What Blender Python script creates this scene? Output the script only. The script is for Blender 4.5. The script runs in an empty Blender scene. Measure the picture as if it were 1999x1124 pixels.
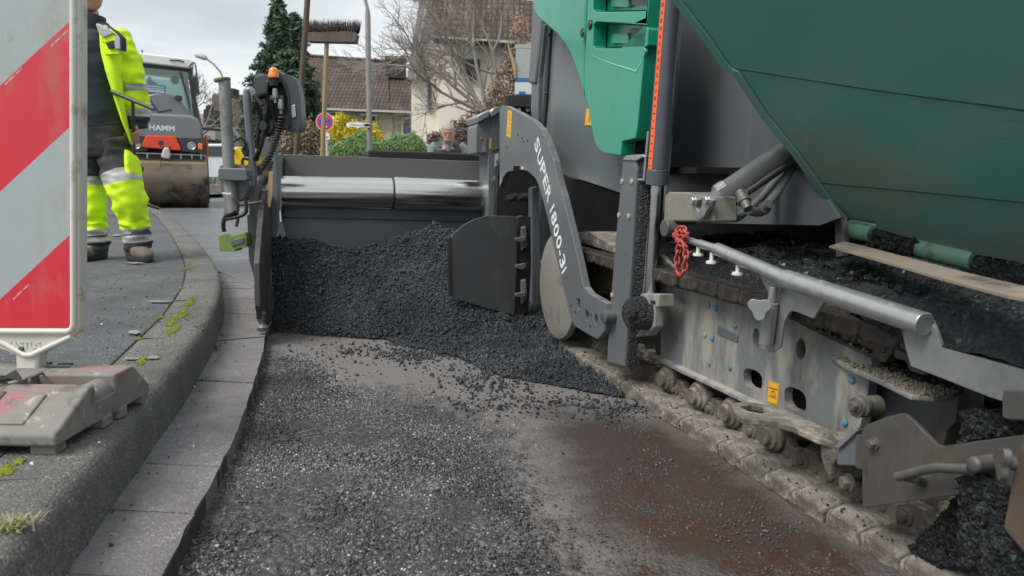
import bpy, bmesh, math, random
import numpy as np
from mathutils import Vector, Matrix, noise
from mathutils.geometry import tessellate_polygon
R=math.radians
rng=np.random.default_rng(7); random.seed(7)
sc=bpy.context.scene; COL=sc.collection
# ---------------- camera, world, sun, exposure ----------------
F=1444.; H=.68; TH=math.atan(209/F); RO=math.atan(.014)
cam=bpy.data.objects.new('camera',bpy.data.cameras.new('camera')); COL.objects.link(cam); sc.camera=cam
cam.data.sensor_width=36; cam.data.lens=36*F/1999; cam.data.clip_start=.05; cam.data.clip_end=2000
fw=Vector((0,math.cos(TH),-math.sin(TH))); u0=Vector((0,math.sin(TH),math.cos(TH))); r0=Vector((1,0,0))
rt=r0*math.cos(RO)+u0*math.sin(RO); up=-r0*math.sin(RO)+u0*math.cos(RO)
cam.matrix_world=Matrix(((rt.x,up.x,-fw.x,0),(rt.y,up.y,-fw.y,0),(rt.z,up.z,-fw.z,H),(0,0,0,1)))
cam.data.dof.use_dof=True; cam.data.dof.focus_distance=2.3; cam.data.dof.aperture_fstop=7
SUN_EL,SUN_AZ=R(52),R(-128)     # azimuth measured from +Y towards +X
w=bpy.data.worlds.new('World'); sc.world=w; w.use_nodes=True
nt=w.node_tree; nt.nodes.clear()
def N(t,ty,**k):
    n=t.nodes.new(ty)
    for a,b in k.items():
        if a.startswith('i_'): n.inputs[a[2:].replace('_',' ')].default_value=b
        else: setattr(n,a,b)
    return n
sky=N(nt,'ShaderNodeTexSky',sky_type='NISHITA',sun_disc=False,sun_elevation=SUN_EL,sun_rotation=SUN_AZ,dust_density=3.,air_density=1.)
tc=N(nt,'ShaderNodeTexCoord'); mp=N(nt,'ShaderNodeMapping'); mp.inputs['Scale'].default_value=(1.,1.,4.2)
cn=N(nt,'ShaderNodeTexNoise',i_Scale=2.1,i_Detail=5.,i_Roughness=.52)
cr=N(nt,'ShaderNodeValToRGB'); cr.color_ramp.elements[0].position=.36; cr.color_ramp.elements[1].position=.66
cr.color_ramp.elements[0].color=(5.2,5.6,6.0,1); cr.color_ramp.elements[1].color=(8.3,8.6,8.7,1)
mx=N(nt,'ShaderNodeMixRGB',blend_type='MIX'); mx.inputs[0].default_value=.93
bg=N(nt,'ShaderNodeBackground',i_Strength=.078); wo=N(nt,'ShaderNodeOutputWorld')
L=nt.links.new
L(tc.outputs['Generated'],mp.inputs[0]); L(mp.outputs[0],cn.inputs['Vector']); L(cn.outputs['Fac'],cr.inputs[0])
L(sky.outputs[0],mx.inputs[1]); L(cr.outputs[0],mx.inputs[2]); L(mx.outputs[0],bg.inputs[0]); L(bg.outputs[0],wo.inputs[0])
sd=bpy.data.lights.new('sun','SUN'); sd.energy=2.2; sd.angle=R(32); sd.color=(1,.96,.9)
so=bpy.data.objects.new('sun',sd); COL.objects.link(so)
dsun=Vector((math.sin(SUN_AZ)*math.cos(SUN_EL),math.cos(SUN_AZ)*math.cos(SUN_EL),math.sin(SUN_EL)))
so.rotation_euler=dsun.to_track_quat('Z','Y').to_euler(); so.location=(0,0,30)
sc.view_settings.view_transform='Standard'; sc.view_settings.look='None'; sc.view_settings.gamma=1; sc.view_settings.exposure=.68
sc.cycles.max_bounces=6; sc.cycles.use_denoising=True
# ---------------- measuring: pixel of the photograph -> point on a real plane ----------------
C0=np.array([0,0,H])
def ray(u,v):
    x=(u-999.5)/F; y=-(v-562)/F; c,s=math.cos(RO),math.sin(RO); wx=x*c-y*s; wy=x*s+y*c
    return np.array([wx, math.cos(TH)+wy*math.sin(TH), -math.sin(TH)+wy*math.cos(TH)])
def plane(u,v,P0,nn):
    r=ray(u,v); return C0+r*(((np.asarray(P0)-C0)@nn)/(r@nn))
def ZP(u,v,z=0.): return plane(u,v,(0,0,z),np.array([0,0,1.]))
def YP(u,v,Y): return plane(u,v,(0,Y,0),np.array([0,1.,0]))
P1=ZP(1740,1110); P2=ZP(1180,745)
ax=(P2-P1)/np.linalg.norm(P2-P1); nx=np.array([ax[1],-ax[0],0.]); ez=np.array([0,0,1.])
def W(t,s,z): return P1+ax*t+nx*s+ez*z          # machine frame: t backwards, s inboard, z up
def MS(u,v,s): return plane(u,v,P1+nx*s,nx)
def MT(u,v,t): return plane(u,v,P1+ax*t,ax)
def tsz(p): d=np.asarray(p)-P1; return d@ax,d@nx,p[2]
def Z_(ox,oy,k,*pts): return [(ox+x/k,oy+y/k) for x,y in pts]   # zoom crop -> photo pixel
# ---------------- materials ----------------
def hexc(h):
    h=h.lstrip('#'); o=[]
    for i in (0,2,4):
        c=int(h[i:i+2],16)/255; o.append(c/12.92 if c<=.04045 else ((c+.055)/1.055)**2.4)
    return (*o,1)
def as_c(c): return hexc(c) if isinstance(c,str) else (*c,1)
MATS={}
def mat(name,col,rough=.5,metal=0.,var=.12,vs=5.,dirt=(),bump=.0,bs=80.,stretch=(1,1,1),clear=0.,bd=.002,trans=0.,emit=None,up=None):
    """dirt: list of (colour, threshold, scale, stretch)"""
    m=bpy.data.materials.new(name); m.use_nodes=True; t=m.node_tree; p=t.nodes['Principled BSDF']; L=t.links.new
    tc=N(t,'ShaderNodeTexCoord'); co=tc.outputs['Object']
    def noi(sca,st=(1,1,1),det=5.,ro=.6):
        n=N(t,'ShaderNodeTexNoise',i_Scale=sca,i_Detail=det,i_Roughness=ro); mpp=N(t,'ShaderNodeMapping'); mpp.inputs['Scale'].default_value=st
        L(co,mpp.inputs[0]); L(mpp.outputs[0],n.inputs['Vector']); return n.outputs['Fac']
    c=as_c(col); mixn=N(t,'ShaderNodeMixRGB'); mixn.inputs[1].default_value=tuple(max(0,x*(1-2*var)) for x in c[:3])+(1,)
    mixn.inputs[2].default_value=tuple(x*(1+2*var) for x in c[:3])+(1,)
    L(noi(vs,stretch),mixn.inputs[0]); out=mixn.outputs[0]; rr=None
    ro_in=N(t,'ShaderNodeMapRange'); ro_in.inputs['To Min'].default_value=max(.03,rough-.12); ro_in.inputs['To Max'].default_value=min(1,rough+.12)
    L(noi(vs*3,stretch),ro_in.inputs['Value']); rout=ro_in.outputs[0]; mfac=None
    for (dc,th,ds,dst) in dirt:
        r=N(t,'ShaderNodeMapRange'); r.inputs['From Min'].default_value=th; r.inputs['From Max'].default_value=th+.14
        L(noi(ds,dst,8.,.68),r.inputs['Value']); fac=r.outputs[0]
        mm=N(t,'ShaderNodeMixRGB'); mm.inputs[2].default_value=as_c(dc); L(out,mm.inputs[1]); L(fac,mm.inputs[0]); out=mm.outputs[0]
        rm=N(t,'ShaderNodeMix'); rm.inputs[3].default_value=.85; L(fac,rm.inputs[0]); L(rout,rm.inputs[2]); rout=rm.outputs[0]
        if metal>0:
            s=N(t,'ShaderNodeMath',operation='MULTIPLY_ADD'); s.inputs[1].default_value=-metal; s.inputs[2].default_value=metal
            if mfac is None: L(fac,s.inputs[0]); mfac=s.outputs[0]
    if up:   # dust that has settled on upward faces: (colour, strength)
        g=N(t,'ShaderNodeNewGeometry'); sx=N(t,'ShaderNodeSeparateXYZ'); L(g.outputs['Normal'],sx.inputs[0])
        r=N(t,'ShaderNodeMapRange'); r.inputs['From Min'].default_value=.55; r.inputs['From Max'].default_value=.95; r.inputs['To Max'].default_value=up[1]
        L(sx.outputs['Z'],r.inputs['Value']); q=N(t,'ShaderNodeMath',operation='MULTIPLY'); L(r.outputs[0],q.inputs[0])
        r2=N(t,'ShaderNodeMapRange'); r2.inputs['From Min'].default_value=.36; r2.inputs['From Max'].default_value=.55; L(noi(16,(1,1,1),8.,.7),r2.inputs['Value']); L(r2.outputs[0],q.inputs[1])
        mm=N(t,'ShaderNodeMixRGB'); mm.inputs[2].default_value=as_c(up[0]); L(out,mm.inputs[1]); L(q.outputs[0],mm.inputs[0]); out=mm.outputs[0]
    L(out,p.inputs['Base Color']); L(rout,p.inputs['Roughness']); p.inputs['Metallic'].default_value=metal
    if mfac is not None: L(mfac,p.inputs['Metallic'])
    if clear: p.inputs['Coat Weight'].default_value=clear; p.inputs['Coat Roughness'].default_value=.12
    if trans: p.inputs['Transmission Weight'].default_value=trans
    if emit: p.inputs['Emission Color'].default_value=as_c(emit[0]); p.inputs['Emission Strength'].default_value=emit[1]
    if bump:
        b=N(t,'ShaderNodeBump',i_Strength=bump,i_Distance=bd); L(noi(bs,(1,1,1),6.,.65),b.inputs['Height']); L(b.outputs[0],p.inputs['Normal'])
    MATS[name]=m; return m
# ---------------- mesh builder ----------------
OFF={}
class MB:
    def __init__(s): s.v=[]; s.f=[]; s.m=[]; s.cm=0
    def add(s,vs,fs):
        o=len(s.v); s.v+= [tuple(map(float,x)) for x in vs]; s.f+=[tuple(i+o for i in f) for f in fs]; s.m+=[s.cm]*len(fs); return s
    def hexa(s,b,t):     # 4 bottom, 4 top
        return s.add(list(b)+list(t),[(0,3,2,1),(4,5,6,7),(0,1,5,4),(1,2,6,5),(2,3,7,6),(3,0,4,7)])
    def box(s,c,d,X=(1,0,0),Y=(0,1,0),Z=(0,0,1)):
        c=np.array(c,float); X=np.array(X)*d[0]/2; Y=np.array(Y)*d[1]/2; Z=np.array(Z)*d[2]/2
        return s.hexa([c-X-Y-Z,c+X-Y-Z,c+X+Y-Z,c-X+Y-Z],[c-X-Y+Z,c+X-Y+Z,c+X+Y+Z,c-X+Y+Z])
    def mbox(s,t,ss,z,dt,ds,dz): return s.box(W(t,ss,z),(ds,dt,dz),nx,ax,ez)
    def prism(s,pts,vec,holes=()):
        """planar outline (3D points) pushed along vec, with holes"""
        loops=[[Vector(p) for p in pts]]+[[Vector(p) for p in h] for h in holes]
        tri=tessellate_polygon(loops); flat=[p for l in loops for p in l]; n=len(flat); V=Vector(vec)
        nn=Vector((0,0,0))
        for a,b,c in tri: nn+= (flat[b]-flat[a]).cross(flat[c]-flat[a])
        same=nn.dot(V)>0
        fs=[]
        for a,b,c in tri:
            k=(flat[b]-flat[a]).cross(flat[c]-flat[a]).dot(V)>0
            fs.append((a,b,c) if not k else (c,b,a)); q=(a+n,b+n,c+n); fs.append(q if k else q[::-1])
        o=0
        for li,l in enumerate(loops):
            m=len(l)
            for i in range(m):
                a,b=o+i,o+(i+1)%m; fs.append((a,b,b+n,a+n))
            o+=m
        return s.add(flat+[p+V for p in flat],fs)
    def tube(s,path,r,seg=14,cap=True):
        path=[Vector(p) for p in path]; rs=r if hasattr(r,'__len__') else [r]*len(path)
        n=len(path); T=[(path[min(i+1,n-1)]-path[max(i-1,0)]).normalized() for i in range(n)]
        a=T[0].orthogonal().normalized(); vs=[]
        for i in range(n):
            a=(a-T[i]*a.dot(T[i])).normalized(); b=T[i].cross(a)
            for k in range(seg):
                th=2*math.pi*k/seg; vs.append(path[i]+(a*math.cos(th)+b*math.sin(th))*rs[i])
        fs=[(i*seg+k,i*seg+(k+1)%seg,(i+1)*seg+(k+1)%seg,(i+1)*seg+k) for i in range(n-1) for k in range(seg)]
        if cap: fs+=[tuple(range(seg))[::-1],tuple(range((n-1)*seg,n*seg))]
        return s.add(vs,fs)
    def lathe(s,c,axis,prof,seg=24):   # prof: list of (dist along axis, radius)
        A=Vector(axis).normalized(); c=Vector(c); a=A.orthogonal().normalized(); b=A.cross(a); vs=[]
        for h,r in prof:
            for k in range(seg):
                th=2*math.pi*k/seg; vs.append(c+A*h+(a*math.cos(th)+b*math.sin(th))*max(r,1e-4))
        n=len(prof); fs=[(i*seg+k,i*seg+(k+1)%seg,(i+1)*seg+(k+1)%seg,(i+1)*seg+k) for i in range(n-1) for k in range(seg)]
        fs+=[tuple(range(seg))[::-1],tuple(range((n-1)*seg,n*seg))]
        return s.add(vs,fs)
    def disc(s,c,axis,r,h,seg=20,ch=.15):
        return s.lathe(c,axis,[(0,r),(h*(1-ch),r),(h,r*(1-ch))],seg)
    def hexbolt(s,c,axis,r,h):
        s.lathe(c,axis,[(0,r*1.35),(h*.25,r*1.35)],16); return s.lathe(np.array(c)+np.array(Vector(axis).normalized())*h*.25,axis,[(0,r),(h*.6,r),(h*.75,r*.85)],6)
    def ball(s,c,r,seg=12,ring=8,sc=(1,1,1)):
        vs=[];c=np.array(c,float)
        for i in range(ring+1):
            ph=math.pi*i/ring
            for k in range(seg):
                th=2*math.pi*k/seg; vs.append(c+np.array([math.sin(ph)*math.cos(th)*sc[0],math.sin(ph)*math.sin(th)*sc[1],math.cos(ph)*sc[2]])*r)
        return s.add(vs,[(i*seg+k,i*seg+(k+1)%seg,(i+1)*seg+(k+1)%seg,(i+1)*seg+k)[::-1] for i in range(ring) for k in range(seg)])
    def loft(s,rings,cap=True):
        n=len(rings[0]); vs=[p for r in rings for p in r]
        fs=[(i*n+k,i*n+(k+1)%n,(i+1)*n+(k+1)%n,(i+1)*n+k) for i in range(len(rings)-1) for k in range(n)]
        if cap: fs+=[tuple(range(n))[::-1],tuple(range((len(rings)-1)*n,len(rings)*n))]
        return s.add(vs,fs)
    def build(s,name,mats,parent=None,smooth=0,bevel=0,seg=2,sub=0,label=None,recalc=True):
        me=bpy.data.meshes.new(name); off=OFF.get(parent.name,(0,0,0)) if parent is not None else (0,0,0)
        v=np.array(s.v,float)-np.array(off); me.from_pydata(v.tolist(),[],s.f)
        for m in (mats if isinstance(mats,(list,tuple)) else [mats]): me.materials.append(m)
        if len(set(s.m))>1 or s.cm: me.polygons.foreach_set('material_index',s.m)
        if recalc:
            bm=bmesh.new(); bm.from_mesh(me); bmesh.ops.recalc_face_normals(bm,faces=bm.faces); bm.to_mesh(me); bm.free()
        if smooth:
            me.polygons.foreach_set('use_smooth',[True]*len(me.polygons)); me.set_sharp_from_angle(angle=R(smooth))
        o=bpy.data.objects.new(name,me); COL.objects.link(o)
        if parent is not None: o.parent=parent; OFF[o.name]=off
        if bevel:
            b=o.modifiers.new('bevel','BEVEL'); b.width=bevel; b.segments=seg; b.limit_method='ANGLE'; b.angle_limit=R(40); b.harden_normals=False
        if sub: b=o.modifiers.new('sub','SUBSURF'); b.levels=sub; b.render_levels=sub
        if label: o['label']=label
        return o
def npmesh(name,V,Fc,m,parent=None,smooth=False):
    """fast mesh from numpy arrays (all faces same size)"""
    me=bpy.data.meshes.new(name); off=OFF.get(parent.name,(0,0,0)) if parent is not None else (0,0,0)
    V=np.asarray(V,np.float32)-np.array(off,np.float32); Fc=np.asarray(Fc,np.int32); k=Fc.shape[1]
    me.vertices.add(len(V)); me.vertices.foreach_set('co',V.ravel()); me.loops.add(Fc.size); me.loops.foreach_set('vertex_index',Fc.ravel())
    me.polygons.add(len(Fc)); me.polygons.foreach_set('loop_start',np.arange(0,Fc.size,k,dtype=np.int32))
    try: me.polygons.foreach_set('loop_total',np.full(len(Fc),k,np.int32))
    except Exception: pass
    if smooth: me.polygons.foreach_set('use_smooth',[True]*len(Fc))
    me.update(calc_edges=True); me.validate()
    for q in (m if isinstance(m,(list,tuple)) else [m]): me.materials.append(q)
    o=bpy.data.objects.new(name,me); COL.objects.link(o)
    if parent is not None: o.parent=parent; OFF[o.name]=off
    return o
def tag(o,label,cat,group=None):
    o['label']=label; o['category']=cat
    if group: o['group']=group
    return o
def struct(o): o['kind']='structure'; return o
def stuff(o): o['kind']='stuff'; return o
def thing(name,loc,label,cat,group=None):
    o=bpy.data.objects.new(name,None); COL.objects.link(o); o.location=tuple(loc); o.empty_display_size=.2
    OFF[o.name]=tuple(loc); return tag(o,label,cat,group)
# irregular stones as one numpy mesh
ph=(1+5**.5)/2
ICO=np.array([(-1,ph,0),(1,ph,0),(-1,-ph,0),(1,-ph,0),(0,-1,ph),(0,1,ph),(0,-1,-ph),(0,1,-ph),(ph,0,-1),(ph,0,1),(-ph,0,-1),(-ph,0,1)])/1.9
ICF=np.array([(0,11,5),(0,5,1),(0,1,7),(0,7,10),(0,10,11),(1,5,9),(5,11,4),(11,10,2),(10,7,6),(7,1,8),(3,9,4),(3,4,2),(3,2,6),(3,6,8),(3,8,9),(4,9,5),(2,4,11),(6,2,10),(8,6,7),(9,8,1)])
OCT=np.array([(1,0,0),(0,1,0),(-1,0,0),(0,-1,0),(0,0,1),(0,0,-1)],float)
OCF=np.array([(0,1,4),(1,2,4),(2,3,4),(3,0,4),(1,0,5),(2,1,5),(3,2,5),(0,3,5)])
def stones(P,r,flat=.7,ico=False,jit=.35):
    B,Fc=(ICO,ICF) if ico else (OCT,OCF); n=len(P); k=len(B)
    V=np.repeat(B[None],n,0)*(1+rng.uniform(-jit,jit,(n,k,1)))+rng.uniform(-.18,.18,(n,k,3))
    V*=rng.uniform(.65,1.25,(n,1,3)); V[:,:,2]*=flat
    q=rng.normal(size=(n,4)); q[:,1:3]*=.6; q/=np.linalg.norm(q,axis=1,keepdims=True); a,b,c,d=q.T
    M=np.stack([1-2*(c*c+d*d),2*(b*c-a*d),2*(b*d+a*c),2*(b*c+a*d),1-2*(b*b+d*d),2*(c*d-a*b),2*(b*d-a*c),2*(c*d+a*b),1-2*(b*b+c*c)],1).reshape(n,3,3)
    V=np.einsum('nij,nkj->nki',M,V)*np.asarray(r).reshape(-1,1,1)+np.asarray(P)[:,None,:]
    return V.reshape(-1,3),(Fc[None]+np.arange(n)[:,None,None]*k).reshape(-1,3)
def fbm(x,y,sc=1.,oc=4,seed=0):
    """cheap vectorised value noise 0..1"""
    tot=0;amp=1;sm=0
    for o in range(oc):
        X=x*sc+seed*13.7+o*5.3; Y=y*sc-seed*7.1+o*9.1; xi=np.floor(X).astype(int); yi=np.floor(Y).astype(int); fx=X-xi; fy=Y-yi
        fx=fx*fx*(3-2*fx); fy=fy*fy*(3-2*fy)
        def h(a,b): q=np.sin(a*127.1+b*311.7+o*17.)*43758.5453; return q-np.floor(q)
        v=(h(xi,yi)*(1-fx)+h(xi+1,yi)*fx)*(1-fy)+(h(xi,yi+1)*(1-fx)+h(xi+1,yi+1)*fx)*fy
        tot=tot+v*amp; sm+=amp; amp*=.5; sc*=2.03
    return tot/sm
def inpoly(x,y,poly):
    c=np.zeros(np.shape(x),bool); n=len(poly)
    for i in range(n):
        x1,y1=poly[i][:2]; x2,y2=poly[(i+1)%n][:2]
        k=((y1>y)!=(y2>y)); xx=(x2-x1)*(y-y1)/((y2-y1) if y2!=y1 else 1e-9)+x1; c^=(k&(x<xx))
    return c
def project(P):
    P=np.asarray(P,float)-C0; X=P@np.array(rt); Y=P@np.array(up); Z=P@np.array(fw); return 999.5+F*X/Z,562-F*Y/Z
def sph(x,a,b): t=np.clip((x-a)/(b-a),0,1); return t*t*(3-2*t)
def text_faces(body,size=1.,res=2,font_scale=(1,1),ext=0.,bold=0.):
    cu=bpy.data.curves.new('txt','FONT'); cu.body=body; cu.size=size; cu.resolution_u=res; cu.extrude=ext; cu.offset=bold
    o=bpy.data.objects.new('txt',cu); COL.objects.link(o); bpy.context.view_layer.update()
    me=o.to_mesh(); V=[(v.co.x*font_scale[0],v.co.y*font_scale[1],v.co.z) for v in me.vertices]; Fs=[tuple(p.vertices) for p in me.polygons]
    o.to_mesh_clear(); bpy.data.objects.remove(o); bpy.data.curves.remove(cu); return V,Fs
def write(mb,body,org,X,Y,size,center=True,ext=.0006,bold=0.,sx=1.):
    """flat lettering standing ext proud: org, X and Y unit directions"""
    V,Fs=text_faces(body,size,3,(sx,1),0.,bold); X=np.array(X,float);Y=np.array(Y,float);X/=np.linalg.norm(X);Y/=np.linalg.norm(Y);nn=np.cross(X,Y)
    xs=[v[0] for v in V]; cx=(min(xs)+max(xs))/2 if center else 0; cy=size*.35 if center else 0
    mb.add([np.array(org)+X*(v[0]-cx)+Y*(v[1]-cy)+nn*ext for v in V],Fs)
# ---------------- setting ----------------
def ground_mat(name,base,agg,pale,scale=110,wet=.0,dust=None,rust=None,streak=None,rough=.75,bd=.004,bs=.8):
    """mineral surface: stones of random tone in a binder, worn patches, stains with their own shape"""
    m=bpy.data.materials.new(name); m.use_nodes=True; t=m.node_tree; p=t.nodes['Principled BSDF']; L=t.links.new
    tc=N(t,'ShaderNodeTexCoord'); co=tc.outputs['Object']
    def noi(s,det=5.,ro=.6,st=(1,1,1)):
        mpp=N(t,'ShaderNodeMapping'); mpp.inputs['Scale'].default_value=st; L(co,mpp.inputs[0])
        n=N(t,'ShaderNodeTexNoise',i_Scale=s,i_Detail=det,i_Roughness=ro); L(mpp.outputs[0],n.inputs['Vector']); return n.outputs['Fac']
    def ramp(s,a,b,lo=0,hi=1):
        r=N(t,'ShaderNodeMapRange'); r.inputs['From Min'].default_value=a; r.inputs['From Max'].default_value=b; r.inputs['To Min'].default_value=lo; r.inputs['To Max'].default_value=hi; L(s,r.inputs['Value']); return r.outputs[0]
    def mix(a,b,f):
        mm=N(t,'ShaderNodeMixRGB')
        for i,q in ((1,a),(2,b)):
            if isinstance(q,(tuple,str)): mm.inputs[i].default_value=as_c(q) if isinstance(q,str) else q
            else: L(q,mm.inputs[i])
        if isinstance(f,float): mm.inputs[0].default_value=f
        else: L(f,mm.inputs[0])
        return mm.outputs[0]
    def mul(a,b):
        q=N(t,'ShaderNodeMath',operation='MULTIPLY'); L(a,q.inputs[0])
        if isinstance(b,float): q.inputs[1].default_value=b
        else: L(b,q.inputs[1])
        return q.outputs[0]
    v=N(t,'ShaderNodeTexVoronoi',i_Scale=scale,i_Randomness=1.); L(co,v.inputs['Vector'])
    v2=N(t,'ShaderNodeTexVoronoi',i_Scale=scale*2.3,i_Randomness=1.); L(co,v2.inputs['Vector'])
    sep=N(t,'ShaderNodeSeparateColor'); L(v.outputs['Color'],sep.inputs[0])
    tone=ramp(sep.outputs[0],.25,1.); patch=ramp(noi(3.2,8,.62),.42,.62)
    c=mix(base,agg,mul(tone,ramp(noi(9.,6,.6),.3,.7,.25,1.)))
    c=mix(c,pale,mul(ramp(sep.outputs[1],.88,.97),ramp(noi(5.,6,.6),.35,.65)))
    c=mix(c,tuple(x*.55 for x in as_c(base)[:3])+(1,),mul(patch,.55))
    rg=ramp(noi(14,6,.6),.3,.7,rough-.15,min(1,rough+.1))
    if dust: c=mix(c,dust[0],mul(ramp(noi(dust[2],7,.65),dust[1],dust[1]+.18),dust[3]))
    if rust:
        f=mul(ramp(noi(rust[2],9,.72,(1,.7,1)),rust[1],rust[1]+.08),rust[3]) if not callable(rust[3]) else None
        c=mix(c,rust[0],f)
        a=N(t,'ShaderNodeMix'); a.inputs[3].default_value=.35; L(f,a.inputs[0]); L(rg,a.inputs[2]); rg=a.outputs[0]
    L(c,p.inputs['Base Color']); L(rg,p.inputs['Roughness'])
    hs=N(t,'ShaderNodeMath',operation='MULTIPLY_ADD'); hs.inputs[1].default_value=-1.3
    L(v.outputs['Distance'],hs.inputs[0]); L(mul(noi(scale*1.2,5,.7),1.2),hs.inputs[2])
    h2=N(t,'ShaderNodeMath',operation='MULTIPLY_ADD'); h2.inputs[1].default_value=-.5; L(v2.outputs['Distance'],h2.inputs[0]); L(hs.outputs[0],h2.inputs[2])
    b=N(t,'ShaderNodeBump',i_Strength=bs,i_Distance=bd); L(h2.outputs[0],b.inputs['Height']); L(b.outputs[0],p.inputs['Normal'])
    return m
m_side=ground_mat('pavement_asphalt',(.085,.092,.098,1),(.135,.142,.148,1),(.28,.28,.27,1),150,dust=((.17,.172,.17,1),.60,3.,.35),rough=.8)
m_kerb=ground_mat('kerb_stone',(.12,.12,.112,1),(.215,.215,.2,1),(.36,.36,.34,1),170,dust=((.15,.155,.12,1),.55,5.,.6),rough=.85,bd=.003)
m_gut=ground_mat('gutter_stone',(.17,.163,.165,1),(.25,.24,.243,1),(.36,.35,.34,1),200,dust=((.085,.085,.085,1),.5,6.,.6),rough=.8,bd=.002)
m_fresh=ground_mat('fresh_asphalt',(.13,.135,.15,1),(.19,.2,.215,1),(.26,.27,.28,1),120,rough=.42,bd=.003)
m_earth=ground_mat('verge_grass',(.06,.09,.035,1),(.1,.13,.06,1),(.14,.15,.08,1),20,rough=.95)
m_loose=ground_mat('loose_mix',(.036,.042,.05,1),(.14,.16,.18,1),(.30,.33,.35,1),150,rough=.4,bd=.006,bs=1.)
# milled road: worn rough stone on the left, smooth pale band, wet brown tack coat by the machine
def road_mat():
    m=ground_mat('milled_road',(.045,.045,.048,1),(.16,.153,.15,1),(.27,.27,.27,1),105,rough=.62,bd=.005,bs=1.)
    t=m.node_tree; p=t.nodes['Principled BSDF']; L=t.links.new
    c0=p.inputs['Base Color'].links[0].from_socket; r0_=p.inputs['Roughness'].links[0].from_socket; nrm=p.inputs['Normal'].links[0].from_node
    tc=[n for n in t.nodes if n.type=='TEX_COORD'][0]; sx=N(t,'ShaderNodeSeparateXYZ'); L(tc.outputs['Object'],sx.inputs[0])
    at=N(t,'ShaderNodeAttribute',attribute_name='zones'); sp=N(t,'ShaderNodeSeparateColor'); L(at.outputs['Color'],sp.inputs[0])
    def noi(s,det,ro,st=(1,1,1)):
        mpp=N(t,'ShaderNodeMapping'); mpp.inputs['Scale'].default_value=st; L(tc.outputs['Object'],mpp.inputs[0])
        n=N(t,'ShaderNodeTexNoise',i_Scale=s,i_Detail=det,i_Roughness=ro); L(mpp.outputs[0],n.inputs['Vector']); return n.outputs['Fac']
    def thr(att,nz,k,a,b):
        q=N(t,'ShaderNodeMath',operation='MULTIPLY_ADD'); q.inputs[1].default_value=k; L(nz,q.inputs[0]); L(att,q.inputs[2])
        r=N(t,'ShaderNodeMapRange'); r.inputs['From Min'].default_value=a; r.inputs['From Max'].default_value=b; L(q.outputs[0],r.inputs['Value']); return r.outputs[0]
    def mix(a,b,f):
        mm=N(t,'ShaderNodeMixRGB'); L(a,mm.inputs[1]); L(f,mm.inputs[0])
        if isinstance(b,tuple): mm.inputs[2].default_value=b
        else: L(b,mm.inputs[2])
        return mm.outputs[0]
    def mixf(a,v,f):
        a_=N(t,'ShaderNodeMix'); a_.inputs[3].default_value=v; L(f,a_.inputs[0]); L(a,a_.inputs[2]); return a_.outputs[0]
    fine=noi(190,4,.7); med=noi(22,7,.7,(1,.6,1)); big=noi(6,7,.65)
    def tint(a,b):
        mm=N(t,'ShaderNodeMixRGB'); mm.inputs[1].default_value=a; mm.inputs[2].default_value=b; r=N(t,'ShaderNodeMapRange'); r.inputs['From Min'].default_value=.3; r.inputs['From Max'].default_value=.7; L(fine,r.inputs['Value']); L(r.outputs[0],mm.inputs[0]); return mm.outputs[0]
    smooth=thr(sp.outputs[0],med,.8,.78,1.02)       # R: dusty smooth film
    c=mix(c0,tint((.10,.093,.09,1),(.205,.19,.185,1)),smooth)
    brown=thr(sp.outputs[1],big,.7,.7,1.05)         # G: brown bitumen film
    c=mix(c,tint((.03,.022,.02,1),(.07,.054,.05,1)),brown)
    rust=thr(sp.outputs[2],noi(9,10,.8,(1,.5,1)),3.,2.1,2.3)        # B: rusty bare film
    c=mix(c,(.06,.032,.022,1),rust)
    L(c,p.inputs['Base Color'])
    r=mixf(r0_,.62,smooth); r=mixf(r,.42,brown); r=mixf(r,.3,rust); L(r,p.inputs['Roughness'])
    d=N(t,'ShaderNodeMath',operation='MULTIPLY_ADD'); d.inputs[1].default_value=-.0042; d.inputs[2].default_value=.005
    mxm=N(t,'ShaderNodeMath',operation='MAXIMUM'); L(smooth,mxm.inputs[0]); L(brown,mxm.inputs[1]); L(mxm.outputs[0],d.inputs[0]); L(d.outputs[0],nrm.inputs['Distance'])
    return m
m_road=road_mat()
# far ground sheet
b=MB(); b.add([(-600,-20,-.03),(600,-20,-.03),(600,900,-.03),(-600,900,-.03)],[(0,1,2,3)]); struct(b.build('ground',m_earth))
# road (milled) as fine sheet with stain zones
gx=np.arange(-2.6,4.01,.02); gy=np.arange(.2,6.6,.02); GX,GY=np.meshgrid(gx,gy)
GZ=(fbm(GX,GY,7,4,1)-.5)*.008
V=np.stack([GX.ravel(),GY.ravel(),GZ.ravel()],1); nxg,nyg=len(gx),len(gy)
ii=(np.arange(nyg-1)[:,None]*nxg+np.arange(nxg-1)[None]).ravel(); Fq=np.stack([ii,ii+1,ii+nxg+1,ii+nxg],1)
road=struct(npmesh('road',V,Fq,m_road,smooth=True))
U_,V_=project(np.stack([GX.ravel(),GY.ravel(),0*GX.ravel()],1)); U_=U_; 
def zone(pts,soft):      # soft-edged region on the road given by its outline on the ground
    poly=[ZP(*q)[:2] for q in pts]; x,y=GX.ravel(),GY.ravel(); ins=inpoly(x,y,poly); d=np.full(x.shape,9.)
    for i in range(len(poly)):
        a=np.array(poly[i]);b_=np.array(poly[(i+1)%len(poly)]); e=b_-a; tt=np.clip(((x-a[0])*e[0]+(y-a[1])*e[1])/(e@e),0,1); d=np.minimum(d,np.hypot(x-a[0]-tt*e[0],y-a[1]-tt*e[1]))
    return np.clip(.5+np.where(ins,d,-d)/soft*.5,0,1)
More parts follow.
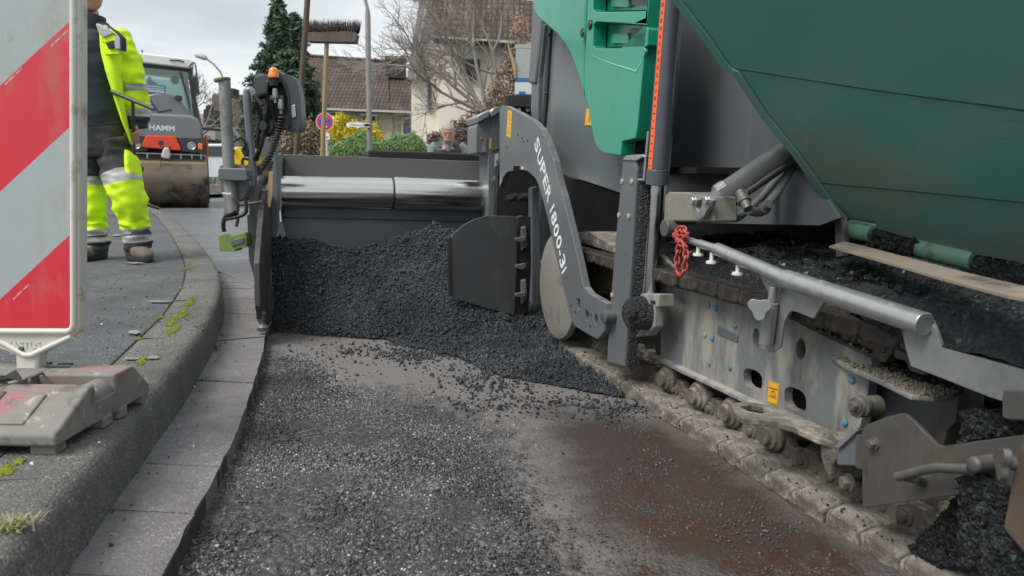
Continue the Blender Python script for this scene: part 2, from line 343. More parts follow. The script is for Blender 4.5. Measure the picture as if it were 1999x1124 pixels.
zr=zone([(530,655),(1100,640),(1500,800),(1900,1124),(1120,1124),(1010,960),(1000,850),(900,800),(760,760),(620,760),(560,740),(510,720)],.38)
zb=zone([(1290,830),(1420,880),(1800,1124),(1250,1124),(1120,960),(1080,800)],.22)*.85+.15*zone([(540,650),(1100,640),(1300,800),(1600,1124),(1000,1124),(900,760)],.2)
zu=zone([(1150,930),(1450,930),(1760,1120),(1750,1200),(1150,1200)],.45)
ca=road.data.color_attributes.new('zones','FLOAT_COLOR','POINT')
ca.data.foreach_set('color',np.stack([zr,zb,zu,np.ones_like(zr)],1).astype(np.float32).ravel())
# kerb line (top outer edge -> foot), measured on the ground
top=[(-60,1130),(62,997),(156,904),(260,795),(364,691),(416,608),(433,565),(434,548),(428,528),(408,500),(375,462),(335,425),(295,398)]
KT=[ZP(u,v,.165)[:2] for u,v in top]
foot=[(-40,1280),(104,1124),(171,1039),(244,935),(301,862),(364,784),(395,737),(431,644),(443,608),(442,585),(436,560),(415,528),(380,490),(335,450),(290,415)]
def resample(P,n):
    P=np.array(P); d=np.r_[0,np.cumsum(np.hypot(*np.diff(P,axis=0).T))]; s=np.linspace(0,d[-1],n); X=np.stack([np.interp(s,d,P[:,i]) for i in range(2)],1)
    for _ in range(6): X[1:-1]=(X[:-2]+2*X[1:-1]+X[2:])/4
    return X
KT=resample([KT[0]+(KT[0]-KT[1])*6]+KT+[KT[-1]+(KT[-1]-KT[-2])*9],160)
# foot from the top line, battered outwards
def offs(P,d):
    T=np.gradient(P,axis=0); T/=np.linalg.norm(T,axis=1,keepdims=True); return P+np.stack([T[:,1],-T[:,0]],1)*d
KF=offs(KT,.03)
n=len(KT)
def strip(name,rows,m,jz=0.,smooth=True):   # rows: list of (n,3)
    V=np.concatenate(rows); k=len(rows); F_=[]
    for r in range(k-1):
        a=r*n+np.arange(n-1); F_.append(np.stack([a,a+1,a+n+1,a+n],1)[:,::-1])
    o=npmesh(name,V,np.concatenate(F_),m,smooth=False); return o
z3=lambda P,z: np.c_[P,np.full(len(P),z)+(fbm(P[:,0],P[:,1],14,3,3)-.5)*.006]
kr=[z3(KF,-.02),z3(KF,.04),z3(offs(KT,.026),.085),z3(offs(KT,.021),.135),z3(offs(KT,.016),.150),z3(offs(KT,.005),.160),z3(offs(KT,-.010),.1652),z3(offs(KT,-.10),.1665),z3(offs(KT,-.15),.166)]
kerb=struct(strip('kerb',kr,m_kerb)); kerb.data.polygons.foreach_set('use_smooth',[True]*len(kerb.data.polygons))
# joints in the kerb as dark recesses
m_joint=mat('joint_dirt',(.035,.035,.03),.95,bump=.4,bs=200)
b=MB(); dd=np.r_[0,np.cumsum(np.hypot(*np.diff(KT,axis=0).T))]
for s_ in np.arange(.42,5,.99):
    i=np.searchsorted(dd,s_)
    if i<n-1:
        for A,B,za,zb_ in ((offs(KT,-.15),offs(KT,-.004),.1675,.1615),(offs(KT,-.004),offs(KT,.0285),.1615,.045)):
            pa=np.r_[A[i],za]; pb=np.r_[B[i],zb_]; b.tube([pa,pb],.0028,6)
struct(b.build('kerb_joint',m_joint))
# pavement behind the kerb
In=offs(KT,-.152); Lf=In.copy(); Lf[:,0]=-9; Lf[:,1]=np.linspace(In[0,1]-1,In[-1,1],n)
rows=[]
for f in (0,.02,.05,.1,.18,.3,.5,1): P=In*(1-f)+Lf*f; rows.append(np.c_[P,.163+(fbm(P[:,0],P[:,1],3,3,5)-.5)*.01])
side=struct(strip('pavement',rows[::-1],m_side)); 
bm=bmesh.new(); bm.from_mesh(side.data); bmesh.ops.recalc_face_normals(bm,faces=bm.faces); bm.to_mesh(side.data); bm.free()
# gutter: a row of concrete slabs, one sheet with joints
GO=[ZP(u,v,.045)[:2] for u,v in [(317,1124),(359,1039),(416,935),(460,847),(497,740),(512,690),(517,660),(520,640)]]
GO=[GO[0]+(GO[0]-GO[1])*4]+GO
e_=GO[-1]-GO[-2]; e_/=np.linalg.norm(e_); GO+=[GO[-1]+np.array([-.07,.5]),GO[-1]+np.array([-.25,1.0]),GO[-1]+np.array([-.75,1.9])]
ng=150
def rs(P,k): 
    P=np.array(P); d=np.r_[0,np.cumsum(np.hypot(*np.diff(P,axis=0).T))]; s=np.linspace(0,d[-1],k); return np.stack([np.interp(s,d,P[:,i]) for i in range(2)],1)
GO=rs(GO,ng)
for _ in range(5): GO[1:-1]=(GO[:-2]+2*GO[1:-1]+GO[2:])/4
GI=[]
for p in GO:
    d=np.hypot(*(KF-p).T); GI.append(KF[d.argmin()])
GI=np.array(GI); _m=KF[(KF[:,1]<3.3)]; _o=_m[:,1].argsort(); _xs=np.interp(GO[:,1],_m[_o,1],_m[_o,0]); _w=sph(GO[:,1],3.0,2.5)[:,None]; GI=GI*(1-_w)+np.c_[_xs,GO[:,1]]*_w
for _ in range(4): GI[1:-1]=(GI[:-2]+2*GI[1:-1]+GI[2:])/4
b=MB(); gl=np.r_[0,np.cumsum(np.hypot(*np.diff(GO,axis=0).T))]; slab=.235; random.seed(3)
edges=np.arange(gl[0]+.13,gl[-1],slab); jb=MB()
def at(P,s): return np.array([np.interp(s,gl,P[:,i]) for i in range(2)])
for a,c in zip(edges[:-1],edges[1:]):
    ss=np.linspace(a+.0016,c-.0016,5); dz=random.uniform(-.0025,.0025); to=[];ti=[]
    for s_ in ss:
        o_=at(GO,s_); i_=at(GI,s_)-(at(GI,s_)-o_)*-.02
        to.append(o_+rng.normal(0,.0016,2)); ti.append(i_)
    pts=[np.r_[p,.043+dz] for p in to]+[np.r_[p,.049+dz] for p in ti[::-1]]
    b.prism([q-np.array([0,0,.08]) for q in pts],(0,0,.08))
    # chipped road-side face is part of the prism
g=struct(b.build('gutter',m_gut,bevel=.003,seg=2))
b=MB(); b.prism([np.r_[p,-.02] for p in GO[::6]]+[np.r_[p,-.02] for p in GI[::-6]],(0,0,.058)); struct(b.build('gutter_bed',m_joint))
# fresh asphalt beyond the screed: one sheet 4 mm above the milled road level, reaching far
P=[ZP(300,398,.05)[:2],ZP(360,450,.05)[:2],ZP(415,507,.05)[:2],ZP(440,540,.05)[:2],ZP(500,560,.05)[:2]]
V=[(-60,60),(-14,22)]+[tuple(p) for p in P]+[(-.6,4.35),(3.5,4.2),(8,4.4),(9,30),(6,60),(-10,120)]
# keep its kerb side under the kerb strip
b=MB(); K2=[tuple(q) for q in offs(KT,.02)[::-4] if q[1]>3.95]
pp=[(-30,60),(-18,26)]+K2+[(-1.35,4.05),(-1.15,3.85),(-.75,4.2),(3.5,5.2),(9,6.0),(14,30),(10,60)]
b.prism([(x,y,.0) for x,y in pp],(0,0,.05)); struct(b.build('fresh_road',m_fresh))
# crumbly dark edge where the fresh mat meets the gutter
# moss between kerb and pavement, stuff
m_moss=mat('moss',(.2,.22,.02),.95,var=.3,vs=40,bump=.6,bs=150)
mp_=[];
for k in range(9000):
    s_=rng.uniform(0,dd[-1]); i=min(np.searchsorted(dd,s_),n-1); q=In[i]; 
    dens=fbm(np.array([s_]),np.array([1.]),2.6,4,9)[0]
    if dens<.5 or q[1]>7: continue
    mp_.append((q[0]+rng.normal(0,.006+.02*(dens-.5)),q[1]+rng.normal(0,.012),.167+rng.uniform(0,.002)))
for (u,v,su,sv,kk) in [(350,632,8,14,420),(383,590,8,8,260),(365,612,10,10,200),(288,704,8,6,260),(20,918,14,7,420),(46,900,7,4,200),(378,520,5,8,120),(340,645,9,6,160)]:
    for _ in range(kk):
        q=ZP(rng.normal(u,su*.7),rng.normal(v,sv*.6),.168); mp_.append((q[0]*.75+In[np.hypot(*(In-q[:2]).T).argmin()][0]*.25,q[1],.1675))
mp_=np.array(mp_); V,Fc=stones(mp_,rng.uniform(.0015,.0042,len(mp_)),.6); stuff(tag(npmesh('moss',V,Fc,m_moss),'yellow green moss in the joint behind the kerb','moss'))
# joint line between kerb and pavement
b=MB(); b.tube([np.r_[q,.1655] for q in In[::2]],.004,6); struct(b.build('pavement_joint',m_joint))
# grass tufts
m_dry=mat('dry_grass',(.28,.26,.14),.9,var=.3,vs=50); m_grn=mat('green_weed',(.12,.2,.05),.9,var=.3,vs=50)
def tuft(name,c,nb,h,spr,m,label):
    b=MB()
    for k in range(nb):
        a=rng.uniform(0,6.28); l=h*rng.uniform(.5,1.2); d=np.array([math.cos(a),math.sin(a),0]); c0=np.array(c)+np.array([*rng.normal(0,spr*.3,2),0]); w_=.0012
        s_=np.cross(d,ez)*w_; p1=c0+d*spr*.4+ez*l*.6; p2=c0+d*spr*rng.uniform(.6,1.3)+ez*l*rng.uniform(.5,1.)
        b.add([c0-s_,c0+s_,p1+s_*.8,p1-s_*.8,p2],[(0,1,2,3),(3,2,4)])
    return tag(b.build(name,m,recalc=False),label,'grass tuft')
c=ZP(30,1030,.165); tuft('grass_tuft',c,60,.022,.035,m_dry,'small tuft of dry straw coloured grass growing at the kerb corner')
c=ZP(60,995,.155); tuft('grass_tuft',ZP(10,1045,.16),30,.014,.025,m_grn,'low green weed tuft beside the dry grass at the kerb corner')
c=ZP(424,683,.05); tuft('grass_tuft',c,26,.03,.016,m_grn,'tiny green weed sprouting in the gutter at the kerb foot')
c=ZP(432,655,.05); tuft('grass_tuft',c,14,.02,.012,m_dry,'tiny dry brown weed sprouting at the foot of the kerb bend')
# ---------------- loose mix: heap in front of the screed ----------------
def heap_h(x,y):
    d=np.stack([x-P1[0],y-P1[1]],-1); t=d@ax[:2]; s=d@nx[:2]
    # front edge of the main heap and of the thin spill, as t for each s
    mx_=[tsz(ZP(*q)) for q in [(505,640),(525,652),(600,657),(720,668),(820,690),(900,705),(965,745),(1100,765),(1260,800)]]
    ms_=[q[1] for q in mx_]; mt_=[q[0] for q in mx_]; tf=np.interp(s,ms_,mt_)
    core=[tsz(ZP(*q)) for q in [(505,636),(525,648),(700,662),(860,668),(1000,668),(1100,660),(1200,640)]]
    tc_=np.interp(s,[q[1] for q in core],[q[0] for q in core])
    wob=(fbm(x,y,7,4,21)-.5)*.12
    h1=np.clip((t-tc_-wob*.5)/(2.62-tc_),0,1)**.8*.42*(1-.3*sph(t,2.55,2.85))
    h1+=.05*np.exp(-((s+.33)/.16)**2)*sph(t,tc_+.25,tc_+.5)
    h1-=.07*np.exp(-((s+.72)/.18)**2-((t-tc_-.42)/.18)**2)
    h1-=.15*sph(s,-.25,-.05)*sph(t,tc_,tc_+.4)
    h2=sph(t,tf+wob*1.6,tf+wob*1.6+.26)*.022*sph(s,-.75,-.5)
    h=np.maximum(h1,h2)+np.where(np.maximum(h1,h2)>.012,(fbm(x,y,16,4,5)-.5)*.035+(fbm(x,y,60,3,8)-.5)*.012,0)
    return h,t,s
hx=np.arange(-1.45,1.1,.011); hy=np.arange(2.2,4.75,.011); HX,HY=np.meshgrid(hx,hy); hh,ht,hs=heap_h(HX,HY)
ok=(hs>-1.115)&(ht<2.78)&(hh>.004)&(hs<.22)&~((hs>-.01)&(ht<1.55))
idx=-np.ones(HX.size,int); a=ok.ravel(); idx[a]=np.arange(a.sum())
V=np.stack([HX.ravel()[a],HY.ravel()[a],hh.ravel()[a]],1)
i0=(np.arange(len(hy)-1)[:,None]*len(hx)+np.arange(len(hx)-1)[None]).ravel(); q=np.stack([i0,i0+1,i0+len(hx)+1,i0+len(hx)],1); q=q[(a[q]).all(1)]
heap=npmesh('loose_asphalt_heap',V,idx[q],m_loose); stuff(tag(heap,'heap of loose black hot asphalt in front of the screed','loose asphalt'))
# grains on the heap
def scatter(n_,f):
    out=[];tot=0
    while tot<n_:
        x=rng.uniform(-1.5,1.5,n_*3); y=rng.uniform(.9,4.6,n_*3); k=f(x,y); out.append(np.stack([x[k],y[k]],1)); tot+=k.sum()
        if len(out)>40: break
    return np.concatenate(out)[:n_]
def f_heap(x,y):
    h,t,s=heap_h(x,y); return (h>.006)&(s>-1.11)&(t<2.7)&(s<.2)&~((s>-.02)&(t<1.55))
P=scatter(80000,f_heap); h,_,_=heap_h(P[:,0],P[:,1]); r=rng.gamma(2.4,.0011,len(P))+.0010; r[:900]*=2.4; P3=np.c_[P,h+r*.35]
V,Fc=stones(P3,r,.8,jit=.4); stuff(tag(npmesh('asphalt_grains',V,Fc,m_loose),'coarse black grains covering the asphalt heap','loose asphalt'))
# crumbs thrown in front of the heap
uvc=[]
def cl(u,v,su,sv,k): 
    for _ in range(k): uvc.append((rng.normal(u,su),rng.normal(v,sv)))
cl(770,690,55,9,260); cl(820,692,25,6,160); cl(700,680,60,10,80); cl(900,790,12,6,25); cl(940,770,30,20,60); cl(620,690,60,14,50); cl(1000,720,60,20,200); cl(960,745,50,22,420); cl(1090,790,90,12,420); cl(1220,800,50,12,260); cl(860,700,60,12,260)
for _ in range(110): uvc.append((rng.uniform(540,1250),rng.uniform(670,900)))
P=np.array([ZP(u,v,0) for u,v in uvc if v>640]); h,_,_=heap_h(P[:,0],P[:,1]); P=P[h<.02]; r=(rng.gamma(3.,.0010,len(P))+.001)*(.6+.4*sph(P[:,1],1.6,2.6)); P[:,2]=r*.5
V,Fc=stones(P,r,.8,ico=True); stuff(tag(npmesh('asphalt_crumbs',V,Fc,m_loose),'black asphalt crumbs scattered on the milled road ahead of the heap','loose asphalt'))
# worn stones standing out of the milled surface on the near left
zP=[ZP(u,v)[:2] for u,v in [(300,1200),(330,1100),(500,760),(700,760),(900,830),(1010,930),(1030,1200)]]
def f_near(x,y):
    dn=fbm(x,y,4.2,4,31); return inpoly(x+rng.normal(0,.07,x.shape),y+rng.normal(0,.16,x.shape),zP)&(rng.uniform(0,1,x.shape)<np.clip((dn-.40)*4.,.06,1))
zD=[[ZP(u,v)[:2] for u,v in q] for q in ([(560,1160),(600,1040),(700,940),(790,870),(900,850),(985,900),(1000,1000),(985,1160)],[(450,900),(495,760),(520,700),(610,720),(640,770),(560,830)],[(320,1150),(400,1000),(440,950),(440,1150)])]
def f_dark(x,y):
    o=np.zeros(x.shape,bool)
    for z in zD: o|=inpoly(x+rng.normal(0,.05,x.shape),y+rng.normal(0,.09,x.shape),z)
    return o&(fbm(x,y,5.,4,47)+rng.normal(0,.06,x.shape)>.40)
m_agg=mat('road_stone_grey',(.135,.127,.125),.6,var=.35,vs=180,bump=.3,bs=400); m_agl=mat('road_stone_pale',(.42,.42,.42),.6,var=.3,vs=150); m_agd=mat('road_stone_dark',(.035,.038,.042),.5,var=.3,vs=150)
for nm,mm,k,r0s,lb in (('road_stones',m_agg,9500,.0023,'grey stones showing in the milled road surface'),('road_stones',m_agl,2300,.0018,'pale worn stones showing in the milled road surface'),('road_stones',m_agd,11000,.0026,'dark bitumen coated stones lying on the milled road')):
    P=scatter(k,f_near if mm is not m_agd else f_dark)
    r=rng.gamma(6,r0s/6,len(P))*1.25+.0008; P3=np.c_[P,r*.05]; V,Fc=stones(P3,r,.42,ico=(mm is not m_agl),jit=.2); stuff(tag(npmesh(nm,V,Fc,mm),lb,'road stones'))
zBr=[ZP(u,v)[:2] for u,v in [(1080,800),(1250,780),(1480,900),(1740,1110),(1700,1200),(1050,1200),(1060,960)]]
P=scatter(3600,lambda x,y: inpoly(x,y,zBr)&(fbm(x,y,9.,4,77)>.47)); r=rng.gamma(3,.0005,len(P))+.0007; V,Fc=stones(np.c_[P,r*.1],r,.5); stuff(tag(npmesh('road_stones',V,Fc,mat('road_stone_taupe',(.095,.083,.079),.5,var=.4,vs=150)),'fine taupe grit stuck in the brown bitumen film beside the track','road stones'))
# grit on pavement, gutter
m_grit=mat('grit',(.05,.052,.055),.8,var=.4,vs=100); uv=[]
for _ in range(420): uv.append((rng.uniform(180,430),rng.uniform(470,700),.166))
for _ in range(60): uv.append((rng.normal(370,18),rng.normal(627,8),.166))
for _ in range(60): uv.append((rng.normal(250,60),rng.normal(512,6),.166))
for _ in range(160):
    u=rng.uniform(0,1); i=int(rng.uniform(5,ng-30)); q=GI[i]*(1-u**2*.6)+GO[i]*u**2*.6; uv.append((q[0],q[1],None))
P=[]
for u,v,z in uv:
    if z is None: P.append((u,v,.05))
    else:
        q=ZP(u,v,z); dmin=np.hypot(*(KT-q[:2]).T); j=dmin.argmin(); 
        if q[0]<KT[j][0]-.01: P.append(tuple(q))
P=np.array(P); V,Fc=stones(P,rng.gamma(2.,.0007,len(P))+.0006,.6,ico=True); stuff(tag(npmesh('grit',V,Fc,m_grit),'dark grit scattered on the pavement and in the gutter','grit'))
m_chip=mat('pale_chip',(.55,.54,.5),.7,var=.2,vs=60)
P=[ZP(193*0+62,905,.166)]
for u,v,z in [(64,907,.168),(194,866-2,.168),(380,755,.05),(134+0,1073,.05),(378,872,.05),(413,703,.05),(240,518,.168),(262,600,.168),(199,633,.168),(470,570,.05)]: P.append(ZP(u,v,z))
P=np.array(P); V,Fc=stones(P,rng.uniform(.003,.006,len(P)),.6,ico=True); stuff(tag(npmesh('pale_chips',V,Fc,m_chip),'few small pale stone chips lying on the pavement and gutter','stone chips'))
# worn pale marks on the pavement
m_mark=mat('worn_paint',(.3,.3,.29),.8,var=.2,vs=60,dirt=[((.12,.12,.12),.45,60,(1,1,1))])
b=MB()
for u,v,w_,h_ in [(262,648,30,6),(263,651,14,3),(228,459,26,4),(310,588,60,3),(255,700,36,4),(300,698,28,6),(265,513,40,3)]:
    pts=[]
    for k in range(12):
        a=k*6.283/12; rr=rng.uniform(.6,1.1); pts.append(ZP(u+math.cos(a)*w_/2*rr,v+math.sin(a)*h_/2*rr,.1705))
    b.prism(pts,(0,0,.0015))
struct(b.build('worn_marking',m_mark))
# ---------------- machine materials ----------------
DUST=(.33,.31,.265); 
m_dk=mat('dark_grey_paint',(.11,.12,.133),.42,0,.08,3,dirt=[((.19,.185,.17),.56,6,(1,1,.5)),((.05,.05,.05),.62,22,(1,1,.5))],bump=.05,bs=30,up=(DUST,.5))
m_dk2=mat('dark_grey_panel',(.125,.142,.152),.34,0,.06,2,dirt=[((.21,.215,.21),.53,3,(1,1,.35)),((.05,.05,.052),.66,10,(1,1,.4))],up=(DUST,.4))
m_fr=mat('dusty_frame_paint',(.145,.155,.162),.5,0,.12,6,dirt=[((.3,.285,.25),.46,6,(1.5,1.5,.45)),((.055,.055,.055),.60,5,(3,3,.3)),((.05,.05,.05),.62,14,(1,1,.6))],bump=.15,bs=60,up=(DUST,.9))
m_shoe=mat('dusty_track_shoe',(.12,.108,.092),.85,0,.3,14,dirt=[((.33,.3,.245),.50,20,(1,1,1)),((.05,.047,.043),.56,48,(1,1,1))],bump=1.,bs=75,bd=.008,up=(DUST,.45))
m_chain=mat('dusty_track_chain',(.12,.108,.09),.8,.2,.25,20,dirt=[((.23,.21,.17),.52,18,(1,1,1))],bump=.6,bs=90,bd=.003,up=(DUST,.8))
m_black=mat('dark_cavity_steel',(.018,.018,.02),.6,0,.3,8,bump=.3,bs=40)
m_grn_p=mat('green_paint',(.014,.26,.165),.3,0,.10,2.5,dirt=[((.09,.33,.25),.60,7,(1,1,.4)),((.04,.1,.06),.68,12,(1,1,.3))],bump=.03,bs=20,clear=.25)
m_hop=mat('green_hopper_paint',(.115,.31,.27),.4,0,.07,2,dirt=[((.17,.23,.19),.50,1.6,(1,1,1.8)),((.21,.3,.26),.60,12,(.5,2.5,8)),((.06,.10,.085),.62,6,(.6,.6,6)),((.10,.095,.07),.70,9,(.6,.6,3))],bump=.08,bs=25)
m_hinge=mat('pale_green_hinge',(.10,.22,.16),.5,0,.2,9,dirt=[((.04,.045,.04),.58,14,(1,1,1))],bump=.3,bs=40)
m_chrome=mat('polished_steel_tube',(.62,.61,.59),.2,1.,.06,5,dirt=[((.3,.28,.25),.66,7,(1,1,1)),((.12,.1,.09),.74,9,(1,1,1))])
m_rod=mat('bright_cylinder_rod',(.6,.62,.64),.25,1.,.05,8)
m_galv=mat('galvanised_steel',(.42,.435,.44),.36,.75,.12,30,dirt=[((.15,.145,.135),.60,25,(1,1,1))],bump=.1,bs=120)
m_galv2=mat('worn_galvanised_plate',(.33,.34,.345),.4,.65,.12,20,dirt=[((.1,.095,.085),.55,14,(1,1,1))],bump=.12,bs=80)
m_steel=mat('dirty_steel',(.13,.128,.12),.5,.5,.2,12,dirt=[((.07,.062,.052),.5,12,(1,1,1)),((.2,.185,.155),.62,25,(1,1,1))],bump=.25,bs=80,up=(DUST,.4))
m_plate=mat('worn_deflector_plate',(.115,.112,.105),.42,.5,.15,8,dirt=[((.065,.052,.04),.5,5,(1,1,.6)),((.17,.14,.10),.62,12,(1,1,1)),((.5,.49,.46),.70,60,(1,1,1)),((.045,.04,.034),.58,16,(2,2,.6))],bump=.12,bs=90)
m_lump=ground_mat('sticky_asphalt',(.02,.023,.027,1),(.075,.085,.095,1),(.2,.21,.22,1),130,rough=.42,bd=.01,bs=1.)
m_blue=mat('blue_bolt_paint',(.04,.20,.33),.5,0,.15,60,dirt=[((.2,.2,.18),.5,80,(1,1,1))])
m_red=mat('red_chain_paint',(.40,.06,.05),.5,0,.2,60,dirt=[((.2,.1,.08),.58,80,(1,1,1))])
m_org=mat('orange_scale_tape',(.9,.13,.03),.5,0,.05,20); m_orr=mat('orange_red_paint',(.75,.07,.025),.4,0,.05,8)
m_yel=mat('yellow_decal',(.75,.40,.03),.5,0,.05,40); m_blk=mat('black_print',(.012,.012,.012),.6); m_wht=mat('white_print',(.72,.74,.75),.6,0,.06,60)
m_pol=mat('off_white_rubber',(.62,.62,.57),.6,0,.08,30); m_hose=mat('grey_hose',(.16,.17,.175),.55,0,.1,40); m_bh=mat('black_hose',(.018,.019,.02),.45)
m_plas=mat('black_plastic',(.03,.032,.036),.45,0,.12,20,up=((.2,.2,.2),.3)); m_lens=mat('orange_lens',(.85,.2,.02),.25,0,.05,10,clear=.5)
m_lime=mat('green_sensor_paint',(.15,.25,.05),.5,0,.15,20,dirt=[((.06,.08,.04),.55,20,(1,1,1))]); m_brass=mat('pale_bolt',(.42,.4,.27),.5,.3,.1,30)
m_shield=mat('auger_shield_paint',(.052,.054,.058),.42,0,.12,4,dirt=[((.09,.06,.045),.62,5,(1,1,1)),((.075,.078,.08),.56,9,(1,1,.5))],bump=.08,bs=40)
m_beige=mat('dust_covered_steel',(.2,.19,.17),.7,0,.12,5,dirt=[((.1,.095,.085),.55,9,(1,1,1))],bump=.15,bs=50)
m_rusty=mat('rusty_brown_post',(.10,.072,.05),.6,.2,.2,9,dirt=[((.05,.042,.035),.52,8,(1,1,.4)),((.2,.17,.13),.66,30,(1,1,1))],bump=.3,bs=70)
m_wood=mat('bare_wood',(.38,.26,.14),.7,0,.2,6,stretch=(6,6,.6),bump=.2,bs=40); m_wood2=mat('grey_worn_wood',(.13,.105,.085),.8,0,.2,6,stretch=(6,6,.6),bump=.3,bs=50)
m_flap=mat('rubber_dirt_flap',(.22,.185,.145),.8,0,.15,8,dirt=[((.06,.05,.042),.53,7,(1.,1.,1)),((.3,.26,.2),.64,20,(1,1,1))],bump=.2,bs=70)

PV=thing('road_paver',W(1.2,.6,0),'large green and grey tracked road paver standing on the milled road','road paver')
def poly(name,px,s,th,m,parent=None,holes=(),bevel=.003,smooth=0,seg=2,label=None,extra=None):
    b=MB(); b.prism([MS(u,v,s) for u,v in px],nx*th,[[MS(u,v,s) for u,v in h] for h in holes])
    if extra: extra(b)
    return b.build(name,m,parent or PV,smooth=smooth,bevel=bevel,seg=seg,label=label)
def circ(u,v,ru,rv=None,n=16): rv=rv or ru; return [(u+ru*math.cos(2*math.pi*k/n),v+rv*math.sin(2*math.pi*k/n)) for k in range(n)]
def rrect(c,w_,h_,r,shear=0.,n=5):
    out=[]
    for cx_,cy_,a0 in ((1,1,0),(-1,1,90),(-1,-1,180),(1,-1,270)):
        for k in range(n+1):
            a=R(a0+90*k/n); x=cx_*(w_/2-r)+r*math.cos(a); y=cy_*(h_/2-r)+r*math.sin(a); out.append((c[0]+x,c[1]+y+shear*x))
    return out
z1=lambda *p: Z_(840,160,1.9375,*p)
z2=lambda *p: Z_(1020,0,3.1214,*p)
z3_=lambda *p: Z_(1260,240,2.4425,*p)
z4=lambda *p: Z_(1600,300,2.248,*p)
z5=lambda *p: Z_(1200,640,2.444,*p)
z6=lambda *p: Z_(1600,700,2.6495,*p)
z7=lambda *p: Z_(480,280,2.81,*p)
# ---- crawler track ----
TS=.20   # frame plane
def loop_path():       # side profile of the track as (t,z), outer surface, closed
    p=[]; rs_=.215; ri=.19; tr=1.50; tf=-.12; zt=.43
    # rear sprocket arc
    return p
def track_point(d):
    """position and tangent along the track; d from front of the lower run backwards"""
    Lb=1.74; r=.215; La=math.pi*r
    t0=-.10
    if d<Lb: return (t0+d,0.,0.)
    d-=Lb
    if d<La: a=d/r; return (t0+Lb+r*math.sin(a), r-r*math.cos(a), a)
    d-=La
    if d<Lb: return (t0+Lb-d, 2*r, math.pi)
    d-=Lb; rf=.215; a=d/rf
    return (t0-rf*math.sin(a), rf+rf*math.cos(a), math.pi+a)
LT=2*1.74+2*math.pi*.215; NS=49; m_grime=mat('bitumen_grimed_shoe',(.035,.03,.026),.6,0,.3,20,dirt=[((.1,.088,.07),.60,22,(1,1,1))],bump=.8,bs=80,bd=.004); pitch=LT/NS
TR=MB(); TR.mbox(.7,.32,.215,1.3,.06,.10); trk=TR.build('crawler_track',m_black,PV)
def shoe_mesh(seed):
    """one steel shoe plate with a rubber pad, local x=inboard y=along z=out of the loop, slightly broken edges"""
    rg=np.random.default_rng(seed); b=MB(); nx_,ny_=14,9; w_=.46; l=pitch*.96; V=[];F_=[]
    for layer in (0,1):
        for j in range(ny_):
            for i in range(nx_):
                x=w_*i/(nx_-1); y=-l/2+l*j/(ny_-1); ed=(i==0)*rg.normal(0,.0025)+(j in(0,ny_-1))*rg.normal(0,.0012)
                top=.040+.005*math.sin(math.pi*min(1,(y+l/2)/l))**.35-.010*(i==0)-.004*(j in(0,ny_-1))+rg.normal(0,.0008)
                z=top if layer else -.001+rg.normal(0,.001)
                V.append((x+ed if i==0 else x,y+(rg.normal(0,.0015) if j in (0,ny_-1) else 0),z))
    o=nx_*ny_
    for j in range(ny_-1):
        for i in range(nx_-1):
            a=j*nx_+i; F_.append((a+o,a+1+o,a+nx_+1+o,a+nx_+o)); F_.append((a,a+nx_,a+nx_+1,a+1))
    ring=[i for i in range(nx_)]+[nx_*j+nx_-1 for j in range(1,ny_)]+[nx_*(ny_-1)+i for i in range(nx_-2,-1,-1)]+[nx_*j for j in range(ny_-2,0,-1)]
    for k in range(len(ring)): a,c=ring[k],ring[(k+1)%len(ring)]; F_.append((a,c,c+o,a+o))
    b.add(V,F_); return b
def link_mesh():
    b=MB(); l=pitch
    for x0 in (.085,.185):
        b.prism([(x0,-l*.5,.03),(x0,l*.44,.03),(x0,l*.44,.066),(x0,l*.28,.092),(x0,-l*.08,.092),(x0,-l*.2,.076),(x0,-l*.5,.076)],(.026,0,0))
        b.lathe((x0-.005,l*.30,.060),(1,0,0),[(0,.020),(.036,.020)],14); b.lathe((x0-.014,l*.30,.060),(1,0,0),[(0,.008),(.006,.012),(.012,.012)],10)
        b.lathe((x0-.004,-l*.12,.052),(1,0,0),[(0,.010),(.01,.010)],8)
    b.box((.15,l*.1,.045),(.08,.03,.03)); return b
shoe_me=[shoe_mesh(k).build('track_shoe',m_shoe,None) for k in range(5)]; link_o=link_mesh().build('chain_link',m_chain,None)
for o in shoe_me+[link_o]:
    bv=o.modifiers.new('bevel','BEVEL'); bv.width=.003; bv.segments=1; bv.limit_method='ANGLE'
dep=bpy.context.evaluated_depsgraph_get(); 
def frame(t,s,z,ang,inv):
    """local x->nx, y->along track, z-> into the loop when inv else outwards"""
    y=ax*math.cos(ang)+ez*math.sin(ang); zz=-ax*math.sin(ang)+ez*math.cos(ang)   # zz points into the loop
    p=W(t,s,z)-np.array(OFF[PV.name]); M_=Matrix(((nx[0],y[0],zz[0],p[0]),(nx[1],y[1],zz[1],p[1]),(nx[2],y[2],zz[2],p[2]),(0,0,0,1))); return M_
first=[True]*5; lf=True
for k in range(NS):
    d=(k+.35)*pitch; t,z,a=track_point(d)
    if t>1.0 and z<.40 and False: continue
    i=k%5; o=shoe_me[i] if first[i] else shoe_me[i].copy()
    if not first[i]: COL.objects.link(o)
    first[i]=False; o.parent=trk; OFF[o.name]=OFF[PV.name]
    M_=frame(t,rng.normal(0,.0025),z,a+rng.normal(0,.012),0); o.matrix_local=M_
    if -.4<t<1.6 and z>.3:
        o.material_slots[0].link='OBJECT'; o.material_slots[0].material=m_grime
    l=link_o if lf else link_o.copy()
    if not lf: COL.objects.link(l)
    lf=False; l.parent=trk; l.matrix_local=frame(t,0,z,a,0)
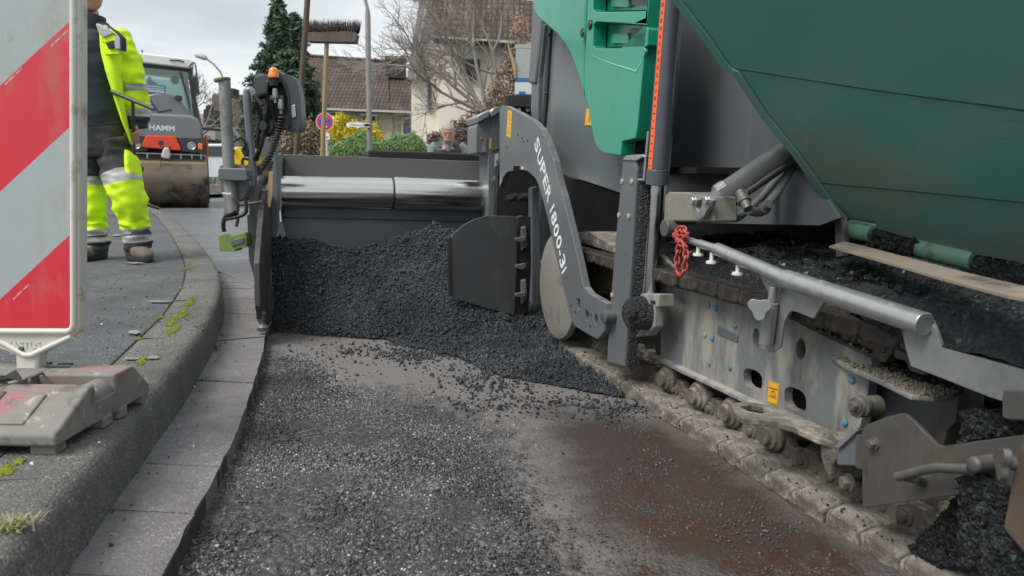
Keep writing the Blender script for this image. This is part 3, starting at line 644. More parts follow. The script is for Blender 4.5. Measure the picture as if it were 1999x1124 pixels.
# track rollers between frame and chain
def roller(t,zc=.105,r=.042):
    b=MB(); b.lathe(W(t,.048,.086),nx,[(0,.022),(.012,.024),(.014,.034),(.02,r*.82),(.026,r),(.045,r),(.065,r*.7),(.13,r*.7),(.135,r),(.16,r)],24)
    b.mbox(t,.185,zc+.045,.06,.16,.05); return b
for u,v in z5((325,262),(480,345),(640,445),(840,535)):
    t,_,_=tsz(MS(u,v,.13)); roller(t).build('track_roller',m_chain,trk,smooth=40,bevel=.002)
# sprocket cover disc and final drive
cs=tsz(MS(1112,553,.04)); 
sp=MB(); sp.lathe(W(1.72,-.03,.272),nx,[(0,.19),(.006,.207),(.02,.212),(.026,.212)],56)
spk=sp.build('drive_sprocket',m_beige,PV,smooth=35)
fd=MB(); fd.prism([MS(u,v,.10) for u,v in z1((555,652),(640,668),(700,690),(690,770),(640,800),(585,790),(560,720))],nx*.2); fd.build('final_drive_housing',m_beige,PV,bevel=.02,seg=4,smooth=40)
bb=MB(); bb.prism([MS(u,v,.06) for u,v in z1((535,570),(600,565),(690,620),(700,650),(545,600))],nx*.22); bb.build('dirt_ledge',m_shoe,PV,bevel=.004)
# ---- track frame ----
fs=.07
fr_out=[(1288,500),(1313,520),(1330,528),(1400,563),(1481,596),(1540,622),(1600,655),(1660,684),(1702,702),(1697,745),(1688,800),(1676,840),(1662,862),(1634,871),(1552,832),(1495,806),(1400,759),(1330,726),(1290,707)]
hl=[circ(1563,681,9.5,21), rrect(z5((659,245))[0],36,38,13,.35), rrect(z5((862,342))[0],42,44,15,.38), circ(1476,662,7,22)]
frm=poly('track_frame',fr_out,fs,.022,m_fr,holes=hl,bevel=.003)
b=MB(); b.prism([MS(u,v,.2) for u,v in [(1270,480),(1500,560),(1800,700),(1790,800),(1700,850),(1500,790),(1280,690)]],nx*.05); b.build('inner_frame',m_black,frm)
# dirty ledge on top of the frame
def ledge(pxs,s0,s1,m,name,th=.006,parent=None):
    b=MB(); A=[MS(u,v,s0) for u,v in pxs]; B=[a+nx*(s1-s0)+ez*.012 for a in A]; b.loft([[a,a2,a2-ez*th,a-ez*th] for a,a2 in zip(A,B)],cap=True); return b.build(name,m,parent or PV,bevel=.0015)
ledge([(1286,497),(1313,518),(1400,561),(1481,594),(1540,620),(1600,652),(1700,700)],fs-.002,fs+.13,m_fr,'frame_top',parent=frm)
bs_=MB()
for u,v in [(1398,601),(1436,636),(1391,660),(1426,717),(1651,824),(1665,742)]: bs_=MB(); bs_.disc(MS(u,v,fs),-nx,.0075,.006,14,.3); bs_.build('blue_bolt',m_blue,frm,smooth=40)
for u,v in [(1384,595),(1377,653),(1385,709)]: b=MB(); b.disc(MS(u,v,fs),-nx,.0075,.005,14,.3); b.build('bolt',m_fr,frm,smooth=40)
b=MB(); b.prism([MS(u,v,fs-.004) for u,v in z3_((343,965),(440,1012),(436,1045),(340,1005))],nx*.004); b.build('cover_plate',m_dk,frm,bevel=.0015)
# warning decal with its mark
dq=z5((736,250),(786,266),(776,370),(726,352)); b=MB(); b.prism([MS(u,v,fs-.0012) for u,v in dq],nx*.0012); dec=b.build('warning_decal',m_yel,frm)
def decal_frame(q,s):
    P=[MS(u,v,s) for u,v in q]; X=P[1]-P[0]; Y=P[0]-P[3]; return (P[0]+P[2])/2,X,Y
O_,X_,Y_=decal_frame(dq,fs-.0018); b=MB()
def seg2(b,pts,w_,O,X,Y):
    for (x0,y0),(x1,y1) in zip(pts[:-1],pts[1:]):
        p=O+X*x0+Y*y0; q=O+X*x1+Y*y1; d=(q-p)/np.linalg.norm(q-p); nrm=np.cross(X,Y); nrm/=np.linalg.norm(nrm); k=np.cross(nrm,d)*w_/2; b.add([p-k,p+k,q+k,q-k],[(0,1,2,3)])
seg2(b,[(-.38,.18),(.38,.18)],.0016,O_,X_,Y_)
for x in (-.3,-.1,.1,.3): seg2(b,[(x,.18),(x,.25)],.0014,O_,X_,Y_)
seg2(b,[(.22*math.cos(a),-.05+.12*math.sin(a)) for a in np.linspace(0,6.283,13)],.0014,O_,X_,Y_); seg2(b,[(0,.18),(0,-.2)],.0012,O_,X_,Y_)
seg2(b,[(-.25,-.12),(-.3,-.22),(.3,-.22),(.25,-.12)],.0014,O_,X_,Y_); seg2(b,[(-.45,.47),(.45,.47),(.45,-.47),(-.45,-.47),(-.45,.47)],.0005,O_,X_,Y_)
b.build('decal_mark',m_blk,dec,recalc=False)
# flange along the frame bottom with tie-down eye
fl=[(1290,702),(1330,722),(1400,754),(1495,800),(1552,827),(1625,862),(1650,868)]
ledge(fl,.056,.085,m_fr,'frame_flange',th=.010,parent=frm)
b=MB(); ey=z5((560,375),(570,355),(650,352),(760,372),(830,395),(930,440),(1060,500),(1080,520),(1045,545),(960,520),(850,470),(780,450),(700,440),(610,430),(575,405))
zz=tsz(MS(*ey[6],.045))[2]; P=[ZP(u,v,zz) for u,v in ey]; hole=[ZP(u,v,zz) for u,v in z5((600,375),(650,366),(730,380),(745,398),(700,405),(640,395))]
b.prism(P,-ez*.014,[hole]); b.build('tie_down_eye',m_shoe,frm,bevel=.003)
# big dirt-loaded shelf and what hangs under it
sh=z4((45,882),(90,855),(180,830),(420,960),(610,1030),(560,1062),(500,1066),(400,1058),(250,985),(120,930)); zs=tsz(MS(1700,735,.02))[2]
P=[ZP(u,v,zs) for u,v in sh]; b=MB(); b.prism(P,-ez*.010); shf=b.build('mud_shelf',m_fr,PV,bevel=.003)
inner=[MS(u,v,fs+.06) for u,v in [(1690,700),(1880,745),(1880,860),(1700,860)]]; b=MB(); b.prism(inner,nx*.05); b.build('front_frame_plate',m_dk,PV,bevel=.004)
b=MB(); b.prism([MS(u,v,.09) for u,v in z6((640,170),(720,190),(700,330),(660,370),(640,450),(590,420),(620,300))],nx*.03); b.build('rib',m_steel,PV,bevel=.003)
def lumps(name,pts,rr,parent,label=None,m=None,n=26,flat=.8):
    V=[];F_=[];o=0
    for p,r in zip(pts,rr):
        v,f=stones(np.array([p]),[r],flat,True,.25); V.append(v); F_.append(f+o); o+=len(v)
    ob=npmesh(name,np.concatenate(V),np.concatenate(F_),m or m_lump,parent)
    return stuff(ob)
# crumbs on the shelf and on the ledge
def crumbs_on(fn,k,rm,name,m,parent):
    P=[];rr=[]
    for _ in range(k):
        p=fn(); r=rng.gamma(3.,rm/3)+.0008; P.append(p+ez*r*.3); rr.append(r)
    V,Fc=stones(np.array(P),np.array(rr),.75); o=npmesh(name,V,Fc,m,parent); return stuff(o)
def in_px(poly_,z):
    xs=[p[0] for p in poly_]; ys=[p[1] for p in poly_]
    def f():
        while True:
            u=rng.uniform(min(xs),max(xs)); v=rng.uniform(min(ys),max(ys))
            if inpoly(np.array([u]),np.array([v]),poly_)[0]: return ZP(u,v,z)
    return f
m_mudc=mat('dried_mud_crumb',(.20,.175,.13),.9,0,.35,90,bump=.4,bs=200)
crumbs_on(in_px(sh,zs),900,.0022,'mud_crumbs',m_mudc,shf)
crumbs_on(in_px(z4((200,850),(560,1000),(600,1030),(480,1010),(300,940)),zs+.003),700,.0032,'asphalt_crumbs',m_lump,shf)
def led():
    i=rng.uniform(0,1); u=np.interp(i,[0,.3,.6,1],[1320,1440,1560,1690]); v=np.interp(u,[1313,1400,1481,1540,1600,1700],[518,561,594,620,652,700]); return MS(u,v,fs)+nx*rng.uniform(0,.11)+ez*.008
crumbs_on(led,1300,.0026,'asphalt_crumbs',m_lump,frm); crumbs_on(led,900,.002,'mud_crumbs',m_mudc,frm)
# mud on the shoes
def on_shoes():
    t=rng.uniform(-.05,1.45); return W(t,rng.uniform(.0,.13),.03)
crumbs_on(on_shoes,500,.0017,'mud_crumbs',m_mudc,trk); crumbs_on(lambda: W(rng.uniform(-.05,1.6),abs(rng.normal(.0,.018)),rng.choice([.012,.028,.043])),450,.0016,'asphalt_crumbs',m_lump,trk)
# ---- loose asphalt lying on the deck behind the rail ----
gx2=np.arange(-.62,1.75,.012); gy2=np.arange(-.035,1.3,.012); T2,S2=np.meshgrid(gx2,gy2)
zd=.486+(fbm(T2*1.,S2,6,5,3)-.5)*.07-.06*sph(S2,.01,-.035)+(fbm(T2,S2,30,4,4)-.5)*.03-.0*sph(S2,.10,.02)-.02*sph(T2,.4,1.4)
S2=S2+.09*sph(T2,.0,.3)*sph(S2,.2,.0); V=P1+T2[...,None]*ax+S2[...,None]*nx+zd[...,None]*ez; i0=(np.arange(len(gy2)-1)[:,None]*len(gx2)+np.arange(len(gx2)-1)[None]).ravel()
dk=npmesh('deck_asphalt',V.reshape(-1,3),np.stack([i0,i0+1,i0+len(gx2)+1,i0+len(gx2)],1),m_lump,PV,smooth=False); stuff(dk)
def on_deck():
    t=rng.uniform(-.6,1.5); s=rng.uniform(.02+.07*float(sph(t,.0,.3)),1.2); z=.486+(fbm(np.array([t]),np.array([s]),6,5,3)[0]-.5)*.07-0-.02*float(sph(t,.4,1.4)); return W(t,s,z)
crumbs_on(on_deck,11000,.0042,'asphalt_crumbs',m_lump,dk); crumbs_on(on_deck,500,.0045,'pale_asphalt_crumbs',mat('pale_asphalt_crumb',(.14,.15,.15),.6,0,.3,90),dk)
# ---- machine body ----
sb=.10
body=[(1066,-120),(1050,120),(1046,232),(1062,275),(1085,322),(1098,341),(1150,357),(1213,378),(1262,404),(1300,420),(1296,436),(1300,360),(1336,-60),(1340,-120)]
poly('side_panel',body,sb,.012,m_dk2,bevel=.006)
def far_face(name,px,s,th,m,**k): return poly(name,px,s,th,m,**k)
# rear edge posts
poly('rear_post',[(1042,30),(1063,48),(1052,150),(1050,232),(1047,262),(1040,250),(1036,215)],sb-.02,.05,m_dk,bevel=.004)
poly('exhaust_duct',[(1044,-60),(1062,-60),(1056,60),(1044,165),(1031,163),(1036,80)],sb-.03,.06,m_dk,bevel=.012,smooth=40,seg=3)
poly('door_edge',z2((155,165),(170,180),(145,600),(130,780),(118,770),(130,560)),sb-.012,.012,m_black,bevel=.001)
for u,v in z2((165,212),(148,570)): b=MB(); b.disc(MS(u,v,sb-.012),-nx,.006,.01,12); b.build('panel_latch',m_plas,PV,smooth=40)
# front chute panel with bright edge
poly('front_panel',[(1331,-60),(1296,360),(1293,434),(1600,440),(1640,425),(1562,300),(1450,150),(1440,-60)],.30,.010,m_dk2,bevel=.002)
b=MB(); b.tube([MS(1334,-60,sb-.034),MS(1329,20,sb-.034),MS(1296,360,sb-.034),MS(1292,425,sb-.034)],.0018,8); b.build('edge_trim',mat('pale_panel_edge',(.5,.53,.55),.35,.6,.05,20),PV)  # pale line along the front edge of the panel
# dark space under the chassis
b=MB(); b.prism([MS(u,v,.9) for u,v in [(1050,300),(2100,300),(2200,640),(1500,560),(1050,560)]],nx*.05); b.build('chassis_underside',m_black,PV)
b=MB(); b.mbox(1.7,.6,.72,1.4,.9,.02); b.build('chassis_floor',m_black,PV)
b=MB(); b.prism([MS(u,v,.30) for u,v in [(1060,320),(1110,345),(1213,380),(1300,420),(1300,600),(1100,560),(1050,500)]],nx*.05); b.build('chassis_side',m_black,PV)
b=MB(); b.mbox(1.72,.92,1.32,1.0,1.15,1.15); b.build('engine_body',m_dk2,PV,bevel=.02)
# ---- green hood ----
h1=[(1041,-120),(1040,18),(1050,35),(1062,45),(1087,67),(1103,88),(1116,113),(1130,150),(1138,180),(1143,200),(1146,205),(1138,128),(1141,60),(1149,-120)]
h2=[(1152,-120),(1145,60),(1141,130),(1147,205),(1155,250),(1161,279),(1166,289),(1180,298),(1212,303),(1214,276),(1240,270),(1244,250),(1256,120),(1277,-120)]
vr=lambda dy: z2(*[(x,y+dy) for x,y in [(432,150),(450,132),(600,140),(745,150),(765,175),(762,275),(745,288),(600,292),(450,294),(428,280)]])
vents=[vr(0),vr(-222)]
hood1=poly('hood_rear_panel',h1,.0,.05,m_grn_p,bevel=.012,seg=4,smooth=50)
hood=poly('engine_hood',h2,-.01,.05,m_grn_p,holes=vents,bevel=.010,seg=4,smooth=50)
for k,dy in enumerate((0,-222)):
    q=vr(dy); b=MB(); b.prism([MS(u,v,.045) for u,v in q],nx*.01)
    b.prism([MS(u,v,.030) for u,v in z2((540,205+dy),(640,200+dy),(645,265+dy),(535,262+dy))],nx*.015)
    vv=b.build('vent_recess',m_grn_p,hood,bevel=.004,seg=2,smooth=40)
    b=MB(); b.prism([MS(u,v,.041) for u,v in rrect(z2((712,212+dy))[0],38,26,7)],nx*.004); b.build('vent_mesh',mat('vent_grille',(.2,.19,.2),.6,0,.1,200,bump=.6,bs=600),vv)
b=MB(); A=[MS(u,v,-.012) for u,v in z2((420,340),(500,375),(580,405),(690,440),(725,380),(745,310),(740,290))]; Bc=[MS(u,v,.002) for u,v in z2((430,322),(520,338),(610,340),(690,335),(715,325),(738,305),(740,290))]
b.loft([[a,c,c+nx*.004,a+nx*.012] for a,c in zip(A,Bc)]); b.build('scoop_lip',mat('lighter_green_paint',(.12,.42,.31),.35,0,.1,12),hood,bevel=.002,smooth=60)  # lip coloured a lighter green than the hood
for u,v in z2((410,150),(366,200)): b=MB(); b.lathe(MS(u,v,-.012),-nx,[(0,.017),(.003,.016)],20); b.lathe(MS(u,v,-.015),-nx,[(0,.011),(.003,.009)],16); b.build('hood_lock',m_plas,hood if u>1145 else hood1,smooth=40)
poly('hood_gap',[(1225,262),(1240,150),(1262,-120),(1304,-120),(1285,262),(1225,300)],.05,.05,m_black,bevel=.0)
# warning stickers on the body
def sticker(px,s,name='warning_decal',parent=None):
    b=MB(); b.prism([MS(u,v,s-.0015) for u,v in px],nx*.0015); o=b.build(name,m_yel,parent or PV); return o
d_=sticker(z2((388,660),(405,662),(425,765),(380,762)),sb-.002)
O_,X_,Y_=decal_frame(z2((388,660),(405,662),(425,765),(380,762)),sb-.005)
b=MB(); seg2(b,[(-.3,-.25),(0,.1),(.3,-.25),(-.3,-.25)],.0015,O_,X_,Y_); b.build('decal_mark',m_blk,d_,recalc=False)
# ---- tow arm ----
arm=z1((262,96),(285,90),(330,112),(385,143),(420,178),(448,240),(468,300),(482,370),(500,430),(515,490),(545,615),(562,690),(580,775),(600,800),(640,822),(664,838),(666,862),(660,940),(632,972),(600,955),(545,922),(528,880),(508,800),(485,700),(462,600),(440,500),(425,440),(408,385),(395,360),(370,338),(355,332),(352,318),(314,318),(312,336),(290,340),(276,360),(262,400))
slots=[circ(*z1((562,840))[0],3.,12),circ(*z1((593,885))[0],3.2,11),circ(*z1((627,900))[0],3.,12)]
ta=poly('tow_arm',arm,-.055,.026,m_dk,holes=slots,bevel=.004,seg=2)
b=MB(); b.prism([MS(u,v,-.0) for u,v in z1((560,820),(640,860),(630,930),(560,890))],nx*.01); b.build('slot_backing',m_steel,ta)
b=MB(); b.lathe(MS(*z1((652,888))[0],-.075),nx,[(0,.016),(.004,.022),(.05,.022)],20); b.build('tow_pin',m_steel,ta,smooth=35)
poly('tow_hook',z1((612,832),(664,840),(672,935),(655,975),(630,970),(640,900)),-.04,.05,m_steel,ta,bevel=.004)
for k,(u,v) in enumerate(z1((556,820),(533,845),(548,868),(590,860),(610,880),(606,922),(290,245),(352,225),(368,222),(332,200),(348,212))): b=MB(); b.disc(MS(u,v,-.055),-nx,.004,.003,10); b.build('bolt',m_plas,ta)
# letters along the arm
path=z1((400,214),(408,255),(419,300),(430,345),(440,392),(450,432),(459,470),(469,520),(479,572),(488,610),(494,645),(503,690),(509,722))
def letter_band(word,pts,size,s):
    P=np.array(pts); d=np.r_[0,np.cumsum(np.hypot(*np.diff(P,axis=0).T))]; tot=d[-1]; w_=[]
    for ch in word:
        w_.append({'S':.95,'U':1,'P':.95,'E':.9,'R':1,' ':.35,'1':.62,'8':.92,'0':.92,'-':.6,'3':.9,'i':.45}[ch])
    c=np.cumsum([0]+w_); c=c/c[-1]*tot; b=MB()
    for k,ch in enumerate(word):
        if ch==' ': continue
        m0=(c[k]+c[k+1])/2; u=np.interp(m0,d,P[:,0]); v=np.interp(m0,d,P[:,1]); u2=np.interp(min(m0+4,tot),d,P[:,0]); v2=np.interp(min(m0+4,tot),d,P[:,1]); u1=np.interp(max(m0-4,0),d,P[:,0]); v1=np.interp(max(m0-4,0),d,P[:,1])
        O=MS(u,v,s); X=MS(u2,v2,s)-MS(u1,v1,s); X/=np.linalg.norm(X); Y=np.cross(-nx,X) ; 
        if (Y@ax)>0: Y=-Y          # tops of the letters point forwards
        V,Fs=text_faces(ch,1.,3,(1,1),0.,.022); xs=[q[0] for q in V]; wd=(c[k+1]-c[k])
        p0=MS(u,v,s);p1=MS(u2,v2,s); ppm=np.hypot(u2-u1,v2-v1)/np.linalg.norm(MS(u2,v2,s)-MS(u1,v1,s)); tw=wd/ppm*.86; sx=tw/(max(xs)-min(xs)) if ch not in '-1i' else size*.9
        b.add([O+X*(q[0]-(min(xs)+max(xs))/2)*sx+Y*(q[1]-.35)*size for q in V],Fs)
    return b
letter_band('SUPER 1800-3i',path,.082,-.0565).build('lettering',m_wht,ta,recalc=False)
def dec2(px,s,par):
    d=sticker(px,s,'warning_decal',par); O_,X_,Y_=decal_frame(px,s-.003); b=MB()
    seg2(b,[(-.4,.02),(.4,.02)],.001,O_,X_,Y_); seg2(b,[(-.3,.15),(0,.42),(.3,.15),(-.3,.15)],.0016,O_,X_,Y_); seg2(b,[(-.3,-.35),(0,-.1),(.3,-.35),(-.3,-.35)],.0016,O_,X_,Y_); b.build('decal_mark',m_blk,d,recalc=False)
dec2(z1((293,104),(309,112),(303,212),(288,204)),-.055,ta)
# ---- guide column at the tow point ----
s0=-.035
gc=poly('guide_column',[(1216,311),(1240,305),(1243,330),(1232,520),(1219,716),(1184,706),(1194,560),(1205,430)],s0,.026,m_steel,bevel=.003)
gc.data.materials[0]=m_dk
poly('column_cap',[(1214,312),(1222,303),(1254,301),(1256,306),(1240,314)],s0-.004,.035,m_galv,gc,bevel=.002)
poly('column_edge',[(1241,306),(1255,303),(1256,330),(1243,520),(1224,716),(1219,716),(1232,520),(1243,330)],s0+.008,.03,m_lump,gc,bevel=.004)
for u,v in z1((726,376),(763,376),(714,504),(751,508),(688,806)): b=MB(); b.disc(MS(u,v,s0),-nx,.009,.004,14,.3); b.build('bolt',m_brass,gc,smooth=40)
poly('slide_rail',[(1262,335),(1270,335),(1258,560),(1240,610),(1234,610),(1248,480)],.0,.03,m_galv,gc,bevel=.002)
poly('slide_slot',[(1268,355),(1280,355),(1262,600),(1244,600)],.03,.03,m_black,gc,bevel=.002)
# pivot lump of the column
b=MB(); b.lathe(MS(1222,612,s0-.05),nx,[(0,.03),(.01,.045),(.05,.05),(.07,.05)],20); b.lathe(MS(1225,612,s0-.06),nx,[(0,.018),(.02,.018)],14); b.build('pivot_boss',m_lump,gc,smooth=35,bevel=.004)
# ---- lift cylinder with scale tape ----
ctop=MS(1316,-60,-.0); cbot=MS(1284,330,-.0); pp0=MS(1316,-60,0)
lc=MB(); rad=.030; cdir=(cbot-ctop)/np.linalg.norm(cbot-ctop)
lc.tube([ctop,cbot],rad,28); lc.tube([cbot,cbot+cdir*.045],rad*1.05,28); lcy=lc.build('lift_cylinder',mat('cylinder_paint',(.085,.092,.115),.35,0,.06,6),PV,smooth=40,bevel=.002)
rb=MS(1268,575,-.0); b=MB(); b.tube([cbot+cdir*.04,rb],.0155,20); b.build('piston_rod',m_rod,lcy,smooth=40)
cl_=MB(); cl_.prism([MS(u,v,-.03) for u,v in z1((795,800),(865,803),(862,850),(850,850),(850,830),(830,828),(826,880),(790,905),(770,880),(775,845),(762,842),(762,830),(790,832))],nx*.05); cl_.prism([MS(u,v,-.02) for u,v in z1((825,840),(850,840),(848,925),(820,960),(775,965),(800,920))],nx*.03)
cl_.lathe(MS(*z1((783,885))[0],-.05),nx,[(0,.02),(.03,.02)],16); cl_.build('rod_clevis',m_fr,lcy,bevel=.003)
# orange tape with digits, stuck on the barrel as a thin curved strip facing outwards
out=-(nx); out=out-cdir*(out@cdir); out/=np.linalg.norm(out); sidev=np.cross(cdir,out)
camd=(C0-(ctop+cbot)/2); 
if sidev@ax<0: sidev=-sidev
a0=math.radians(-30); tp=MB(); e1=ctop; e2=cbot; sc_=[]
def on_b(p,ang,rr): return p+(out*math.cos(ang)+sidev*math.sin(ang))*rr
for i in range(4):
    A0,A1=a0+i*.13,a0+(i+1)*.13; tp.add([on_b(e1,A0,rad+.0008),on_b(e1,A1,rad+.0008),on_b(e2,A1,rad+.0008),on_b(e2,A0,rad+.0008)],[(0,1,2,3)])
tape=tp.build('scale_tape',m_org,lcy,recalc=False); b=MB(); LB=np.linalg.norm(cbot-ctop)
tang=a0+.26; onrm=out*math.cos(tang)+sidev*math.sin(tang); tx=np.cross(cdir*-1,onrm)
if tx@ax>0: pass
for k in range(26):
    f=(k+.5)/26; p=on_b(ctop+(cbot-ctop)*f,tang,rad+.0012); X=cdir*1.; Y=np.cross(onrm,X)
    lab=str(26-k)
    V,Fs=text_faces(lab,.011,2,(1,1),0.,.0002); xs=[q[0] for q in V]; b.add([p+X*(q[0]-(max(xs)+min(xs))/2)+Y*(q[1]-.004)+onrm*.0003 for q in V],Fs)
b.build('scale_digits',m_blk,tape,recalc=False)
b=MB(); b.prism([MS(u,v,-.035) for u,v in z2((925,0),(975,0),(970,24),(922,22))],nx*.002); b.build('cylinder_label',m_wht,lcy)
b=MB(); b.tube([MS(u,v,-.03) for u,v in z2((768,800),(758,900),(740,1100))],.004,8); b.build('rod_guard',m_galv,lcy)
b=MB(); b.tube([MS(1243,352,-.02),MS(1262,352,-.02)],.005,8); b.disc(MS(1252,352,-.03),ez,.012,.006); b.build('rod_collar',m_galv,lcy)
# ---- hopper tilt cylinder and bracket ----
hb=poly('cylinder_bracket',z3_((92,345),(110,328),(200,330),(235,345),(320,350),(325,470),(120,472),(85,462)),.0,.07,m_beige,bevel=.016,seg=4,smooth=50)
b=MB(); b.lathe(MS(*z3_((118,500))[0],-.0),nx,[(-.02,.024),(.05,.028),(.10,.028)],20); b.build('pivot_tube',m_steel,hb,smooth=40,bevel=.002)
for px in (((215,360),(240,348),(255,365),(235,390),(250,420),(275,440),(262,458),(235,445),(225,410)),((280,360),(310,350),(322,370),(312,395),(290,420),(275,450),(262,455),(256,420),(270,380))):
    poly('lock_plate',z3_(*px),-.02,.012,m_galv2,hb,bevel=.002)
for u,v in z3_((237,372),(302,370)): b=MB(); b.hexbolt(MS(u,v,-.02),-nx,.010,.012); b.build('bolt',m_galv,hb)
cA=MS(*z3_((322,385))[0],.04); cB=MS(*z3_((800,60))[0],.34); cd=(cB-cA)/np.linalg.norm(cB-cA)
b=MB(); b.tube([cA-cd*.02,cA+cd*.02,cA+cd*.03,cA+cd*.05,cA+cd*.052,cB],[.026,.03,.040,.040,.036,.036],26); hc=b.build('tilt_cylinder',mat('cylinder_grey',(.10,.105,.11),.4,0,.1,6,up=(DUST,.3)),PV,smooth=35)
b=MB(); b.prism([MS(u,v,.018) for u,v in z3_((326,300),(368,276),(383,300),(342,326))],nx*.002); b.build('maker_label',mat('printed_label',(.5,.48,.42),.6,0,.1,60,dirt=[((.06,.06,.06),.5,300,(1,1,1))]),hc)
def hose(pts,r,m,name='hydraulic_hose',s=.05,parent=None,s1=None):
    P=[MS(u,v,s+((s1-s)*(i/(len(pts)-1)) if s1 is not None else 0)) for i,(u,v) in enumerate(pts)]; Q=[Vector(p) for p in P]
    path=[]; n_=len(Q)
    for i in range(n_-1):
        a,b_,c,d=Q[max(i-1,0)],Q[i],Q[i+1],Q[min(i+2,n_-1)]
        for k in range(6):
            t=k/6; path.append(.5*((2*b_)+(c-a)*t+(2*a-5*b_+4*c-d)*t*t+(3*b_-a-3*c+d)*t**3))
    path.append(Q[-1]); b=MB(); b.tube(path,r,12); return b.build(name,m,parent or PV,smooth=60)
hose(z3_((475,330),(520,305),(640,220),(750,145)),.0065,m_steel,'hydraulic_pipe',.045,hc,s1=.30)
hose(z3_((490,415),(540,425),(570,400),(620,340),(670,260),(710,195)),.012,m_hose,parent=hc,s=.06,s1=.30); hose(z3_((395,445),(430,455),(470,430),(540,370),(600,300),(670,220)),.0105,m_hose,parent=hc,s=.09,s1=.32)
for a_,c_,s_,r_ in (((450,330),(490,410),.04,.0145),((375,385),(405,440),.06,.0125),((545,425),(590,385),.10,.014)):
    b=MB(); p_,q_=MS(*z3_(a_)[0],s_),MS(*z3_(c_)[0],s_); b.tube([p_,p_+(q_-p_)*.35,p_+(q_-p_)*.36,p_+(q_-p_)*.6,p_+(q_-p_)*.61,q_],[r_*.9,r_*.9,r_*1.15,r_*1.15,r_*.9,r_*.8],12); b.build('hose_fitting',m_steel,hc,smooth=35)
# ---- hopper wing ----
A=MS(1653,424,.35); Tt=MS(1332,0,-.12); hn=np.cross(ax,Tt-A); hn/=np.linalg.norm(hn)
if hn@nx>0: hn=-hn
HPl=lambda u,v: plane(u,v,A,hn)
hp=[(1262,-90),(1332,0),(1385,68),(1424,124),(1431,132),(1444,137),(1452,147),(1500,222),(1563,299),(1628,392),(1653,424),(1707,429),(1712,446),(1800,471),(1907,496),(1999,513),(2200,560),(2200,-90)]
b=MB(); b.prism([HPl(u,v) for u,v in hp],-hn*.02); hop=b.build('hopper',m_hop,PV,bevel=.003)
# stiffening crease bands pressed in the wing
for pts,th in (([(1436,134),(1700,175),(1999,215),(2150,235)],.0012),([(1600,357),(1800,375),(1999,395),(2150,410)],.002)):
    b=MB(); P=[HPl(u,v) for u,v in pts]; b.tube(P,.0016,6); b.build('weld_seam',m_black,hop,smooth=50)
# side wall thickness of the wing on its rear edge and closing wall
rr_=[HPl(u,v) for u,v in hp[:11]]; b=MB(); b.loft([[p,p+hn*.006,p+hn*.006+ax*.03,p+ax*.03] for p in rr_]); b.build('wing_rear_edge',m_hop,hop,bevel=.002)
b=MB(); b.prism([p+ax*.012 for p in rr_]+[W(.65,.9,.5)+ax*.0,W(.65,.9,1.7)],ax*.02); b.build('hopper_rear_wall',m_black,hop)
dirn=(HPl(1999,513)-HPl(1653,424)); dirn/=np.linalg.norm(dirn)
def hinge(px0,px1,r,m,name): b=MB(); p=HPl(*px0); q=HPl(*px1); b.tube([p,q],r,18); return b.build(name,m,hop,smooth=40,bevel=.002)
hinge((1655,446),(1706,456),.024,m_hinge,'hinge_tube'); hinge((1708,468),(1798,482),.022,m_lump,'hinge_tube'); hinge((1797,482),(1905,508),.026,m_hinge,'hinge_tube'); hinge((1903,516),(2150,574),.026,m_lump,'hinge_tube')
def on_h(a_,b_,k,nm):
    def f(): t=rng.uniform(0,1); p=HPl(a_[0]+(b_[0]-a_[0])*t,a_[1]+(b_[1]-a_[1])*t); q=rng.normal(0,1,3); q/=np.linalg.norm(q); return p+q*.024
    return crumbs_on(f,k,.004,nm,m_lump,hop)
on_h((1708,468),(1798,482),700,'asphalt_crumbs'); on_h((1903,516),(2100,560),1400,'asphalt_crumbs'); on_h((1655,462),(1720,468),400,'asphalt_crumbs')
fp=z4((42,405),(105,384),(200,405),(330,440),(450,470),(620,515),(897,580),(1200,650),(1200,705),(897,634),(830,622),(560,552),(350,490),(180,442))
zf=tsz(MS(1800,520,.25))[2]; P=[ZP(u,v,.545) for u,v in fp]; b=MB(); b.prism([p for p in P],-ez*.004); b.build('rubber_flap',m_flap,PV)
poly('flap_post',z4((62,220),(88,235),(105,385),(100,450),(70,455),(66,330)),.34,.02,m_steel,bevel=.002)
# ---- handrail tube with clamps ----
r0_=MS(1335,466,-.05); r1=MS(1365,475,-.05); r2=MS(1400,486,-.05); r3=MS(1537,545,-.05); r4=MS(1806,633,-.05)
b=MB(); b.tube([MS(1322,461,-.05),r1],.0085,16); b.tube([r1,r2],.0105,18); b.tube([r2,r2+(r3-r2)*.99],.0155,22); b.tube([r3-(r4-r3)*.02,r4],.0195,26); rail=b.build('guide_rail_tube',m_galv,PV,smooth=40,bevel=.0015)
b=MB(); b.tube([MS(1318,459,-.05),MS(1338,467,-.05)],.0095,16); b.build('red_tube_end',m_red,rail,smooth=40)
for u,v in [(1363,494),(1389,509),(1440,531)]:
    b=MB(); p=MS(u,v,-.05); b.lathe(p+ez*.0,-ez,[(0,.012),(.004,.013),(.006,.013),(.008,.011)],20); b.tube([p,p+ez*.02],.005,10); b.build('knob',m_pol,rail,smooth=40)
poly('rail_bracket',[(1760,643),(1780,630),(1800,617),(1816,622),(1826,645),(1838,678),(1999,722),(2080,745),(2080,830),(1999,796),(1930,774),(1850,742),(1778,714),(1768,680)],-.035,.008,m_galv2,bevel=.0015)
b=MB(); b.prism([MS(u,v,-.055) for u,v in z6((940,200),(948,158),(985,166),(1200,180),(1200,330),(985,318),(940,300))],nx*.12); b.build('mounting_block',m_steel,PV,bevel=.003)
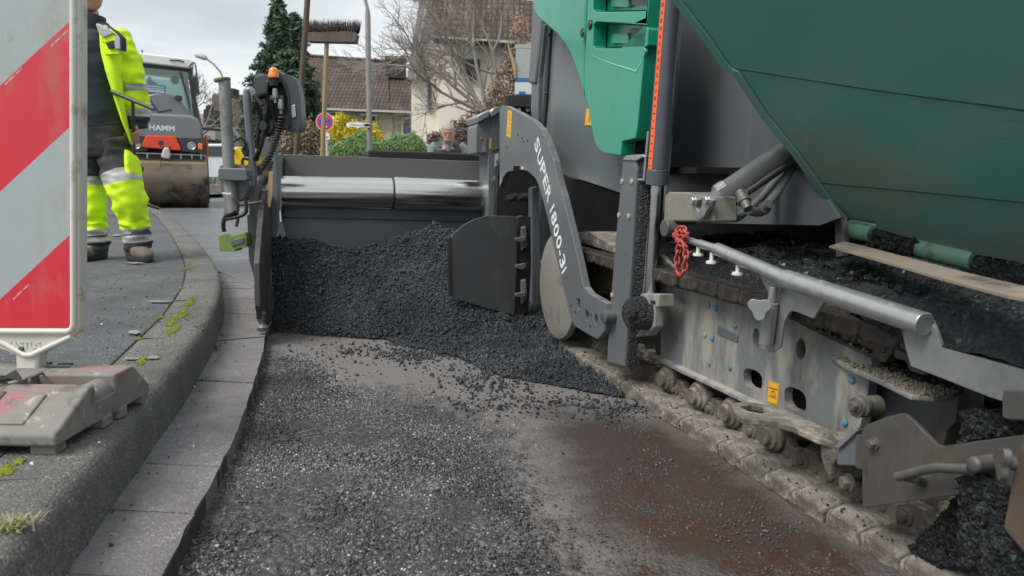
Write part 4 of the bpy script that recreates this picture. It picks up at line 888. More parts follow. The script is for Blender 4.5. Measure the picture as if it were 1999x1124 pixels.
# clamp bracket hanging under the tube
cb=poly('clamp_bracket',z3_((545,730),(600,745),(690,775),(850,835),(846,860),(800,932),(705,895),(688,900),(660,950),(640,1070),(600,1095),(548,1072),(560,960),(570,870),(600,840)),-.03,.007,m_galv2,bevel=.001)
b=MB(); b.tube([MS(*z3_((600,855))[0],-.045),MS(*z3_((575,1055))[0],-.045)],.0155,18); b.tube([MS(*z3_((612,780))[0],-.045),MS(*z3_((600,865))[0],-.045)],.009,14); b.build('socket_tube',m_galv2,cb,smooth=40,bevel=.001)
def star_knob(p,axis,r,m,parent,name='star_knob',lobes=3,rot=0.):
    A=np.array(axis,float); A/=np.linalg.norm(A); a=np.cross(A,ez); a/=np.linalg.norm(a); c=np.cross(A,a); P=[]
    for k in range(36):
        th=k*2*math.pi/36; q=r*(.62+.38*(.5+.5*math.cos(lobes*(th+rot)))**1.0); P.append(np.array(p)+(a*math.cos(th)+c*math.sin(th))*q)
    b=MB(); b.prism(P,A*r*.35); b.lathe(p,-A,[(0,r*.42),(r*.5,r*.34),(r*.9,r*.32)],16); return b.build(name,m,parent,smooth=40,bevel=r*.1,seg=3)
star_knob(MS(*z3_((545,880))[0],-.08),-nx*.5-ax*.6,.026,m_galv,cb,rot=.5)
# red chain
def chain(P0,path,r,w_,name,m,parent):
    b=MB(); Q=[Vector(p) for p in path]; L_=0; pts=[]; step=r*2.1
    for a,c in zip(Q[:-1],Q[1:]):
        d=(c-a).length; k=0
        n_=max(1,int(round(d/step)))
        for i in range(n_): pts.append((a.lerp(c,(i+.5)/n_),(c-a).normalized()))
    for i,(p,t) in enumerate(pts):
        a=t.orthogonal().normalized(); 
        if i%2: a=t.cross(a)
        loop=[p+t*math.cos(th)*r*1.45+a*math.sin(th)*r*.85 for th in np.linspace(0,2*math.pi,15)]
        b.tube(loop,w_,7,cap=False)
    return b.build(name,m,parent,smooth=60)
ch=[MS(u,v,-.066) for u,v in z3_((150,515),(165,560),(152,640),(150,700),(168,735),(185,700),(195,640),(188,580),(150,520),(175,500),(200,530),(150,560),(196,590))]
chain(None,ch,.0085,.0031,'red_chain',m_red,rail)
# ---- front end: deflector plate, knobs, lumps ----
dp=z6((184,400),(190,392),(212,398),(222,365),(245,340),(330,308),(412,283),(440,285),(490,325),(560,400),(600,440),(640,458),(800,428),(1040,395),(1300,360),(1300,610),(1040,662),(900,690),(720,704),(500,735),(222,770),(218,572),(200,570),(183,560))
dfl=poly('deflector_plate',dp,-.04,.008,m_plate,bevel=.0015)
b=MB(); b.hexbolt(MS(*z6((285,440))[0],-.04),-nx,.0085,.014); b.build('bolt',m_steel,dfl,smooth=30)
hose(z6((402,612),(430,605),(520,580),(600,565),(680,568),(780,570)),.0078,m_steel,'bent_rod',-.075,dfl)
b=MB(); b.tube([MS(*z6((415,605))[0],-.075),MS(*z6((500,622))[0],-.06),MS(*z6((530,628))[0],-.04)],[.007,.008,.011],12); b.build('rod_stay',m_steel,dfl,smooth=40); b=MB(); b.lathe(MS(*z6((785,550))[0],-.085),nx,[(0,.008),(.003,.012),(.045,.012)],18); b.prism([MS(u,v,-.06) for u,v in z6((755,530),(785,522),(805,545),(800,610),(775,625),(755,600))],nx*.02); b.build('rod_pivot',m_steel,dfl,smooth=40,bevel=.002)
for u,v,s1,r_ in [(195,243,-.03,.0095),]: b=MB(); b.hexbolt(MS(*z6((u,v))[0],s1),-nx,r_,.014); b.lathe(MS(*z6((245,243))[0],-.01),-nx,[(0,.017),(.004,.019),(.012,.019)],22); b.lathe(MS(*z6((300,243))[0],.02),-nx,[(0,.02),(.05,.019)],22); b.tube([MS(*z6((210,243))[0],-.03),MS(*z6((300,243))[0],.05)],.008,12); b.build('spacer_bolt',m_steel,PV,smooth=35)
b=MB(); q=z6((75,452),(185,357),(198,370),(95,465)); b.prism([MS(u,v,-.02) for u,v in q],nx*.02); b.build('guard_edge',m_galv,PV,bevel=.001)
poly('guard_box',z6((95,465),(198,370),(200,540),(185,555),(90,552),(85,520)),-.012,.08,m_dk,bevel=.003)
poly('dirt_block',z6((0,380),(60,385),(110,430),(80,460),(88,520),(60,560),(50,640),(20,570),(0,500)),-.0,.08,m_shoe,bevel=.006)
b=MB(); b.hexbolt(MS(*z6((160,640))[0],.03),-nx*1.+ax*.2,.013,.02); b.tube([MS(*z6((110,590))[0],.06),MS(*z6((160,640))[0],.03)],.011,12); b.build('bolt',m_chain,PV,smooth=35)
poly('idler_guard',z6((60,560),(215,560),(215,680),(70,640)),.09,.02,m_black,bevel=.002)
# star knob and brown post at the right edge
poly('brown_post',z6((1058,370),(1200,350),(1200,1250),(1058,1010),(948,880),(975,740),(1005,560)),-.14,.05,m_rusty,bevel=.003)
star_knob(MS(*z6((965,535))[0],-.145),-nx*.75+ax*.5,.024,m_steel,PV,rot=.2)
b=MB(); b.tube([MS(*z6((985,540))[0],-.14),MS(*z6((1050,560))[0],-.10)],.008,12); b.build('knob_shaft',m_steel,PV)
# lumps of stuck asphalt: rough blocks
def blob(px,s,th,name,k=1800,rm=.0032,m=m_lump):
    P=[MS(u,v,s) for u,v in px]; b=MB(); b.prism(P,nx*th); o=b.build(name,m,PV,bevel=.006)
    xs=[p[0] for p in px]; ys=[p[1] for p in px]
    def f():
        while True:
            u=rng.uniform(min(xs),max(xs)); v=rng.uniform(min(ys),max(ys))
            if inpoly(np.array([u]),np.array([v]),px)[0]: break
        return MS(u,v,s-.001)
    def g():
        i=rng.integers(len(px)); a,c=px[i],px[(i+1)%len(px)]; t=rng.uniform(); return MS(a[0]+(c[0]-a[0])*t,a[1]+(c[1]-a[1])*t,s+rng.uniform(0,th))
    crumbs_on(f,k,rm,'asphalt_crumbs',m_lump,o); crumbs_on(g,k//2,rm*1.2,'asphalt_crumbs',m_lump,o); return o
blob(z6((730,640),(760,622),(860,625),(880,650),(985,665),(960,760),(950,830),(905,900),(870,960),(860,1060),(780,1080),(735,1070),(738,800)),-.06,.05,'stuck_asphalt',1500,.0028)
blob(z6((745,285),(800,268),(860,280),(1000,290),(1200,300),(1200,400),(940,400),(820,415),(745,425)),-.0,.06,'stuck_asphalt',900,.0028)
blob(z6((850,1124),(870,1000),(905,920),(950,885),(1000,920),(1058,990),(1250,1120),(1250,1300),(850,1300)),-.12,.06,'stuck_asphalt',1400,.003)
# rising front shoes crusted with asphalt
blob(z6((470,990),(560,900),(640,820),(700,745),(730,735),(735,1070),(560,1085)),.02,.2,'stuck_asphalt',1200,.0028)
# ---------------- screed ----------------
def mtp(name,px,T,th,m,parent,bevel=.003,smooth=0,holes=(),label=None):
    b=MB(); b.prism([MT(u,v,T) for u,v in px],ax*th,[[MT(u,v,T) for u,v in h] for h in holes]); return b.build(name,m,parent,bevel=bevel,smooth=smooth,label=label)
def ytp(name,px,Y,th,m,parent,bevel=.002,smooth=0,holes=(),seg=2):
    b=MB(); b.prism([YP(u,v,Y) for u,v in px],(0,th,0),[[YP(u,v,Y) for u,v in h] for h in holes]); return b.build(name,m,parent,bevel=bevel,smooth=smooth,seg=seg)
z6b=lambda *p: Z_(700,0,3.511,*p)
z3b=lambda *p: Z_(240,80,3.121,*p)
z4b=lambda *p: Z_(400,100,2.008,*p)
scr=MB(); scr.prism([MT(u,v,3.0) for u,v in z7((205,58),(1325,100),(1325,218),(205,184))],ax*.10); scd=scr.build('screed_beam',mat('screed_beam_paint',(.125,.128,.125),.45,0,.08,3,dirt=[((.2,.19,.17),.64,8,(1,1,.6))],up=(DUST,.9)),PV,bevel=.008)
mtp('screed_box',z7((670,34),(1300,56),(1322,72),(1325,112),(670,90)),3.35,.4,m_black,PV,bevel=.01)
mtp('screed_wall',z7((190,184),(1345,215),(1345,480),(190,440)),3.06,.03,mat('screed_wall_paint',(.05,.053,.057),.5,0,.1,4),PV)
mtp('screed_lower_plate',z7((205,345),(1340,372),(1340,430),(205,405)),2.90,.10,m_dk,PV)
mtp('screed_front_plate',z7((205,404),(1340,432),(1340,700),(205,700)),2.93,.03,mat('worn_screed_plate',(.2,.21,.22),.45,.2,.1,5,dirt=[((.06,.06,.06),.62,6,(1,1,1))]),PV)
c0=MT(*z7((196,262))[0],2.86); c1=MT(*z7((803,270))[0],2.86); c2=MT(*z7((1378,290))[0],2.86)
r_a=(345-182)/2/2.81/F*np.linalg.norm(c1-C0); r_b=(362-192)/2/2.81/F*np.linalg.norm(c1-C0)
b=MB(); b.tube([c0,c1],r_a,40); b.build('telescopic_tube',m_chrome,PV,smooth=40); b=MB(); b.tube([c1-nx*.0,c1+nx*.012,c2],[r_b,r_b*1.015,r_b*1.0],40); b.build('telescopic_tube',m_chrome,PV,smooth=40)
b=MB(); b.lathe(c1-nx*.004,nx,[(0,r_b*1.0),(.004,r_b*1.03),(.010,r_b*1.03)],40); b.build('tube_seam_shade',m_black,PV,smooth=40)  # added black ring paints the shadow at the seam of the two tubes
b=MB(); b.lathe(c2-nx*.02,nx,[(0,r_b*1.08),(.05,r_b*1.08)],32); b.build('tube_collar',m_dk,PV,smooth=40,bevel=.003)
mtp('screed_flange',z7((168,82),(176,62),(188,55),(205,58),(208,75),(200,120),(198,400),(222,500),(222,700),(180,700),(172,350)),2.84,.22,m_dk,PV,bevel=.006)
mtp('flange_slot',z7((182,372),(190,368),(197,428),(188,432)),2.837,.003,m_wht,PV,bevel=0)
# central screed boxes next to the tow arm
mtp('screed_side_panel',z6b((818,845),(900,797),(1010,760),(1010,1500),(890,1500),(890,1060),(805,1050),(805,870)),2.72,.2,m_dk2,PV,bevel=.006)
mtp('screed_side_panel',z6b((905,808),(968,770),(970,1020),(915,1040)),2.713,.01,m_dk,PV,bevel=.004)
for q in (((812,800),(822,790),(890,758),(897,765),(895,797),(820,842)),((902,762),(912,748),(968,726),(974,735),(972,768),(907,806))): mtp('panel_cap',z6b(*q),2.69,.25,m_galv2,PV,bevel=.008,smooth=40)
for q in (((850,955),(876,950),(874,1040),(848,1042)),): mtp('rating_plate',z6b(*q),2.716,.003,m_galv,PV,bevel=0)
for q in (((900,945),(910,945),(908,1018),(896,1018)),((935,1055),(960,1050),(958,1130),(932,1140))): mtp('warning_decal',z6b(*q),2.712,.002,m_yel if q[0][0]<930 else mat('pale_sticker',(.5,.45,.33),.6,0,.1,60),PV,bevel=0)
for u,v in z1((248,370),(262,300),(195,215)): b=MB(); b.disc(MT(u,v,2.71),-ax,.010 if v<300 else .02,.01,14); b.build('bolt',m_dk,PV,smooth=40)
mtp('auger_dark_backing',z1((255,330),(410,330),(410,560),(250,560)),2.66,.05,m_black,PV,bevel=0)  # black backing sheet, paints the darkness of the opening under the arm
blk=MB(); 
for k in range(9):
    u=300+k*11; p=MT(*z1((u,440-4*(k%3)))[0],2.6); blk=MB(); blk.ball(p,.02,8,6); blk.build('auger_lump',m_lump,PV)
# auger shield plate with hinge lugs
asp=mtp('auger_shield',z1((76,590),(90,570),(130,538),(165,520),(220,504),(324,508),(328,700),(318,882),(215,857),(80,812)),2.10,.012,m_shield,PV,bevel=.003)
mtp('shield_post',z1((330,512),(352,505),(380,510),(382,700),(372,860),(345,885),(325,880)),2.12,.05,m_black,asp,bevel=.003)
for v in (590,692,800): mtp('hinge_lug',z1((322,v),(362,v-6),(366,v+8),(352,v+18),(322,v+12)),2.085,.02,m_steel,asp,bevel=.004)
for v in (600,800): mtp('hinge_clip',z1((345,v-50),(362,v-55),(368,v+20),(345,v+40)),2.10,.03,m_dk,asp,bevel=.004)
mtp('shield_edge',z1((66,590),(78,585),(82,812),(70,806)),2.095,.02,m_black,asp,bevel=.002)
mtp('frame_post',z1((386,400),(408,395),(418,600),(418,880),(386,875)),2.3,.06,m_dk,PV,bevel=.004)
# end plate, slightly toed in
Fp=ZP(514,650,.05); Gp=YP(538,450,Fp[1]+.62); g=Gp-Fp; g[2]=0; g/=np.linalg.norm(g); en=np.array([g[1],-g[0],0.])
EP=lambda u,v,o=0.: plane(u,v,Fp+en*o,en)
ep=z4b((238,550),(246,540),(262,560),(275,600),(278,900),(276,1040),(266,1088),(250,1092),(230,1062),(218,1000),(214,830),(226,680))
b=MB(); b.prism([EP(u,v) for u,v in ep],-en*.022); epl=b.build('end_plate',mat('worn_brown_plate',(.085,.07,.06),.5,.3,.15,5,dirt=[((.04,.035,.03),.5,7,(1,1,.5)),((.16,.14,.12),.62,20,(1,1,1))],bump=.15,bs=60),PV,bevel=.003)
b=MB(); b.tube([EP(u,v,-.008) for u,v in z4b((240,548),(227,680),(215,820),(217,1000))],.006,8); b.build('bright_edge',m_galv,epl,smooth=60)
b=MB(); 
lp=[YP(u,v,Fp[1]) for u,v in z4b((222,1012),(208,1010),(203,1040),(208,1055),(220,1050),(222,1015))]; b.tube(lp,.0035,8); b.build('lock_ring',m_steel,epl)
b=MB(); b.lathe(YP(*z4b((228,1086))[0],Fp[1]),(0,0,1),[(-.01,.022),(.006,.024),(.018,.012),(.05,.01),(.06,.016),(.07,.01)],14); b.build('foot_bolt',m_steel,epl,smooth=40)
ytp('outer_guide',z4b((165,640),(212,636),(216,800),(218,985),(205,950),(190,880),(172,815)),3.25,.06,m_shield,PV)
ytp('outer_guide',z4b((200,600),(215,600),(216,980),(205,960)),3.18,.02,m_dk,PV)
ytp('marker_lath',z3b((888,795),(915,800),(912,930),(896,1012),(886,1015),(880,985)),3.16,.01,m_wood,PV)
# sensor mast, clamp and sensor
Ym=3.12
b=MB(); b.tube([YP(438,157,Ym),YP(447,330,Ym),YP(453,400,Ym),YP(455,420,Ym)],11/F*Ym,24); mast=b.build('sensor_mast',mat('dull_zinc_tube',(.26,.275,.265),.5,.4,.12,12,dirt=[((.15,.15,.14),.55,20,(1,1,1)),((.36,.37,.34),.66,30,(1,1,1))],bump=.1,bs=80),PV,smooth=40)
b=MB(); b.lathe(YP(434,157,Ym),YP(434,150,Ym)-YP(436,160,Ym),[(-.003,.031),(.004,.034),(.008,.033)],24); b.build('mast_cap',m_lime,mast,smooth=40)
ytp('mast_clamp',z3b((578,782),(590,772),(745,776),(757,790),(757,845),(748,852),(582,848),(576,835)),Ym-.05,.06,m_dk,mast,bevel=.006)
ytp('clamp_bracket',z3b((588,760),(610,752),(720,752),(745,770),(750,900),(735,960),(705,978),(625,965),(592,930)),Ym+.012,.05,m_dk,mast,bevel=.01,seg=3)
ytp('clamp_block',z3b((612,925),(662,928),(688,960),(690,1040),(668,1075),(612,1070)),Ym-.02,.04,m_beige,mast,bevel=.003)
ytp('clamp_tab',z3b((604,922),(658,926),(658,934),(604,930)),Ym-.06,.01,m_wht,mast,bevel=0)
b=MB(); b.tube([YP(u,v,Ym-.02) for u,v in z3b((668,950),(690,1010),(700,1090),(690,1130))],.007,10); b.build('mast_rod',m_steel,mast,smooth=50)
sn=ytp('grade_sensor',z4b((50,722),(70,716),(92,732),(120,716),(158,710),(164,730),(162,768),(132,772),(118,786),(56,784),(52,760)),Ym-.04,.07,m_lime,mast,bevel=.006,seg=3)
ytp('sensor_face',z4b((100,742),(150,728),(152,750),(104,766)),Ym-.046,.008,m_dk,sn,bevel=.003)
hn_=lambda name,pts,r,m,par,Y,rip=0,seg=10: None
def cable(name,pts,r,m,par,Y,rip=0,seg=10,sub=8,Y2=None):
    Q=[Vector(YP(u,v,Y+((Y2-Y)*i/(len(pts)-1) if Y2 else 0))) for i,(u,v) in enumerate(pts)]; path=[]; n_=len(Q)
    for i in range(n_-1):
        a,b_,c,d=Q[max(i-1,0)],Q[i],Q[i+1],Q[min(i+2,n_-1)]
        for k in range(sub):
            t=k/sub; path.append(.5*((2*b_)+(c-a)*t+(2*a-5*b_+4*c-d)*t*t+(3*b_-a-3*c+d)*t**3))
    path.append(Q[-1]); rs_=[r*(1+(rip if k%2 else -rip)) for k in range(len(path))]
    b=MB(); b.tube(path,rs_,seg); return b.build(name,m,par,smooth=0 if rip else 60)
cable('coiled_lead',z4b((125,630),(110,640),(80,650),(72,680),(76,708)),.009,m_bh,mast,Ym-.05,.3,8,10)
cable('lead',z3b((745,960),(750,1040),(700,1070),(620,1085)),.008,m_bh,mast,Ym-.05)
# bent bar beside the mast
bar=cable('bent_bar',z3b((806,352),(790,310),(768,300),(755,325),(760,420),(775,600),(790,760),(796,870),(790,1000)),.0165,m_galv2,PV,3.22); bar.data.materials[0]=mat('grey_bent_bar',(.19,.21,.24),.3,.2,.08,10)
ytp('bar_socket',z3b((765,880),(825,880),(828,975),(812,1060),(770,1060)),3.19,.05,m_dk,PV)
ytp('bar_socket',z3b((812,1060),(850,1060),(870,1124),(880,1300),(820,1300)),3.24,.05,m_shield,PV)
cable('clamp_lever',z3b((706,1000),(760,992),(850,978)),.006,m_steel,PV,3.12)
cable('lock_lever',z3b((665,530),(690,565),(712,590)),.010,m_galv2,PV,3.2); cable('lock_hook',z3b((695,600),(720,588),(745,625),(735,655)),.007,m_bh,PV,3.2)
ytp('junction_box',z3b((712,655),(745,638),(765,660),(762,700),(735,705)),3.2,.04,m_plas,PV,bevel=.006)
# remote stand and console seen from behind
st=ytp('console_stand',z3b((838,570),(930,560),(938,760),(945,1000),(930,1200),(895,1200),(905,1000),(880,900),(845,700)),3.40,.03,mat('stand_paint',(.14,.15,.165),.4,0,.08,6),PV,bevel=.003)
con=z3b((797,240),(806,218),(835,206),(880,203),(895,190),(920,182),(950,180),(975,198),(1020,208),(1048,226),(1062,270),(1078,340),(1085,440),(1084,525),(1074,550),(1040,556),(1000,548),(985,520),(1000,440),(1000,330),(985,262),(960,250),(885,250),(868,270),(862,350),(820,350),(800,300))
cn_=ytp('remote_console',con,3.28,.08,mat('console_plastic',(.055,.062,.07),.4,0,.12,12,up=((.25,.26,.27),.5)),st,bevel=.012,seg=3,smooth=40)
ytp('console_back',z3b((860,250),(1000,250),(1010,330),(1010,545),(960,540),(900,560),(870,480),(862,350)),3.34,.03,m_black,cn_,bevel=.004)
ytp('console_rib',z3b((868,240),(890,240),(878,330),(868,430),(856,430),(858,330)),3.275,.02,m_plas,cn_,bevel=.004); ytp('console_rib',z3b((965,245),(990,245),(1015,330),(1022,520),(1000,540),(1000,340)),3.275,.02,m_plas,cn_,bevel=.004)
ytp('console_window',z3b((1024,395),(1048,385),(1056,462),(1032,470)),3.275,.004,m_galv,cn_,bevel=.002)
bc=MB(); p=YP(*z3b((918,214))[0],3.25); rr=28/3.121/F*3.3; bc.lathe(p,(0,0,1),[(-.006,rr*1.1),(.006,rr*1.12),(.01,rr),(.02,rr*.97),(.029,rr*.82),(.036,rr*.5),(.039,.001)],24); bc.build('warning_beacon',m_lens,cn_,smooth=60)
b=MB(); b.lathe(p-ez*.04,(0,0,1),[(0,.018),(.03,.022),(.034,.024)],20); b.build('beacon_base',m_plas,cn_,smooth=40)
b=MB(); b.ball(YP(*z3b((958,212))[0],3.33),.022,14,10,(.9,.8,1.2)); b.build('console_bump',m_plas,cn_,smooth=60)
ytp('connector_plate',z3b((895,330),(972,330),(975,355),(895,358)),3.26,.03,m_steel,cn_)
for u,v in z3b((928,318),(962,385)): b=MB(); q=YP(u,v,3.25); b.lathe(q,(0,0,-1),[(-.02,.009),(0,.012),(.02,.011),(.024,.006),(.04,.006)],12); b.build('plug',m_galv2,cn_,smooth=40)
cable('corrugated_hose',z3b((800,330),(835,372),(850,392)),.013,m_plas,cn_,3.2)
for pts,r in (((( 830,345),(862,332),(882,362),(872,440),(862,520),(845,620),(822,690),(808,730)),.0105),(((812,370),(822,410),(838,460),(826,520),(822,600),(828,650)),.0085),(((905,395),(915,440),(940,480),(975,470),(965,510),(930,530)),.0095)): cable('corrugated_hose',z3b(*pts),r,m_bh,cn_,3.2,.16,10,18)
# spiral lead
pts=z3b((965,455),(962,500),(945,560),(925,620),(900,690),(868,752)); Q=[np.array(YP(u,v,3.2)) for u,v in pts]; D=np.r_[0,np.cumsum([np.linalg.norm(Q[i+1]-Q[i]) for i in range(5)])]; hp_=[]
for k in range(260):
    t=k/259*D[-1]; p=np.array([np.interp(t,D,[q[j] for q in Q]) for j in range(3)]); a=t/D[-1]*6.283*17; hp_.append(p+np.array([math.cos(a)*.014,math.sin(a)*.014,0]))
b=MB(); b.tube(hp_,.0032,6); b.build('spiral_lead',m_bh,cn_,smooth=60)
for c_,r_ in (((885,520),.045),((900,440),.022)):
    b=MB(); q=YP(*z3b(c_)[0],3.24); b.lathe(q,(-.2,-1,0),[(0,r_),(.012,r_),(.014,r_*.8),(.026,r_*.8),(.028,r_*.5),(.05,r_*.45)],20); b.build('rotary_head',m_plas,st,smooth=35)
for u,v,r_ in ((845,745,.013),(862,785,.012),(845,840,.018),(815,520,.012)):
    b=MB(); q=YP(*z3b((u,v))[0],3.22); b.lathe(q-ez*.02,(.6,-.2,.8),[(0,r_),(.05,r_),(.052,r_*.6),(.07,r_*.6)],14); b.build('coupling',m_steel,st,smooth=35)
cable('stand_hook',z3b((762,722),(735,715),(728,745),(745,775)),.006,m_bh,st,3.2)
for u,v in z3b((885,590),(868,575),(905,578)): b=MB(); b.disc(YP(u,v,3.395),(0,-1,0),.006,.004,10); b.build('bolt',m_galv,st)
# dark tray and the carton standing on it
ytp('rear_tray',z6b((1015,650),(1190,650),(1190,740),(1015,725)),3.95,.3,m_black,PV,bevel=.006)
ytp('rear_tray_base',z6b((1050,735),(1190,740),(1200,900),(1100,900)),4.0,.2,m_black,PV)
for u in (1100,1160): b=MB(); b.disc(YP(*z6b((u,752))[0],3.99),(0,-1,0),.012,.01,14); b.build('tray_knob',m_galv,PV,smooth=40)
m_cart=mat('printed_carton',(.42,.43,.42),.8,0,.1,30,stretch=(8,1,1)); m_cart2=mat('white_carton',(.68,.7,.7),.8,0,.03,20); m_cblue=mat('blue_carton_print',(.03,.18,.5),.7,0,.05,30); m_card=mat('brown_cardboard',(.42,.33,.22),.85,0,.06,20)
cp=YP(*z6b((1130,648))[0],4.1); ctn=thing('cardboard_carton',cp,'open white and grey cardboard carton with blue band standing on the rear of the machine','carton')
b=MB(); b.prism([YP(u,v,3.98) for u,v in z6b((1078,330),(1200,330),(1200,534),(1078,534))],(0,.2,0)); b.build('carton_side',m_cart,ctn,bevel=.001)
b=MB(); b.prism([YP(u,v,3.978) for u,v in z6b((1073,560),(1200,560),(1200,646),(1070,646))],(0,.204,0)); b.build('carton_lower',m_cart2,ctn,bevel=.001)
b=MB(); b.prism([YP(u,v,3.977) for u,v in z6b((1075,534),(1200,534),(1200,560),(1074,560))],(0,.206,0)); b.build('carton_band',m_cblue,ctn,bevel=0)
b=MB(); b.prism([YP(u,v,3.979) for u,v in z6b((1072,302),(1200,302),(1200,330),(1072,330))],(0,.202,0)); b.build('carton_rim',m_cart,ctn,bevel=.001)
b=MB(); b.prism([YP(u,v,3.975) for u,v in z6b((1098,626),(1142,626),(1142,646),(1098,646))],(0,.002,0)); b.build('carton_mark',m_cblue,ctn,bevel=0)
b=MB(); b.prism([YP(u,v,3.97) for u,v in z6b((1019,303),(1030,310),(1050,370),(1074,420),(1080,535),(1068,528),(1045,410))],(0,.012,0)); b.build('carton_flap',m_card,ctn,bevel=.0005)
# broom and pole standing behind the screed
by=4.55; bt=YP(632,300,by); bs0=np.array([bt[0]-.02,by,.06]); br=thing('street_broom',bs0,'wide street broom standing head up behind the screed','broom')
b=MB(); b.tube([bs0,YP(629,320,by),YP(638,78,by)],.0135,14); b.build('handle',m_wood,br,smooth=50)
A_=YP(600,71,by); B_=YP(694,72,by); dX=(B_-A_)/np.linalg.norm(B_-A_)
b=MB(); b.prism([YP(u,v,by-.03) for u,v in [(596,62),(690,60),(697,66),(694,82),(600,80),(594,76)]],(0,.075,0)); b.build('head',m_wood2,br,bevel=.004)
V=[];Fb=[];k=0
for i in range(900):
    u=rng.uniform(597,699); p=YP(u,63,by)+np.array([0,rng.uniform(-.035,.055),0]); d=np.array([rng.normal(0,.16)+max(0,(u-670)/30)*.25,rng.normal(0,.2),1.]); d/=np.linalg.norm(d); l=rng.uniform(.05,.085); w_=.0024
    q=p+d*l; x=np.array([w_,0,0]); y=np.array([0,w_,0]); V+=[p-x,p+y,p+x,q]; Fb+=[(k,k+1,k+3),(k+1,k+2,k+3),(k+2,k,k+3)]; k+=4
npmesh('bristles',V,Fb,mat('dark_bristle',(.035,.02,.022),.8,0,.3,40),br)
b=MB(); p0=YP(578,300,4.4); p0=np.array([p0[0]-.03,4.4,.06]); b.tube([p0,YP(578,302,4.4),YP(601,-10,4.4),YP(604,-60,4.4)],.0165,14); tag(b.build('wooden_pole',mat('dark_brown_pole',(.10,.07,.05),.7,0,.12,8,stretch=(4,4,.5)),None,smooth=50),'dark brown pole leaning upright behind the screed left of the broom','pole')
# ---------------- background ----------------
def tiles(name,c1,c2,mort,sx,sz):
    m=bpy.data.materials.new(name); m.use_nodes=True; t=m.node_tree; p=t.nodes['Principled BSDF']; L=t.links.new
    tc=N(t,'ShaderNodeTexCoord'); sp=N(t,'ShaderNodeSeparateXYZ'); cb=N(t,'ShaderNodeCombineXYZ'); L(tc.outputs['Object'],sp.inputs[0]); L(sp.outputs['X'],cb.inputs['X']); L(sp.outputs['Z'],cb.inputs['Y'])
    b=N(t,'ShaderNodeTexBrick',offset=.0); b.inputs['Color1'].default_value=as_c(c1); b.inputs['Color2'].default_value=as_c(c2); b.inputs['Mortar'].default_value=as_c(mort)
    b.inputs['Scale'].default_value=1; b.inputs['Brick Width'].default_value=sx; b.inputs['Row Height'].default_value=sz; b.inputs['Mortar Size'].default_value=.028; b.inputs['Mortar Smooth'].default_value=.6
    L(cb.outputs[0],b.inputs['Vector']); n=N(t,'ShaderNodeTexNoise',i_Scale=1.3,i_Detail=6.); L(tc.outputs['Object'],n.inputs['Vector'])
    mm=N(t,'ShaderNodeMixRGB',blend_type='MULTIPLY'); mm.inputs[0].default_value=.8; r=N(t,'ShaderNodeMapRange'); r.inputs['From Min'].default_value=.3; r.inputs['From Max'].default_value=.7; r.inputs['To Min'].default_value=.5; r.inputs['To Max'].default_value=1.35
    L(n.outputs['Fac'],r.inputs['Value']); L(b.outputs['Color'],mm.inputs[1]); L(r.outputs[0],mm.inputs[2]); L(mm.outputs[0],p.inputs['Base Color']); p.inputs['Roughness'].default_value=.85
    bp=N(t,'ShaderNodeBump',i_Strength=.8,i_Distance=.05); L(b.outputs['Fac'],bp.inputs['Height']); bp.invert=True; L(bp.outputs[0],p.inputs['Normal']); return m
m_tile=tiles('brown_roof_tiles',(.075,.052,.045),(.11,.078,.068),(.05,.038,.034),.17,.17); m_tile2=tiles('mottled_roof_tiles',(.085,.055,.047),(.15,.105,.088),(.04,.03,.027),.17,.2)
m_brick=tiles('dark_chimney_brick',(.075,.055,.052),(.1,.07,.066),(.04,.035,.034),.22,.08)
m_plaster=mat('cream_plaster',(.66,.6,.46),.9,0,.06,1.5,dirt=[((.5,.46,.37),.56,.9,(1,1,.5))],bump=.1,bs=20); m_plast2=mat('pale_yellow_plaster',(.76,.72,.61),.9,0,.06,1.2,dirt=[((.58,.52,.42),.55,.9,(1,1,.4))])
m_trim=mat('pale_trim',(.5,.5,.48),.7,0,.06,4); m_glassd=mat('window_glass',(.03,.045,.05),.08,0,.1,1,clear=.5); m_vrg=mat('weathered_bargeboard',(.26,.245,.22),.8,0,.12,3)
m_bark=mat('bark',(.085,.07,.06),.95,0,.25,12,bump=.5,bs=30); m_twig=mat('twig',(.26,.23,.21),.9,0,.2,3)
def leafmat(n,a): return mat(n,a,.75,0,.38,2.2,bump=0)
# rising bank behind the junction
b=MB(); b.prism([(-34,25,-.02),(9,25,-.02),(60,60,-.02),(60,120,-.02),(-60,120,-.02),(-60,40,-.02)],(0,0,.38)); struct(b.build('bank',m_earth))
b=MB(); b.box((-12.5,24.9,.2),(43,.16,.45)); struct(b.build('far_kerb',m_gut,bevel=.03))
b=MB(); b.box((-12.5,26.2,.375),(43,2.2,.02)); struct(b.build('far_pavement',m_side))
def pb(b,px,Y,th): b.prism([YP(u,v,Y) for u,v in px],(0,th,0)); return b
def part(name,px,Y,th,m,par,bevel=0,smooth=0): b=MB(); pb(b,px,Y,th); return b.build(name,m,par,bevel=bevel,smooth=smooth)
def roofslab(name,pe,Ye,pr,Yr,m,par,th=.12):
    """pe: two eave pixels at depth Ye, pr: two ridge pixels at depth Yr"""
    a,c=YP(*pe[0],Ye),YP(*pe[1],Ye); d,e=YP(*pr[1],Yr),YP(*pr[0],Yr); b=MB(); b.prism([a,c,d,e],(0,.02,-th)); return b.build(name,m,par)
